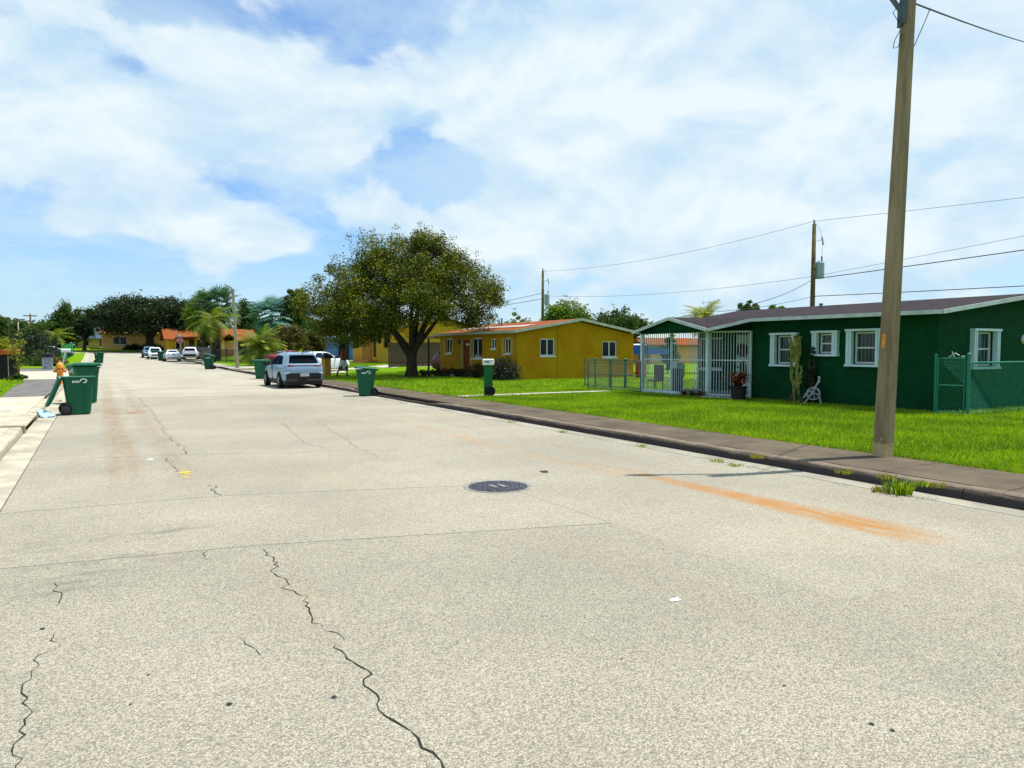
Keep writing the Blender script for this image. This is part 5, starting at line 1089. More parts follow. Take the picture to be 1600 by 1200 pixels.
# ================================================================== YARD THINGS BY THE GREEN HOUSE
c = AX(1270, 630, 18.25); hr = thing('hose_cart', 'white hose reel cart leaning against the green wall', 'hose cart', (18.2, AX(1271, 620, 18.2).y, .14), R_(-58)); hr.scale = (.92, .92, .92); MPL = M('white_plastic', (.36, .40, .38), .5, .35, var=.15)
for s_ in (-1, 1):
    mb = MB(); mb.tube([(-.28, .20 * s_, 0), (-.02, .19 * s_, .38), (.18, .17 * s_, .82)], .017, 8); mb.build('side_frame', MPL, hr, off=Z)
    mb = MB(); mb.tube([(.24, .20 * s_, .0), (.16, .19 * s_, .30), (-.05, .19 * s_, .44), (-.22, .19 * s_, .36), (-.28, .19 * s_, .2)], .014, 8); mb.build('leg', MPL, hr, off=Z)
    mb = MB(); mb.tube([(.19 * math.cos(a), .13 * s_, .34 + .19 * math.sin(a)) for a in np.linspace(0, 2 * math.pi, 21)], .016, 6, False)
    for a in np.linspace(0, 2 * math.pi, 6)[:-1]: mb.tube([(0, .13 * s_, .34), (.19 * math.cos(a), .13 * s_, .34 + .19 * math.sin(a))], .012, 5)
    mb.build('reel_flange', MPL, hr, off=Z)
mb = MB(); mb.box(.14, .19, -.19, .19, .70, .90); mb.build('handle_panel', MPL, hr, off=Z); mb = MB(); mb.box(.128, .139, -.10, .10, .78, .85); mb.build('hand_slot', MIRON, hr, off=Z)
mb = MB(); mb.lathe([(.13, -.12), (.15, -.06), (.14, 0), (.155, .06), (.13, .12)], 16, 'y', (0, 0, .34)); mb.build('hose_coil', M('dark_hose', (.015, .05, .03), .6), hr, off=Z)
# antenna on the roof line
c = AX(1116, 487, 24); an = thing('aerial', 'thin bent television aerial above the green house roof', 'aerial', (24, c.y, c.z)); mb = MB(); mb.tube([(0, 0, -.9), (-.06, .1, .1), (-.1, .2, .5)], .014, 6); mb.build('mast', MSTEEL, an, off=Z); mb = MB(); mb.tube([(-.1, .7, .42), (-.1, -.05, .44)], .01, 6); mb.tube([(-.1, .55, .3), (-.1, .58, .5)], .008, 5); mb.build('crossbar', MSTEEL, an, off=Z)
# red covered grill and tub inside the porch
c = AX(1058, 600, 18.6); gr2 = thing('barbecue', 'red lidded barbecue standing inside the barred porch', 'barbecue', (18.6, c.y, .2)); mb = MB(); mb.loft([[(x * w_, y * w_, z) for x, y in ((-.2, -.17), (.2, -.17), (.2, .17), (-.2, .17))] for z, w_ in ((.0, .8), (.5, .85), (.55, 1), (.85, 1))]); mb.build('cabinet', M('dull_red', (.20, .035, .03), .6, var=.3), gr2, off=Z); mb = MB(); mb.loft([[(x * w_, y * w_, z) for x, y in ((-.21, -.18), (.21, -.18), (.21, .18), (-.21, .18))] for z, w_ in ((.86, 1), (1.0, .95), (1.08, .6))]); mb.build('lid', MSHUT, gr2, off=Z)
c = AX(1042, 600, 19.6); tb = thing('folded_chair', 'maroon folded garden chair inside the porch', 'chair', (19.2, c.y, .2)); mb = MB(); mb.box(-.05, .0, -.25, .25, .35, .95); mb.build('backrest', M('maroon_fabric', (.09, .02, .02), .9), tb, off=Z); mb = MB(); mb.box(-.4, -.02, -.25, .25, .30, .36); mb.build('seat', MATS['maroon_fabric'], tb, off=Z)
for x in (-.38, -.04):
    for y in (-.23, .23): mb = MB(); mb.beam((x, y, 0), (x, y, .33), .03); mb.build('leg', MIRON, tb, off=Z)
# blue canopy and red barrel in the backyard gap
c = AY(1003, 548, 37.5); cn = thing('blue_canopy', 'bright blue canopy tent in the yard behind the yellow house', 'canopy', (c.x + .15, 37.5, .14)); MCAN = M('canopy_blue', (.01, .10, .52), .6); 
mb = MB(); mb.add([(-.9, -1.5, 1.9), (.9, -1.5, 1.65), (.9, 1.5, 1.65), (-.9, 1.5, 1.9), (-.5, 0, 2.0)], [(0, 1, 4), (1, 2, 4), (2, 3, 4), (3, 0, 4)]); mb.build('roof', M('canopy_top', (.45, .50, .58), .6), cn, off=Z)
mb = MB(); [mb.box(*q) for q in ((-.9, .9, -1.52, -1.49, 1.3, 1.72), (-.92, -.89, -1.49, 1.5, 1.3, 1.88), (.89, .92, -1.49, 1.5, 1.3, 1.64))]; mb.build('valance', MCAN, cn, off=Z)
for x in (-.85, .85):
    for y in (-1.45, 1.45): mb = MB(); mb.beam((x, y, 0), (x, y, 1.62), .05); mb.build('leg', MIRON, cn, off=Z)
c = G(1001, 590, .14); rb = thing('red_barrel', 'red plastic barrel on the grass behind the chain-link pen', 'barrel', (c.x, c.y, .14)); MB().lathe([(.26, 0), (.30, .1), (.29, .45), (.30, .8), (.26, .9)], 16).build('drum', M('barrel_red', (.42, .01, .01), .5, .4), rb, off=Z, smooth=False); MB().lathe([(.27, .905), (.27, .93)], 16).build('lid', MATS['barrel_red'], rb, off=Z)
# ================================================================== CARS
MCARB = M('silver_blue_paint', (.215, .315, .43), .28, .5, .25, var=.03); MCARW = M('white_car_paint', (.70, .74, .80), .25, .5, var=.03)
MCARR = M('dark_red_paint', (.16, .008, .02), .45, .25, var=.05); MCARD = M('dark_blue_paint', (.015, .04, .09), .3, .5, var=.05); MCART = M('teal_paint', (.06, .15, .19), .3, .5, var=.05)
MCGLASS = M('car_glass', (.004, .006, .010), .10, .06, var=.2); MSGLASS = M('car_side_glass', (.010, .018, .035), .35, 0, var=.2); MTRIMB = M('black_trim', (.012, .012, .014), .6, .3); MTAIL = M('tail_light_red', (.10, .004, .008), .25, .5); MRIM = M('alloy', (.32, .33, .35), .35, .5, .6); MPLATE = M('plate_white', (.7, .72, .74), .5); MHEAD = M('head_lamp', (.6, .65, .7), .15, .6)
def make_car(label, loc, rz, spec, paint, full=True, group='parked cars'):
    t = thing('parked_car', label, 'car', loc, rz, group); Z = (0, 0, 0); st = spec['st']; rings = []
    for x, w_, zb, zbelt, zt, wr in st:
        half = [(0, zb), (w_ * .82, zb), (w_ * .97, zb + .10), (w_, zb + (zbelt - zb) * .45), (w_ * .985, zbelt - .10), (w_ * .955, zbelt)]
        if zt - zbelt > .12: half += [(w_ * .955 + (wr - w_ * .955) * .5, zbelt + (zt - zbelt) * .5), (wr, zt - .05), (wr * .82, zt - .006), (0, zt)]
        else: half += [(w_ * .88, zbelt + (zt - zbelt) * .6), (w_ * .75, zbelt + (zt - zbelt) * .85), (w_ * .45, zt - .006), (0, zt)]
        rings.append([(x, y, z) for y, z in half] + [(x, -y, z) for y, z in reversed(half[1:-1])])
    mb = MB(); mb.loft(rings); body = mb.build('body', paint, t, off=Z, smooth=True); md = body.modifiers.new('sub', 'SUBSURF'); md.levels = 2; md.render_levels = 2
    dg = bpy.context.evaluated_depsgraph_get(); ev = body.evaluated_get(dg); em = ev.to_mesh(); bm = bmesh.new(); bm.from_mesh(em); bm.transform(Matrix()); bvh = BVHTree.FromBMesh(bm); bm.free(); ev.to_mesh_clear()
    def decal(name, poly, side, mat, off=.008, parent=t, grid=.09):
        """flat outline thrown onto the body: side 'l','r' -> (x,z); 'b','f' -> (y,z)"""
        b_ = bmesh.new(); f = b_.faces.new([b_.verts.new((p[0], p[1], 0)) for p in poly])
        lo = [min(p[i] for p in poly) for i in (0, 1)]; hi = [max(p[i] for p in poly) for i in (0, 1)]
        for i in (0, 1):
            k = lo[i] + grid
            while k < hi[i]:
                n = (1, 0, 0) if i == 0 else (0, 1, 0); co = (k, 0, 0) if i == 0 else (0, k, 0)
                bmesh.ops.bisect_plane(b_, geom=b_.verts[:] + b_.edges[:] + b_.faces[:], plane_co=co, plane_no=n); k += grid
        o_, d_ = {'l': (lambda p: (p[0], 3, p[1]), (0, -1, 0)), 'r': (lambda p: (p[0], -3, p[1]), (0, 1, 0)), 'b': (lambda p: (-5, p[0], p[1]), (1, 0, 0)), 'f': (lambda p: (5, p[0], p[1]), (-1, 0, 0))}[side]
        d_ = Vector(d_); last = None; bad = []
        for v in b_.verts:
            o3 = Vector(o_(v.co)); h = bvh.ray_cast(o3, d_)
            if h[0] is None: bad.append(v); continue
            v.co = h[0] - d_ * off
        if bad: bmesh.ops.delete(b_, geom=bad, context='VERTS')
        me = bpy.data.meshes.new(name); b_.to_mesh(me); b_.free(); return put(name, me, mat, parent, smooth=True)
    for name, poly, side, m in spec['decals']:
        if side == 'lr': [decal(name, poly, s, m) for s in 'lr']
        else: decal(name, poly, side, m)
    wr_, ww = spec['wr'], spec['ww']
    for x in spec['ax']:
        for s in (1, -1):
            decal('wheel_arch', [(x + (wr_ + .055) * math.cos(a), wr_ + (wr_ + .055) * math.sin(a)) for a in np.linspace(-.75, math.pi + .75, 18)], 'l' if s > 0 else 'r', MTRIMB, .006)
            yo = ww * s; mb = MB(); p = [(wr_ * .62, -.02), (wr_ * .93, -.03), (wr_, -.01), (wr_, .16), (wr_ * .9, .2)]
            mb.lathe([(r, yo - h * s) for r, h in p], 22, 'y', (x, 0, wr_)); wh = mb.build('wheel', MTYRE, t, off=Z, smooth=False)
            mb = MB(); mb.lathe([(wr_ * .64, yo), (wr_ * .6, yo + .012 * s), (wr_ * .5, yo - .02 * s), (.05, yo - .01 * s)], 18, 'y', (x, 0, wr_)); mb.build('rim_well', MTRIMB, wh, off=Z)
            mb = MB()
            for k in range(5):
                a = 2 * math.pi * k / 5; mb.beam((x + .03 * math.cos(a), yo + .012 * s, wr_ + .03 * math.sin(a)), (x + wr_ * .62 * math.cos(a), yo + .014 * s, wr_ + wr_ * .62 * math.sin(a)), .03, .05)
            mb.build('rim', MRIM, wh, off=Z)
    for s in (1, -1):
        mx, mz = spec['mir']; mb = MB(); mb.loft([[(mx + q * .05 * (1 if k else .7), s * (spec['mw'] + e), mz + h) for q, h in ((-1, 0), (1, .02), (1, .12), (-1, .14))] for k, e in ((0, -.06), (1, .06), (1, .17), (0, .22))]); mb.build('mirror', MTRIMB, t, off=Z, smooth=False)
    for name, f_ in spec.get('extra', ()): f_(t)
    return t
SUV_ST = [(-2.30, .70, .42, .80, .88, .5), (-2.27, .80, .36, .90, .99, .5), (-2.20, .88, .30, .99, 1.10, .60), (-2.08, .905, .26, 1.02, 1.32, .60), (-1.92, .915, .24, 1.03, 1.54, .60), (-1.70, .92, .23, 1.02, 1.585, .61), (-1.0, .925, .22, 1.00, 1.63, .63),
          (-.2, .925, .22, .99, 1.63, .64), (.35, .925, .22, .98, 1.56, .64), (.85, .92, .22, .97, 1.30, .68), (1.25, .91, .23, .95, 1.03, .7), (1.8, .88, .25, .88, .95, .6), (2.12, .80, .30, .76, .82, .5), (2.26, .60, .40, .64, .68, .4)]
SUV = dict(st=SUV_ST, wr=.36, ww=.935, ax=(-1.40, 1.37), mir=(.72, 1.0), mw=.93, decals=[
    ('rear_window', [(-.66, 1.13), (.66, 1.13), (.57, 1.46), (-.57, 1.46)], 'b', MCGLASS),
    ('side_window', [(-1.72, 1.12), (-1.62, 1.08), (-.72, 1.06), (-.74, 1.47), (-1.25, 1.44)], 'lr', MSGLASS), ('side_window', [(-.66, 1.06), (.22, 1.05), (.22, 1.42), (-.15, 1.48), (-.68, 1.48)], 'lr', MSGLASS), ('side_window', [(.28, 1.05), (.82, 1.04), (.52, 1.28), (.28, 1.40)], 'lr', MSGLASS),
    ('windscreen', [(-.62, 1.10), (.62, 1.10), (.52, 1.48), (-.52, 1.48)], 'f', MCGLASS),
    ('tail_light', [(-.84, .97), (-.36, 1.0), (-.36, 1.05), (-.80, 1.07)], 'b', MTAIL), ('tail_light', [(.84, .97), (.36, 1.0), (.36, 1.05), (.80, 1.07)], 'b', MTAIL), ('light_bar', [(-.355, 1.0), (.355, 1.0), (.355, 1.05), (-.355, 1.05)], 'b', MTRIMB),
    ('lower_bumper', [(-.90, .24), (.90, .24), (.915, .58), (.66, .69), (-.66, .69), (-.915, .58)], 'b', MTRIMB), ('bumper_fin', [(-.88, .66), (-.66, .70), (-.66, .73), (-.88, .74)], 'b', MCARW), ('bumper_fin', [(.88, .66), (.66, .70), (.66, .73), (.88, .74)], 'b', MCARW),
    ('sill_trim', [(-1.85, .24), (1.75, .24), (1.75, .40), (-1.85, .40)], 'lr', MTRIMB), ('head_light', [(.45, .70), (.78, .66), (.74, .78), (.45, .76)], 'f', MHEAD), ('head_light', [(-.45, .70), (-.78, .66), (-.74, .78), (-.45, .76)], 'f', MHEAD)])
def suv_extra(t):
    Z = (0, 0, 0)
    MB().box(-2.20, 2.05, -.84, .84, .17, .285).build('underbody', MTRIMB, t, off=Z, bevel=.03); MB().box(-2.315, -1.85, -.80, .80, .26, .42).build('rear_valance', MTRIMB, t, off=Z, bevel=.05)
    p = MB().box(-2.335, -2.318, -.19, .19, .55, .67).build('number_plate', MPLATE, t, off=Z)
    mb = MB(); [mb.box(-2.3385, -2.3360, -.15 + i * .05, -.12 + i * .05, .585, .635) for i in range(7)]; mb.build('plate_lettering', M('plate_blue', (.05, .10, .25), .6), p, off=Z)
    mb = MB(); mb.lathe([(.050, -2.262), (.066, -2.268), (.066, -2.262)], 20, 'x', (0, 0, .90)); mb.build('badge_ring', MRIM, t, off=Z)
    for s in (1, -1):
        mb = MB(); mb.tube([(-1.55, .60 * s, 1.60), (-1.3, .615 * s, 1.66), (.0, .625 * s, 1.67), (.25, .62 * s, 1.62)], .016, 6); mb.build('roof_rail', MRIM, t, off=Z)
        for x in (-.95, .05): MB().box(x, x + .2, s * .925 - .015, s * .925 + .02, .90, .925).build('door_handle', MTRIMB, t, off=Z)
        mb = MB(); mb.box(-.005, .003, s * .90, s * .932, .4, .95); mb.build('door_seam', MTRIMB, t, off=Z)
    mb = MB(); mb.loft([[(-1.88, y, 1.555) for y in (-.56, .56)] + [(-1.88, y, 1.585) for y in (.54, -.54)], [(-2.10, y, 1.50) for y in (-.53, .53)] + [(-2.10, y, 1.52) for y in (.52, -.52)]]); mb.build('spoiler', MCARB, t, off=Z)
    mb = MB(); mb.box(-2.03, -1.97, -.02, .02, 1.56, 1.60); mb.build('wiper_base', MTRIMB, t, off=Z)
SUV['extra'] = [('x', suv_extra)]
SED_ST = [(-2.32, .66, .44, .80, .90, .5), (-2.26, .80, .36, .90, 1.03, .5), (-1.95, .87, .26, .96, 1.08, .6), (-1.6, .90, .22, .97, 1.12, .62), (-1.2, .91, .21, .96, 1.33, .56), (-.7, .91, .20, .95, 1.45, .58), (.0, .91, .20, .94, 1.46, .60), (.4, .91, .20, .93, 1.36, .62),
          (.85, .905, .20, .92, 1.08, .66), (1.2, .90, .21, .89, .97, .66), (1.8, .87, .24, .80, .87, .6), (2.15, .78, .30, .70, .75, .5), (2.30, .58, .38, .58, .62, .4)]
SED = dict(st=SED_ST, wr=.33, ww=.92, ax=(-1.40, 1.40), mir=(.62, .95), mw=.92, decals=[
    ('rear_window', [(-.58, 1.14), (.58, 1.14), (.48, 1.38), (-.48, 1.38)], 'b', MCGLASS), ('windscreen', [(-.6, 1.02), (.6, 1.02), (.5, 1.36), (-.5, 1.36)], 'f', MCGLASS),
    ('side_window', [(-1.35, 1.02), (-.45, 1.0), (-.45, 1.36), (-.85, 1.36)], 'lr', MSGLASS), ('side_window', [(-.38, 1.0), (.70, .99), (.38, 1.24), (.1, 1.36), (-.38, 1.37)], 'lr', MSGLASS),
    ('tail_light', [(-.80, .86), (-.42, .90), (-.42, .98), (-.78, 1.0)], 'b', MTAIL), ('tail_light', [(.80, .86), (.42, .90), (.42, .98), (.78, 1.0)], 'b', MTAIL), ('number_plate', [(-.17, .84), (.17, .84), (.17, .94), (-.17, .94)], 'b', MTRIMB), ('lower_bumper', [(-.76, .34), (.76, .34), (.72, .48), (-.72, .48)], 'b', MTRIMB),
    ('head_light', [(.40, .62), (.72, .60), (.68, .72), (.40, .70)], 'f', MHEAD), ('head_light', [(-.40, .62), (-.72, .60), (-.68, .72), (-.40, .70)], 'f', MHEAD), ('front_grille', [(-.35, .44), (.35, .44), (.38, .62), (-.38, .62)], 'f', MTRIMB)])
SUV2 = dict(SUV); SUV2['extra'] = []; SUV2['decals'] = SUV['decals'] + [('front_grille', [(-.42, .48), (.42, .48), (.46, .68), (-.46, .68)], 'f', MTRIMB)]
ca = G(418, 597); 
make_car('silver blue crossover parked at the right kerb, seen from behind', (8.02, 34.75, 0), R_(90.5), SUV, MCARB)
c = G(518, 578, .3); make_car('white sedan on the driveway between the parked crossover and the walking person', (13.9, 51.5, gz(13.9, 51.5) + .015), R_(28), SED, MCARW)
make_car('far white sedan parked at the right kerb, seen from behind', (8.15, 99.5, zg(99)), R_(90), SED, MCARW)
make_car('far white crossover facing the camera behind the far white sedan', (6.9, 109.5, zg(109)), R_(-93), SUV2, MCARW)
make_car('teal crossover behind the far white cars', (6.6, 116.5, zg(116)), R_(-91), SUV2, MCART)
make_car('white car parked on the right verge beside the far white sedan', (10.6, 101.5, zg(101) + .14), R_(80), SUV2, MCARW)
make_car('red car under the carport of the yellow house', (22.3, 44.9, .12), R_(0), SUV2, MCARR)
c = G(410, 574, .2); make_car('dark red car half hidden under the small date palm', (15.6, 67.5, gz(15.6, 67.5) + .015), R_(10), SED, MCARR)
c = AY(82, 548, 110); make_car('dark blue car on the left lawn behind the round shrub', (c.x, 110, zg(110) + .14), R_(10), SUV2, MCARD)

# ================================================================== PERSON
def skin(name, joints, edges, mat, parent, sub=2, root=0):
    me = bpy.data.meshes.new(name); me.from_pydata([j[0] for j in joints], edges, []); o_ = put(name, me, mat, parent, smooth=True)
    m = o_.modifiers.new('skin', 'SKIN'); m.use_smooth_shade = True
    for v, j in zip(me.skin_vertices[0].data, joints): r = j[1]; v.radius = r if isinstance(r, tuple) else (r, r)
    me.skin_vertices[0].data[root].use_root = True; s_ = o_.modifiers.new('sub', 'SUBSURF'); s_.levels = sub; s_.render_levels = sub
    dg = bpy.context.evaluated_depsgraph_get(); m2 = bpy.data.meshes.new_from_object(o_.evaluated_get(dg)); o_.modifiers.clear(); old = o_.data; o_.data = m2; bpy.data.meshes.remove(old)
    m2.materials.clear(); m2.materials.append(mat); m2.polygons.foreach_set('use_smooth', [True] * len(m2.polygons)); return o_
MSKIN = M('brown_skin', (.065, .03, .02), .55, .3); MSHIRT = M('rust_red_shirt', (.36, .055, .025), .9, .1, var=.2, vs=9); MSHORT = M('white_shorts', (.66, .66, .64), .9, .1); MHAIR = M('dark_hair', (.012, .009, .008), .7, .2); MSHOE = M('dark_shoes', (.02, .02, .025), .7)
c = G(536, 588, .14); pe = thing('person', 'person in rust red shirt and white shorts walking across the lawn', 'person', (c.x, c.y, gz(c.x, c.y)), R_(-38)); pe.scale = (1.06, 1.06, 1.06)
# local frame: +x = walking direction, y = left
J = [((0, 0, .92), (.13, .10)), ((0, 0, 1.10), (.13, .095)), ((.03, 0, 1.34), (.17, .11)), ((.04, 0, 1.46), .06), ((.06, 0, 1.55), .055),
     ((.10, .09, .86), .09), ((.22, .10, .48), .062), ((.19, .10, .10), .042), ((.29, .10, .04), .04),
     ((-.06, -.09, .86), .09), ((-.14, -.10, .48), .062), ((-.33, -.10, .13), .042), ((-.25, -.10, .04), .04),
     ((.03, .19, 1.40), .06), ((-.07, .25, 1.14), .045), ((.04, .27, .92), .032), ((.08, .27, .83), .035), ((.03, -.19, 1.40), .06), ((.08, -.26, 1.14), .045), ((.27, -.24, 1.02), .032), ((.34, -.22, 1.0), .035)]
E_ = [(0, 1), (1, 2), (2, 3), (3, 4), (0, 5), (5, 6), (6, 7), (7, 8), (0, 9), (9, 10), (10, 11), (11, 12), (2, 13), (13, 14), (14, 15), (15, 16), (2, 17), (17, 18), (18, 19), (19, 20)]
skin('body', J, E_, MSKIN, pe)
mb = MB(); rings = []
for z, rx, ry, ox in ((1.50, .03, .03, .05), (1.535, .075, .06, .07), (1.60, .10, .075, .07), (1.67, .105, .08, .06), (1.74, .09, .07, .05), (1.785, .04, .03, .05)): rings.append([(ox + rx * math.cos(a), ry * math.sin(a), z) for a in np.linspace(0, 2 * math.pi, 13)[:-1]])
mb.loft(rings); hd_ = mb.build('head', MSKIN, pe, off=(0, 0, 0), smooth=True)
mb = MB(); mb.loft([[(.165, y, z) for y, z in ((-.015, 1.60), (.015, 1.60), (.006, 1.655), (-.006, 1.655))], [(.19, y, z) for y, z in ((-.010, 1.602), (.010, 1.602), (.004, 1.61), (-.004, 1.61))]]); mb.build('nose', MSKIN, hd_, off=(0, 0, 0))
for s in (-1, 1):
    MB().box(.155, .163, s * .035 - .012, s * .035 + .012, 1.655, 1.668).build('eye', MHAIR, hd_, off=(0, 0, 0)); MB().box(.03, .07, s * .083 - .008, s * .083 + .008, 1.61, 1.67).build('ear', MSKIN, hd_, off=(0, 0, 0))
MB().box(.150, .160, -.025, .025, 1.565, 1.575).build('mouth', M('lip', (.10, .03, .025), .6), hd_, off=(0, 0, 0))
mb = MB(); rings = []
for z, rx, ry, ox in ((1.56, .05, .075, -.03), (1.62, .085, .095, .0), (1.70, .115, .095, .03), (1.77, .115, .09, .04), (1.82, .06, .05, .03)): rings.append([(ox + rx * math.cos(a), ry * math.sin(a), z) for a in np.linspace(0, 2 * math.pi, 13)[:-1]])
mb.loft(rings); mb.build('hair', MHAIR, pe, off=(0, 0, 0), smooth=True)
for pal, tip, s in (((.08, .27, .83), (.10, .27, .75), 1), ((.34, -.22, 1.0), (.42, -.21, 1.0), -1)):
    d = (Vector(tip) - Vector(pal)).normalized(); sd = Vector((0, 1, 0)).cross(d).normalized()
    for i, (o1, L_) in enumerate(((-.024, .075), (-.008, .085), (.008, .08), (.024, .065))): p = Vector(pal) + sd * o1 + d * .02; mb = MB(); mb.tube([p, p + d * L_ * .55, p + d * L_ + Vector((.01, 0, -.012))], [.009, .008, .006], 6); mb.build('finger', MSKIN, pe, off=(0, 0, 0))
    p = Vector(pal) + sd * .03; mb = MB(); mb.tube([p, p + sd * .03 + d * .03, p + sd * .035 + d * .055], [.011, .009, .007], 6); mb.build('thumb', MSKIN, pe, off=(0, 0, 0))
SJ = [((0, 0, .92), (.19, .165)), ((0, 0, 1.10), (.185, .15)), ((.03, 0, 1.33), (.215, .155)), ((.035, 0, 1.45), .085), ((.03, .20, 1.40), .082), ((-.05, .245, 1.20), .07), ((.03, -.20, 1.40), .082), ((.07, -.25, 1.20), .07)]
skin('shirt', SJ, [(0, 1), (1, 2), (2, 3), (2, 4), (4, 5), (2, 6), (6, 7)], MSHIRT, pe)
skin('shorts', [((0, 0, .96), (.155, .125)), ((.01, 0, .86), (.15, .12)), ((.13, .10, .72), .105), ((.19, .10, .54), .105), ((-.08, -.10, .72), .105), ((-.13, -.10, .54), .105)], [(0, 1), (1, 2), (2, 3), (1, 4), (4, 5)], MSHORT, pe)
for pts in (((.16, .10, .05), (.24, .10, .04), (.33, .10, .03)), ((-.35, -.10, .08), (-.27, -.10, .045), (-.19, -.10, .03))): mb = MB(); mb.tube(pts, [.045, .05, .035], 8); mb.build('shoe', MSHOE, pe, off=(0, 0, 0), smooth=True)
# ================================================================== VEGETATION
MBARK = M('bark', (.085, .062, .042), .95, .1, var=.35, vs=3, bump=.9, bs=14); MBARKD = M('dark_bark', (.05, .036, .026), .95, .1, var=.35, vs=3, bump=.8, bs=12)
def leaf_cloud(centers, crad, per, size, flat=.75, elong=.45):
    k = len(centers); n = k * per; idx = np.repeat(np.arange(k), per); d = unit(n) * (RNG.random((n, 1)) ** .45) * np.asarray(crad).reshape(-1, 1)[idx] if np.ndim(crad) else unit(n) * (RNG.random((n, 1)) ** .45) * crad
    d[:, 2] *= flat; p = np.asarray(centers)[idx] + d; a = unit(n); a[:, 2] *= .6; a /= np.linalg.norm(a, axis=1, keepdims=True); b_ = np.cross(a, unit(n)); b_ /= np.linalg.norm(b_, axis=1, keepdims=True)
    s = size * RNG.uniform(.6, 1.3, (n, 1)); a *= s * .5; b_ *= s * .5 * elong
    return np.stack([p - a, p + b_, p + a, p - b_], 1).reshape(-1, 3)
def limb_pts(a, c, bend, k=6):
    a, c = Vector(a), Vector(c); s = Vector((random.uniform(-1, 1), random.uniform(-1, 1), random.uniform(-.2, .6))) * bend
    return [a.lerp(c, t) + s * math.sin(math.pi * t) + Vector((random.uniform(-1, 1), random.uniform(-1, 1), 0)) * bend * .12 for t in np.linspace(0, 1, k)]
def make_tree(label, loc, fork, tr, lobes, nclump, crad, per, leaf, lmat, bmat=None, name='tree', nlimb=8, cat='tree', group=None, twigs=26, trunk_pts=None, stray=.12):
    t = thing(name, label, cat, loc, 0, group); vol = np.array([l[3] * l[4] * l[5] for l in lobes]) ** .75; cnt = np.maximum(2, (nclump * vol / vol.sum()).astype(int)); cs = []
    for l, k in zip(lobes, cnt):
        d = unit(k) * (RNG.random((k, 1)) ** (1 / 2.4)); cs.append(np.array(l[:3]) + d * np.array(l[3:6]))
    C_ = np.concatenate(cs); rad = crad * RNG.uniform(.6, 1.35, len(C_)); co = leaf_cloud(C_, rad, per, leaf)
    if stray:                                                          # loose sprays beyond the outline
        out_ = C_ + (C_ - C_.mean(0)) / np.linalg.norm(C_ - C_.mean(0), axis=1, keepdims=True) * crad * RNG.uniform(.6, 1.3, (len(C_), 1)); sel = RNG.random(len(C_)) < .6
        co = np.concatenate([co, leaf_cloud(out_[sel], crad * .45, max(3, int(per * stray)), leaf * .85)])
    put('crown', fastmesh('crown', co, 4), lmat, t); mb = MB(); bmat = bmat or MBARK
    tp = trunk_pts or [(0, 0, -.15), (0, 0, fork * .35), (.05, 0, fork * .7), (0, 0, fork)]
    mb.tube(tp, [tr * (1.45 if i == 0 else 1.08 - .3 * i / (len(tp) - 1)) for i in range(len(tp))], 12, False); f = Vector(tp[-1]); lobes_ = sorted(lobes, key=lambda l: -l[3] * l[4] * l[5])[:nlimb]; ends = []
    for l in lobes_:
        c = Vector(l[:3]); p = limb_pts(f - Vector((0, 0, fork * .12)), c, .35); mb.tube(p, [tr * .48 * (1 - .75 * i / 5) for i in range(6)], 8, False); ends += [p[3], p[4], p[5]]
    for i in range(twigs):
        q = Vector(C_[RNG.integers(len(C_))]); e = min(ends, key=lambda w_: (w_ - q).length); p = limb_pts(e, q, .2, 5); mb.tube(p, [tr * .16, tr * .13, tr * .1, tr * .07, tr * .03], 5, False)
    mb.build('trunk', bmat, t, off=(0, 0, 0), smooth=True); return t
def rq(r, q, z): return (_R.x * r + math.sin(YAW) * q, _R.y * r + math.cos(YAW) * q, z)   # right / away from the camera / up
def lob(r, q, z, a, b_, c): x, y, zz = rq(r, q, z); return (x, y, zz, (a + b_) / 2, (a + b_) / 2, c)
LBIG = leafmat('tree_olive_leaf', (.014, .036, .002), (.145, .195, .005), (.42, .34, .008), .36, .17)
tb_ = G(643, 589, .14)
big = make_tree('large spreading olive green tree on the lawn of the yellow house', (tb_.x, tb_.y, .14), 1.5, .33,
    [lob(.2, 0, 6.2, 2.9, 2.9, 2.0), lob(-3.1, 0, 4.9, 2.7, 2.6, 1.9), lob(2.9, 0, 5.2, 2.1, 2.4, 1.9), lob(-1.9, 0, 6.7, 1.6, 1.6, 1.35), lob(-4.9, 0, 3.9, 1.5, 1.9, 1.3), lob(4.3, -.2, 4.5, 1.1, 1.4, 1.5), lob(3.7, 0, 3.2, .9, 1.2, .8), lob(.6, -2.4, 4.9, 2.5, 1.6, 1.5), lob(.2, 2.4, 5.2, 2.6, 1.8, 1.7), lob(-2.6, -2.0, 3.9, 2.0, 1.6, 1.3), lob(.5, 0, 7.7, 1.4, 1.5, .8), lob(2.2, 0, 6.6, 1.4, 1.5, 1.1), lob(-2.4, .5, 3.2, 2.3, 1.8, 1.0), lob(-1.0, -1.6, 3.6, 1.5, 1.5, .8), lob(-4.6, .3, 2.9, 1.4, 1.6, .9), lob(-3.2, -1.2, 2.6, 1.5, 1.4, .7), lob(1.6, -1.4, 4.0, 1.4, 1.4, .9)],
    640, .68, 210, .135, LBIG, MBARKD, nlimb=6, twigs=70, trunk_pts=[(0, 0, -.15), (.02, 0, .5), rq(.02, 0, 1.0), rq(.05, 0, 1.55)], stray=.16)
mb = MB()
for e, r in ((rq(-1.5, -.2, 3.6), .17), (rq(1.15, -.1, 3.7), .22), (rq(.45, .3, 4.4), .14)): p = limb_pts(rq(0, 0, 1.1), e, .18, 7); mb.tube(p, [r * (1.15 - .6 * i / 6) for i in range(7)], 10, False)
mb.build('limb', MBARKD, big, off=(0, 0, 0), smooth=True)
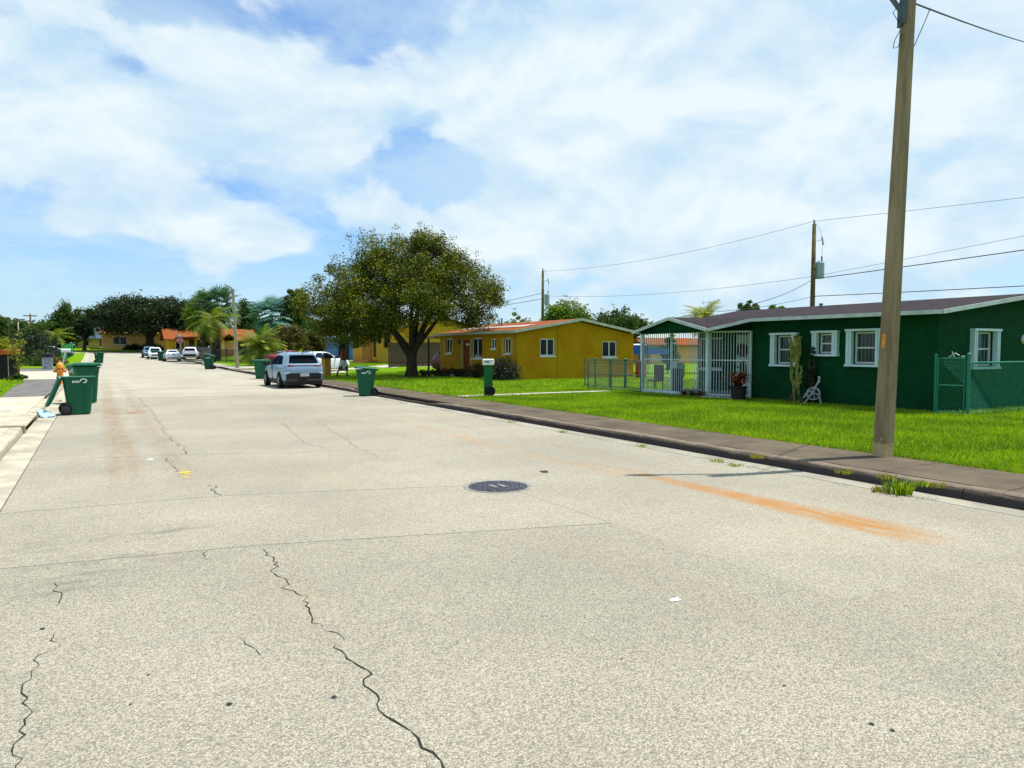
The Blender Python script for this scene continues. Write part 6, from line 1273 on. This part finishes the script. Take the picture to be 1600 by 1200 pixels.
# bed of dark mulch and low plants round the trunk
mb = MB(); vs = []
for i in range(20): a = 2 * math.pi * i / 20; k = 1.3 * random.uniform(.8, 1.15); vs.append((tb_.x + math.cos(a) * k + .3, tb_.y + math.sin(a) * k, .16))
mb.add(vs + [(tb_.x, tb_.y, .24)], [(i, (i + 1) % 20, 20) for i in range(20)]); o_ = mb.build('mulch_bed', MSOIL, kind='structure')
def make_bush(label, loc, r, h, n, leaf, mat, name='shrub', per=60, cat='shrub', group=None):
    t = thing(name, label, cat, loc, 0, group); d = unit(n) * (RNG.random((n, 1)) ** .4); d[:, 2] = np.abs(d[:, 2]); C_ = d * np.array([r * .85, r * .85, h * .85]) + [0, 0, .04]
    co = leaf_cloud(C_, min(r, h) * .28, per, leaf, .9); put('foliage', fastmesh('foliage', co, 4), mat, t); mb = MB()
    for i in range(6): a = i * 1.05; mb.tube([(0, 0, -.05), (math.cos(a) * r * .25, math.sin(a) * r * .25, h * .35), (math.cos(a) * r * .5, math.sin(a) * r * .5, h * .7)], [.03 * h + .008, .02 * h + .005, .006], 5, False)
    mb.build('stems', MBARKD, t, off=(0, 0, 0)); return t
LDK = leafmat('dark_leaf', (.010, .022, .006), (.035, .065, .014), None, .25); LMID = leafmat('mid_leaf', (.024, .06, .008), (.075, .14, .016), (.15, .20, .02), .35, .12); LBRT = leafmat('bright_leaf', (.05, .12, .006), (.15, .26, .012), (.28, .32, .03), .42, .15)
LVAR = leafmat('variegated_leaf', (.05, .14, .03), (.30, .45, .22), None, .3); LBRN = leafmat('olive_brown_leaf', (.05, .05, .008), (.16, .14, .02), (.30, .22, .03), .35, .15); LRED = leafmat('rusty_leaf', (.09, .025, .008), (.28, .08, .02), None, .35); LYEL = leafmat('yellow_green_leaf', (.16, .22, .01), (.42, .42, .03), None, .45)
make_bush('small dark plants at the foot of the big tree', (tb_.x + .9, tb_.y - .6, .17), .9, .45, 22, .10, LDK)
X_ = YX - .75
for u, r, h, lab in ((692, .7, .5, 'low dark hedge plant at the left corner of the yellow house'), (706, .7, .5, 'low dark hedge plant under the left window of the yellow house'), (720, .6, .55, 'low dark hedge plant left of the red brown door')): c = AX(u, 580, X_); make_bush(lab, (X_, c.y, .12), r, h, 30, .09, LDK, group='low hedge by the yellow house')
c = AX(744, 580, X_); make_bush('dark shrub right of the door of the yellow house', (X_, c.y, .12), .8, .95, 40, .09, LDK)
c = AX(787, 580, X_ - .1); make_bush('large dark shrub with purple tinge by the front corner of the yellow house', (X_ - .1, c.y, .12), 1.05, 1.45, 80, .10, leafmat('purple_dark_leaf', (.012, .018, .010), (.035, .05, .03), (.08, .05, .10), .2, .06))
c = AX(799, 588, X_ - .3); make_bush('pale variegated small shrub at the corner of the yellow house', (X_ - .35, YY0 + .9, .12), .55, .5, 26, .09, LVAR)
# cactus clump against the green wall
cx_, cy_ = 18.3, AX(1244, 620, 18.3).y; ct = thing('cactus', 'tall twisted cactus clump against the green wall', 'cactus', (cx_, cy_, .12)); MCAC = M('cactus_skin', (.20, .20, .05), .85, .15, var=.45, vs=6, bump=.6, bs=20)
def rib_stem(pts, r):
    rings = []; k = len(pts)
    for i, p in enumerate(pts):
        p = Vector(p); rr = (r[i] if isinstance(r, list) else r); rings.append([(p.x + rr * (1 if j % 2 else .62) * math.cos(2 * math.pi * j / 10 + i * .12), p.y + rr * (1 if j % 2 else .62) * math.sin(2 * math.pi * j / 10 + i * .12), p.z) for j in range(10)])
    mb = MB(); mb.loft(rings); return mb.build('stem', MCAC, ct, off=(0, 0, 0))
for bx0, bz, tx_, tz, r in ((.02, 0, .0, 1.5, .05), (.12, .0, .14, 1.5, .045), (-.10, .0, -.04, 1.3, .045), (.02, 1.25, .06, 2.05, .10), (.10, 1.35, .22, 1.98, .09), (-.04, 1.3, -.12, 2.02, .10), (.14, .9, .20, 1.5, .05), (-.04, 1.0, -.14, 1.6, .055), (.04, 1.5, -.03, 2.10, .07), (-.12, .5, -.2, 1.15, .045)):
    rib_stem([(random.uniform(-.05, .05) - .03, bx0 + (tx_ - bx0) * t + .03 * math.sin(5 * t + bx0 * 30), bz + (tz - bz) * t) for t in np.linspace(0, 1, 9)], [r * .62 * (.55 + .9 * math.sin(math.pi * min(.88, .12 + t * .8)) * (1 + .22 * math.sin(16 * t + bx0 * 50))) for t in np.linspace(0, 1, 9)])
for e in (.35, .2, -.4, -.25): mb = MB(); mb.tube([(0, e * .2, .35), (-.05, e * .6, .12), (-.1, e, -.02)], [.035, .03, .02], 7); mb.build('root', MBARK, ct, off=(0, 0, 0))
make_bush('dry dark vine climbing behind the cactus clump', (18.45, cy_ - .42, .12), .22, 1.95, 46, .07, LDK, per=30)
# potted red plant, porch edging plants, white stones
c = AX(1152, 615, 17.55); pt = thing('potted_plant', 'rusty red plant in a dark pot before the white porch grille', 'potted plant', (17.6, c.y, .13)); MB().lathe([(.17, 0), (.22, .1), (.25, .38), (.28, .42), (.26, .45), (.2, .42)], 16).build('pot', M('dark_pot', (.02, .016, .014), .7), pt, off=(0, 0, 0))
def blades(n, L, spread, w_, up=.5):
    out_ = []
    for i in range(n):
        a = RNG.uniform(0, 6.283); e = RNG.uniform(up, 1.35); l = L * RNG.uniform(.6, 1.1); d = np.array([math.cos(a) * math.cos(e), math.sin(a) * math.cos(e), math.sin(e)]); s = np.array([-math.sin(a), math.cos(a), 0]) * w_; p0 = d * .03; droop = np.array([math.cos(a), math.sin(a), -1.0]) * l * .25 * spread
        p1 = d * l * .55; p2 = d * l * .85 + droop * .6; p3 = d * l + droop * 1.3; out_ += [p0 - s * .5, p0 + s * .5, p1 + s, p1 - s, p1 - s, p1 + s, p2 + s * .7, p2 - s * .7, p2 - s * .7, p2 + s * .7, p3 + s * .05, p3 - s * .05]
    return np.array(out_)
put('foliage', fastmesh('foliage', blades(150, .75, 1, .018) + [0, 0, .42], 4), LRED, pt)
for u, lab, mt in ((1070, 'low reddish border plant at the porch grille foot, left one', LRED), (1082, 'low brown border plant at the porch grille foot', LBRN), (1094, 'low rusty border plant at the porch grille foot, right one', LRED)):
    c = AX(u, 615, 17.6); t = thing('border_plant', lab, 'plant', (17.6, c.y, .13)); put('foliage', fastmesh('foliage', blades(40, .38, 1, .02), 4), mt, t)
st_ = thing('stone_edging', 'row of white stones edging the bed under the porch grille', 'stones', (17.5, A1.y, .13)); MSTN = M('white_stone', (.6, .58, .52), .85, .15, var=.25)
for i in range(16):
    y_ = A1.y + .05 - i * .105; x_ = 17.52 + .02 * i + random.uniform(-.03, .03); o_ = len(st_.children); mb = MB(); mb.lathe([(.02, -.02), (.05 * random.uniform(.8, 1.2), .015), (.045, .05), (.015, .07)], 8, c=(x_ - 17.5, y_ - A1.y, 0)); mb.build('stone', MSTN, st_, off=(0, 0, 0), smooth=True)
# yellow-green saplings at the left edge
def sapling(label, loc, h, mat, n=16):
    t = thing('sapling', label, 'shrub', loc); mb = MB(); cs = []
    for i in range(5):
        a = i * 1.26; tip = (math.cos(a) * .3 * h * .4, math.sin(a) * .3 * h * .4, h * random.uniform(.75, 1)); mb.tube([(math.cos(a) * .04, math.sin(a) * .04, -.02), (tip[0] * .4, tip[1] * .4, h * .5), tip], [.025, .018, .006], 5, False)
        cs += [Vector((0, 0, 0)).lerp(Vector(tip), q) + Vector((random.uniform(-.15, .15), random.uniform(-.15, .15), 0)) for q in (.35, .55, .7, .85, 1)]
    mb.build('stems', MBARK, t, off=(0, 0, 0)); put('foliage', fastmesh('foliage', leaf_cloud(np.array([tuple(c) for c in cs]), .2, n, .13), 4), mat, t); return t
c = AY(28, 590, 46); sapling('thin yellow green sapling beside the terracotta topped pillar', (c.x, 46, .13), 2.6, LYEL); make_bush('small dark green plant at the sapling foot on the left', (c.x, 45.8, .13), .5, .45, 14, .12, LMID)
make_bush('pale green plant on top of the terracotta capped pillar', (AY(7, 560, 47.5).x, 47.5, 1.74), .6, .6, 20, .12, LYEL, name='planter_plant')

# ---- background trees
def bt(label, u, Y, vtop, du, lmat, n=150, per=60, leaf=.34, X=None, base_z=None, low=.32, crad=None, group='background trees', shape='round', name='tree', seed=0, tr=.3):
    """tree whose crown spans u +- du and reaches photo height vtop, standing at depth Y (or on X)"""
    p = AX(u, 545, X) if X else AY(u, 545, Y); Y_ = p.y; dep = p.x * math.sin(YAW) + Y_ * math.cos(YAW); zt_ = (AX(u, vtop, X) if X else AY(u, vtop, Y)).z; z0 = (zg(Y_) + .1) if base_z is None else base_z; H_ = zt_ - z0; Rr = du * dep / FPX
    rr = random.Random(seed + int(u)); lobes = [lob(0, 0, H_ * .68, Rr * .62, Rr * .62, H_ * .30)]; k = 8
    for i in range(k):
        a = 2 * math.pi * i / k + rr.uniform(-.3, .3); f = rr.uniform(.42, .62); zz_ = H_ * (low + .16 + rr.uniform(.05, .26)); lobes.append(lob(math.cos(a) * Rr * f, math.sin(a) * Rr * f, zz_, Rr * rr.uniform(.30, .44), Rr * .4, H_ * rr.uniform(.14, .22)))
    if shape == 'umbrella': lobes = [lob(math.cos(a) * Rr * f, math.sin(a) * Rr * f * .8, H_ * (.80 - .26 * f * f + rr.uniform(-.03, .05)), Rr * .27, Rr * .27, H_ * .12) for f, m in ((0, 1), (.38, 6), (.74, 12)) for a in [2 * math.pi * j / m + f for j in range(m)]] + [lob(math.cos(a) * Rr * .6, math.sin(a) * Rr * .6, H_ * .42, Rr * .24, Rr * .24, H_ * .09) for a in [2 * math.pi * j / 9 for j in range(9)]]
    return make_tree(label, (p.x, Y_, z0), H_ * low, tr, lobes, int(n * 1.25), crad or Rr * .22, int(per * 1.3), leaf, lmat, MBARKD, name=name, group=group, twigs=14, nlimb=7)
bt('huge dark umbrella shaped tree at the end of the street', 234, 146, 458, 88, LDK, 520, 60, .42, shape='umbrella', low=.22, tr=.8, crad=1.5)
bt('tall dark green tree left of the umbrella tree', 106, 165, 475, 36, LMID, 220, 70, .42, low=.15)
bt('dark tree standing beside the blue roofed house', 132, 150, 496, 16, LDK, 90, 60, .35, low=.3)
bt('mid green tree at the far left photo edge', -4, 96, 488, 26, LMID, 160, 80, .30, low=.12)
bt('low green tree behind the round shrub on the left', 62, 170, 506, 26, LMID, 130, 60, .42, low=.1); bt('green tree between the far poles on the left', 30, 175, 503, 26, LMID, 130, 60, .42, low=.1)
bt('small green tree behind the tall dark tree', 150, 190, 490, 20, LMID, 100, 60, .42, low=.2)
bt('bright green tree crown behind the fan palm', 318, 128, 455, 32, LBRT, 170, 60, .36, low=.3); bt('dark green tree right of the distant lamp post', 388, 118, 462, 28, LMID, 190, 70, .34, low=.15)
bt('dark tree crown left of the big olive tree', 462, 92, 446, 24, LMID, 170, 70, .28, low=.35); bt('dark leafy tree behind the black fence', 292, 140, 470, 34, LDK, 170, 60, .38, low=.15)
bt('olive brown shrubby tree by the blue house', 452, 78, 505, 30, LBRN, 150, 60, .22, low=.2, name='tree'); bt('brownish low tree left of the white sedan', 490, 80, 515, 22, LBRN, 110, 60, .20, low=.2); bt('dark tree in front of the blue house', 515, 88, 495, 26, LMID, 110, 60, .25, low=.35)
bt('bright round tree right of the far utility pole', 889, None, 466, 44, LBRT, 220, 70, .26, X=42, low=.3); bt('green tree behind the right end of the yellow house roof', 968, None, 483, 46, LMID, 200, 70, .25, X=42, low=.3); bt('pale green tree behind the yellow house chimney pipe', 806, None, 487, 30, LBRT, 130, 60, .28, X=46, low=.3)
bt('dark green tree above the green house roof', 1170, None, 466, 22, LMID, 110, 60, .20, X=40, low=.4); bt('yellow green low tree right of the dark one over the roof', 1208, None, 478, 18, LBRT, 80, 60, .2, X=42, low=.4)
c = AY(1040, 545, 40); bt('bushy green tree in the yard seen through the porch grille', 1046, 43, 520, 16, LBRT, 80, 60, .2, low=.15)
# shrubs on the left lawn
c = AY(50, 560, 86); make_bush('big round dark shrub on the left lawn', (c.x, 86, zg(86) + .1), 2.9, 3.9, 130, .20, LDK, per=90)
c = AY(68, 563, 80); make_bush('low clipped green shrub in front of the round shrub', (c.x, 80, zg(80) + .1), 2.2, 1.5, 70, .16, LMID, per=70); c = AY(86, 563, 78); make_bush('low olive shrub beside the white mailbox', (c.x, 79, zg(79) + .1), 1.1, 1.15, 40, .15, LBRN, per=60)
c = AY(14, 563, 90); make_bush('pale yellow green shrubs along the left edge of the lawn', (c.x, 90, zg(90) + .1), 3.0, 3.0, 90, .2, LYEL, per=60)
for i, (u, Y_) in enumerate(((208, 153), (228, 153.5), (248, 153))): c = AY(u, 548, Y_); make_bush(['left', 'middle', 'right'][i] + ' dark hedge bush under the umbrella tree by the peach house', (c.x, Y_, zg(Y_) + .05), 2.0, 1.3, 40, .25, LDK, group='hedge by the peach house')
# ---- palms
def frond_mesh(L, w_, droop, kind, n=22):
    out_ = []
    if kind == 'feather':
        for i in range(n):
            t = (i + .5) / n; x = L * t; z = L * (.35 * t - droop * t * t); dx = 1.0; sl_ = .35 - 2 * droop * t
            for s in (-1, 1):
                l = w_ * math.sin(math.pi * (.12 + .85 * t)) ** .7; p = np.array([x, 0, z]); tip = p + np.array([l * .45, s * l, -l * (.25 + .25 * RNG.random())]); q = np.array([L / n * .42, 0, sl_ * L / n * .42]); out_ += [p - q, p + q, tip + q * .15, tip - q * .15]
        for i in range(8):
            t0, t1 = i / 8, (i + 1) / 8; a = np.array([L * t0, 0, L * (.35 * t0 - droop * t0 * t0)]); c = np.array([L * t1, 0, L * (.35 * t1 - droop * t1 * t1)]); e = np.array([0, .03, 0]); out_ += [a - e, a + e, c + e * .6, c - e * .6]
    else:                                                               # fan leaf on a stalk
        st = L * .45; e = np.array([0, .035, 0]); hub = np.array([st, 0, st * .25]); out_ += [np.array([0, 0, 0]) - e, np.array([0, 0, 0]) + e, hub + e, hub - e]
        for i in range(n):
            a = -1.9 + 3.8 * i / (n - 1); d = np.array([math.cos(a), math.sin(a), .1 - droop * RNG.uniform(.5, 1)]); s = np.array([-math.sin(a), math.cos(a), .25]) * w_ * .055; l = L * .55 * (1 - .12 * abs(a)); m = hub + d * l * .6; out_ += [hub - s * .2, hub + s * .2, m + s, m - s, m - s, m + s, hub + d * l + np.array([0, 0, -droop * l * .35]) + s * .05, hub + d * l + np.array([0, 0, -droop * l * .35]) - s * .05]
    return np.array(out_)
def make_palm(label, loc, h, tr, nf, L, w_, droop, kind, lmat, bmat=None, dead=0, lo=-.5, hi=1.3):
    t = thing('palm_tree', label, 'palm', loc, 0, 'palms'); mb = MB(); mb.tube([(0, 0, -.1), (.05, 0, h * .3), (.02, 0, h * .7), (0, 0, h)], [tr * 1.25, tr, tr * .95, tr * 1.05], 10); mb.build('trunk', bmat or MBARK, t, off=(0, 0, 0), smooth=True)
    ms = [fastmesh('frond', frond_mesh(L * k, w_, droop * k2, kind), 4, lmat) for k, k2 in ((1, 1), (.9, 1.2), (1.05, .8))]; md_ = fastmesh('dead_frond', frond_mesh(L * .8, w_ * .7, droop * 1.4, kind), 4, MDEAD) if dead else None
    for i in range(nf):
        o_ = bpy.data.objects.new('frond', ms[i % 3]); COL.objects.link(o_); o_.parent = t; o_.location = (0, 0, h + .02); el = hi - (hi - lo) * ((i + .5) / nf) ** .9; o_.rotation_euler = (random.uniform(-.3, .3), -el + .3, i * 2.39996 + random.uniform(-.2, .2))
    for i in range(dead):
        o_ = bpy.data.objects.new('dead_frond', md_); COL.objects.link(o_); o_.parent = t; o_.location = (0, 0, h - .1); o_.rotation_euler = (0, random.uniform(1.0, 1.35), i * 2 * math.pi / dead + random.uniform(-.2, .2))
    return t
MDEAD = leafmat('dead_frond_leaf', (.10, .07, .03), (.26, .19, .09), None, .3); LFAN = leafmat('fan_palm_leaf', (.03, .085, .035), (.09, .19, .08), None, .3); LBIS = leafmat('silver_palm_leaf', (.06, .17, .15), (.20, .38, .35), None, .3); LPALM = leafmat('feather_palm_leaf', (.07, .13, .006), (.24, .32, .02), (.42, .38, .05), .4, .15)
c = AY(340, 560, 95); make_palm('tall fan palm with drooping lower leaves by the black fence', (c.x, 95, zg(95) + .1), 6.6, .34, 34, 3.4, 1.6, .35, 'fan', LFAN, MBARKD, 10, -.7, 1.4)
c = AY(333, 560, 88); make_palm('feathery palm with yellowing fronds in front of the fan palm', (c.x, 88, zg(88) + .1), 4.9, .24, 18, 3.0, .75, .65, 'feather', LPALM, MBARKD, 5, -.6, 1.2)
c = AY(424, 560, 92); make_palm('silvery blue fan palm behind the date palm', (c.x, 92, zg(92) + .1), 5.4, .28, 30, 3.3, 1.8, .3, 'fan', LBIS, MBARKD, 0, -.5, 1.4)
c = AY(406, 560, 72); make_palm('small date palm with arching yellow green fronds over the dark red car', (c.x, 72, zg(72) + .1), 2.0, .34, 44, 2.7, .62, .55, 'feather', LPALM, MBARKD, 6, -.6, 1.35)
c = AY(88, 560, 100); make_palm('small young palm on the left lawn', (c.x, 100, zg(100) + .1), 3.0, .12, 14, 2.0, .6, .6, 'feather', LPALM, MBARK, 0, -.3, 1.1)
c = AX(1100, 487, 36); make_palm('yellow green palm crown showing above the green house roof', (36, c.y, .1), 3.7, .16, 26, 1.7, .5, .7, 'feather', LYEL, MBARK, 0, -.1, 1.45)

# ---- far tree belt closing the view, one mass
def belt(name, label, x0, x1, y0, hmin, hmax, n, leaf, lmat):
    X = RNG.uniform(x0, x1, n); Yb = y0 + RNG.uniform(-6, 6, n); top = hmin + (hmax - hmin) * (.5 + .5 * np.sin(X * .21 + 1.3) * np.cos(X * .083)); z0 = np.array([zg(y) for y in Yb]); Zc = z0 + RNG.random(n) ** .9 * top
    co = leaf_cloud(np.stack([X, Yb, Zc], 1), 1.3, 14, leaf); o_ = put(name, fastmesh(name, co, 4), lmat, kind='stuff'); tag(o_, label, 'trees')
belt('far_tree_belt', 'dark belt of distant trees closing the end of the street', -60, 70, 190, 4.5, 8.0, 4600, .85, LMID)
belt('rear_tree_belt', 'dark belt of trees behind the houses on the right side of the street', 30, 66, 118, 4.0, 6.5, 1200, .5, LMID)
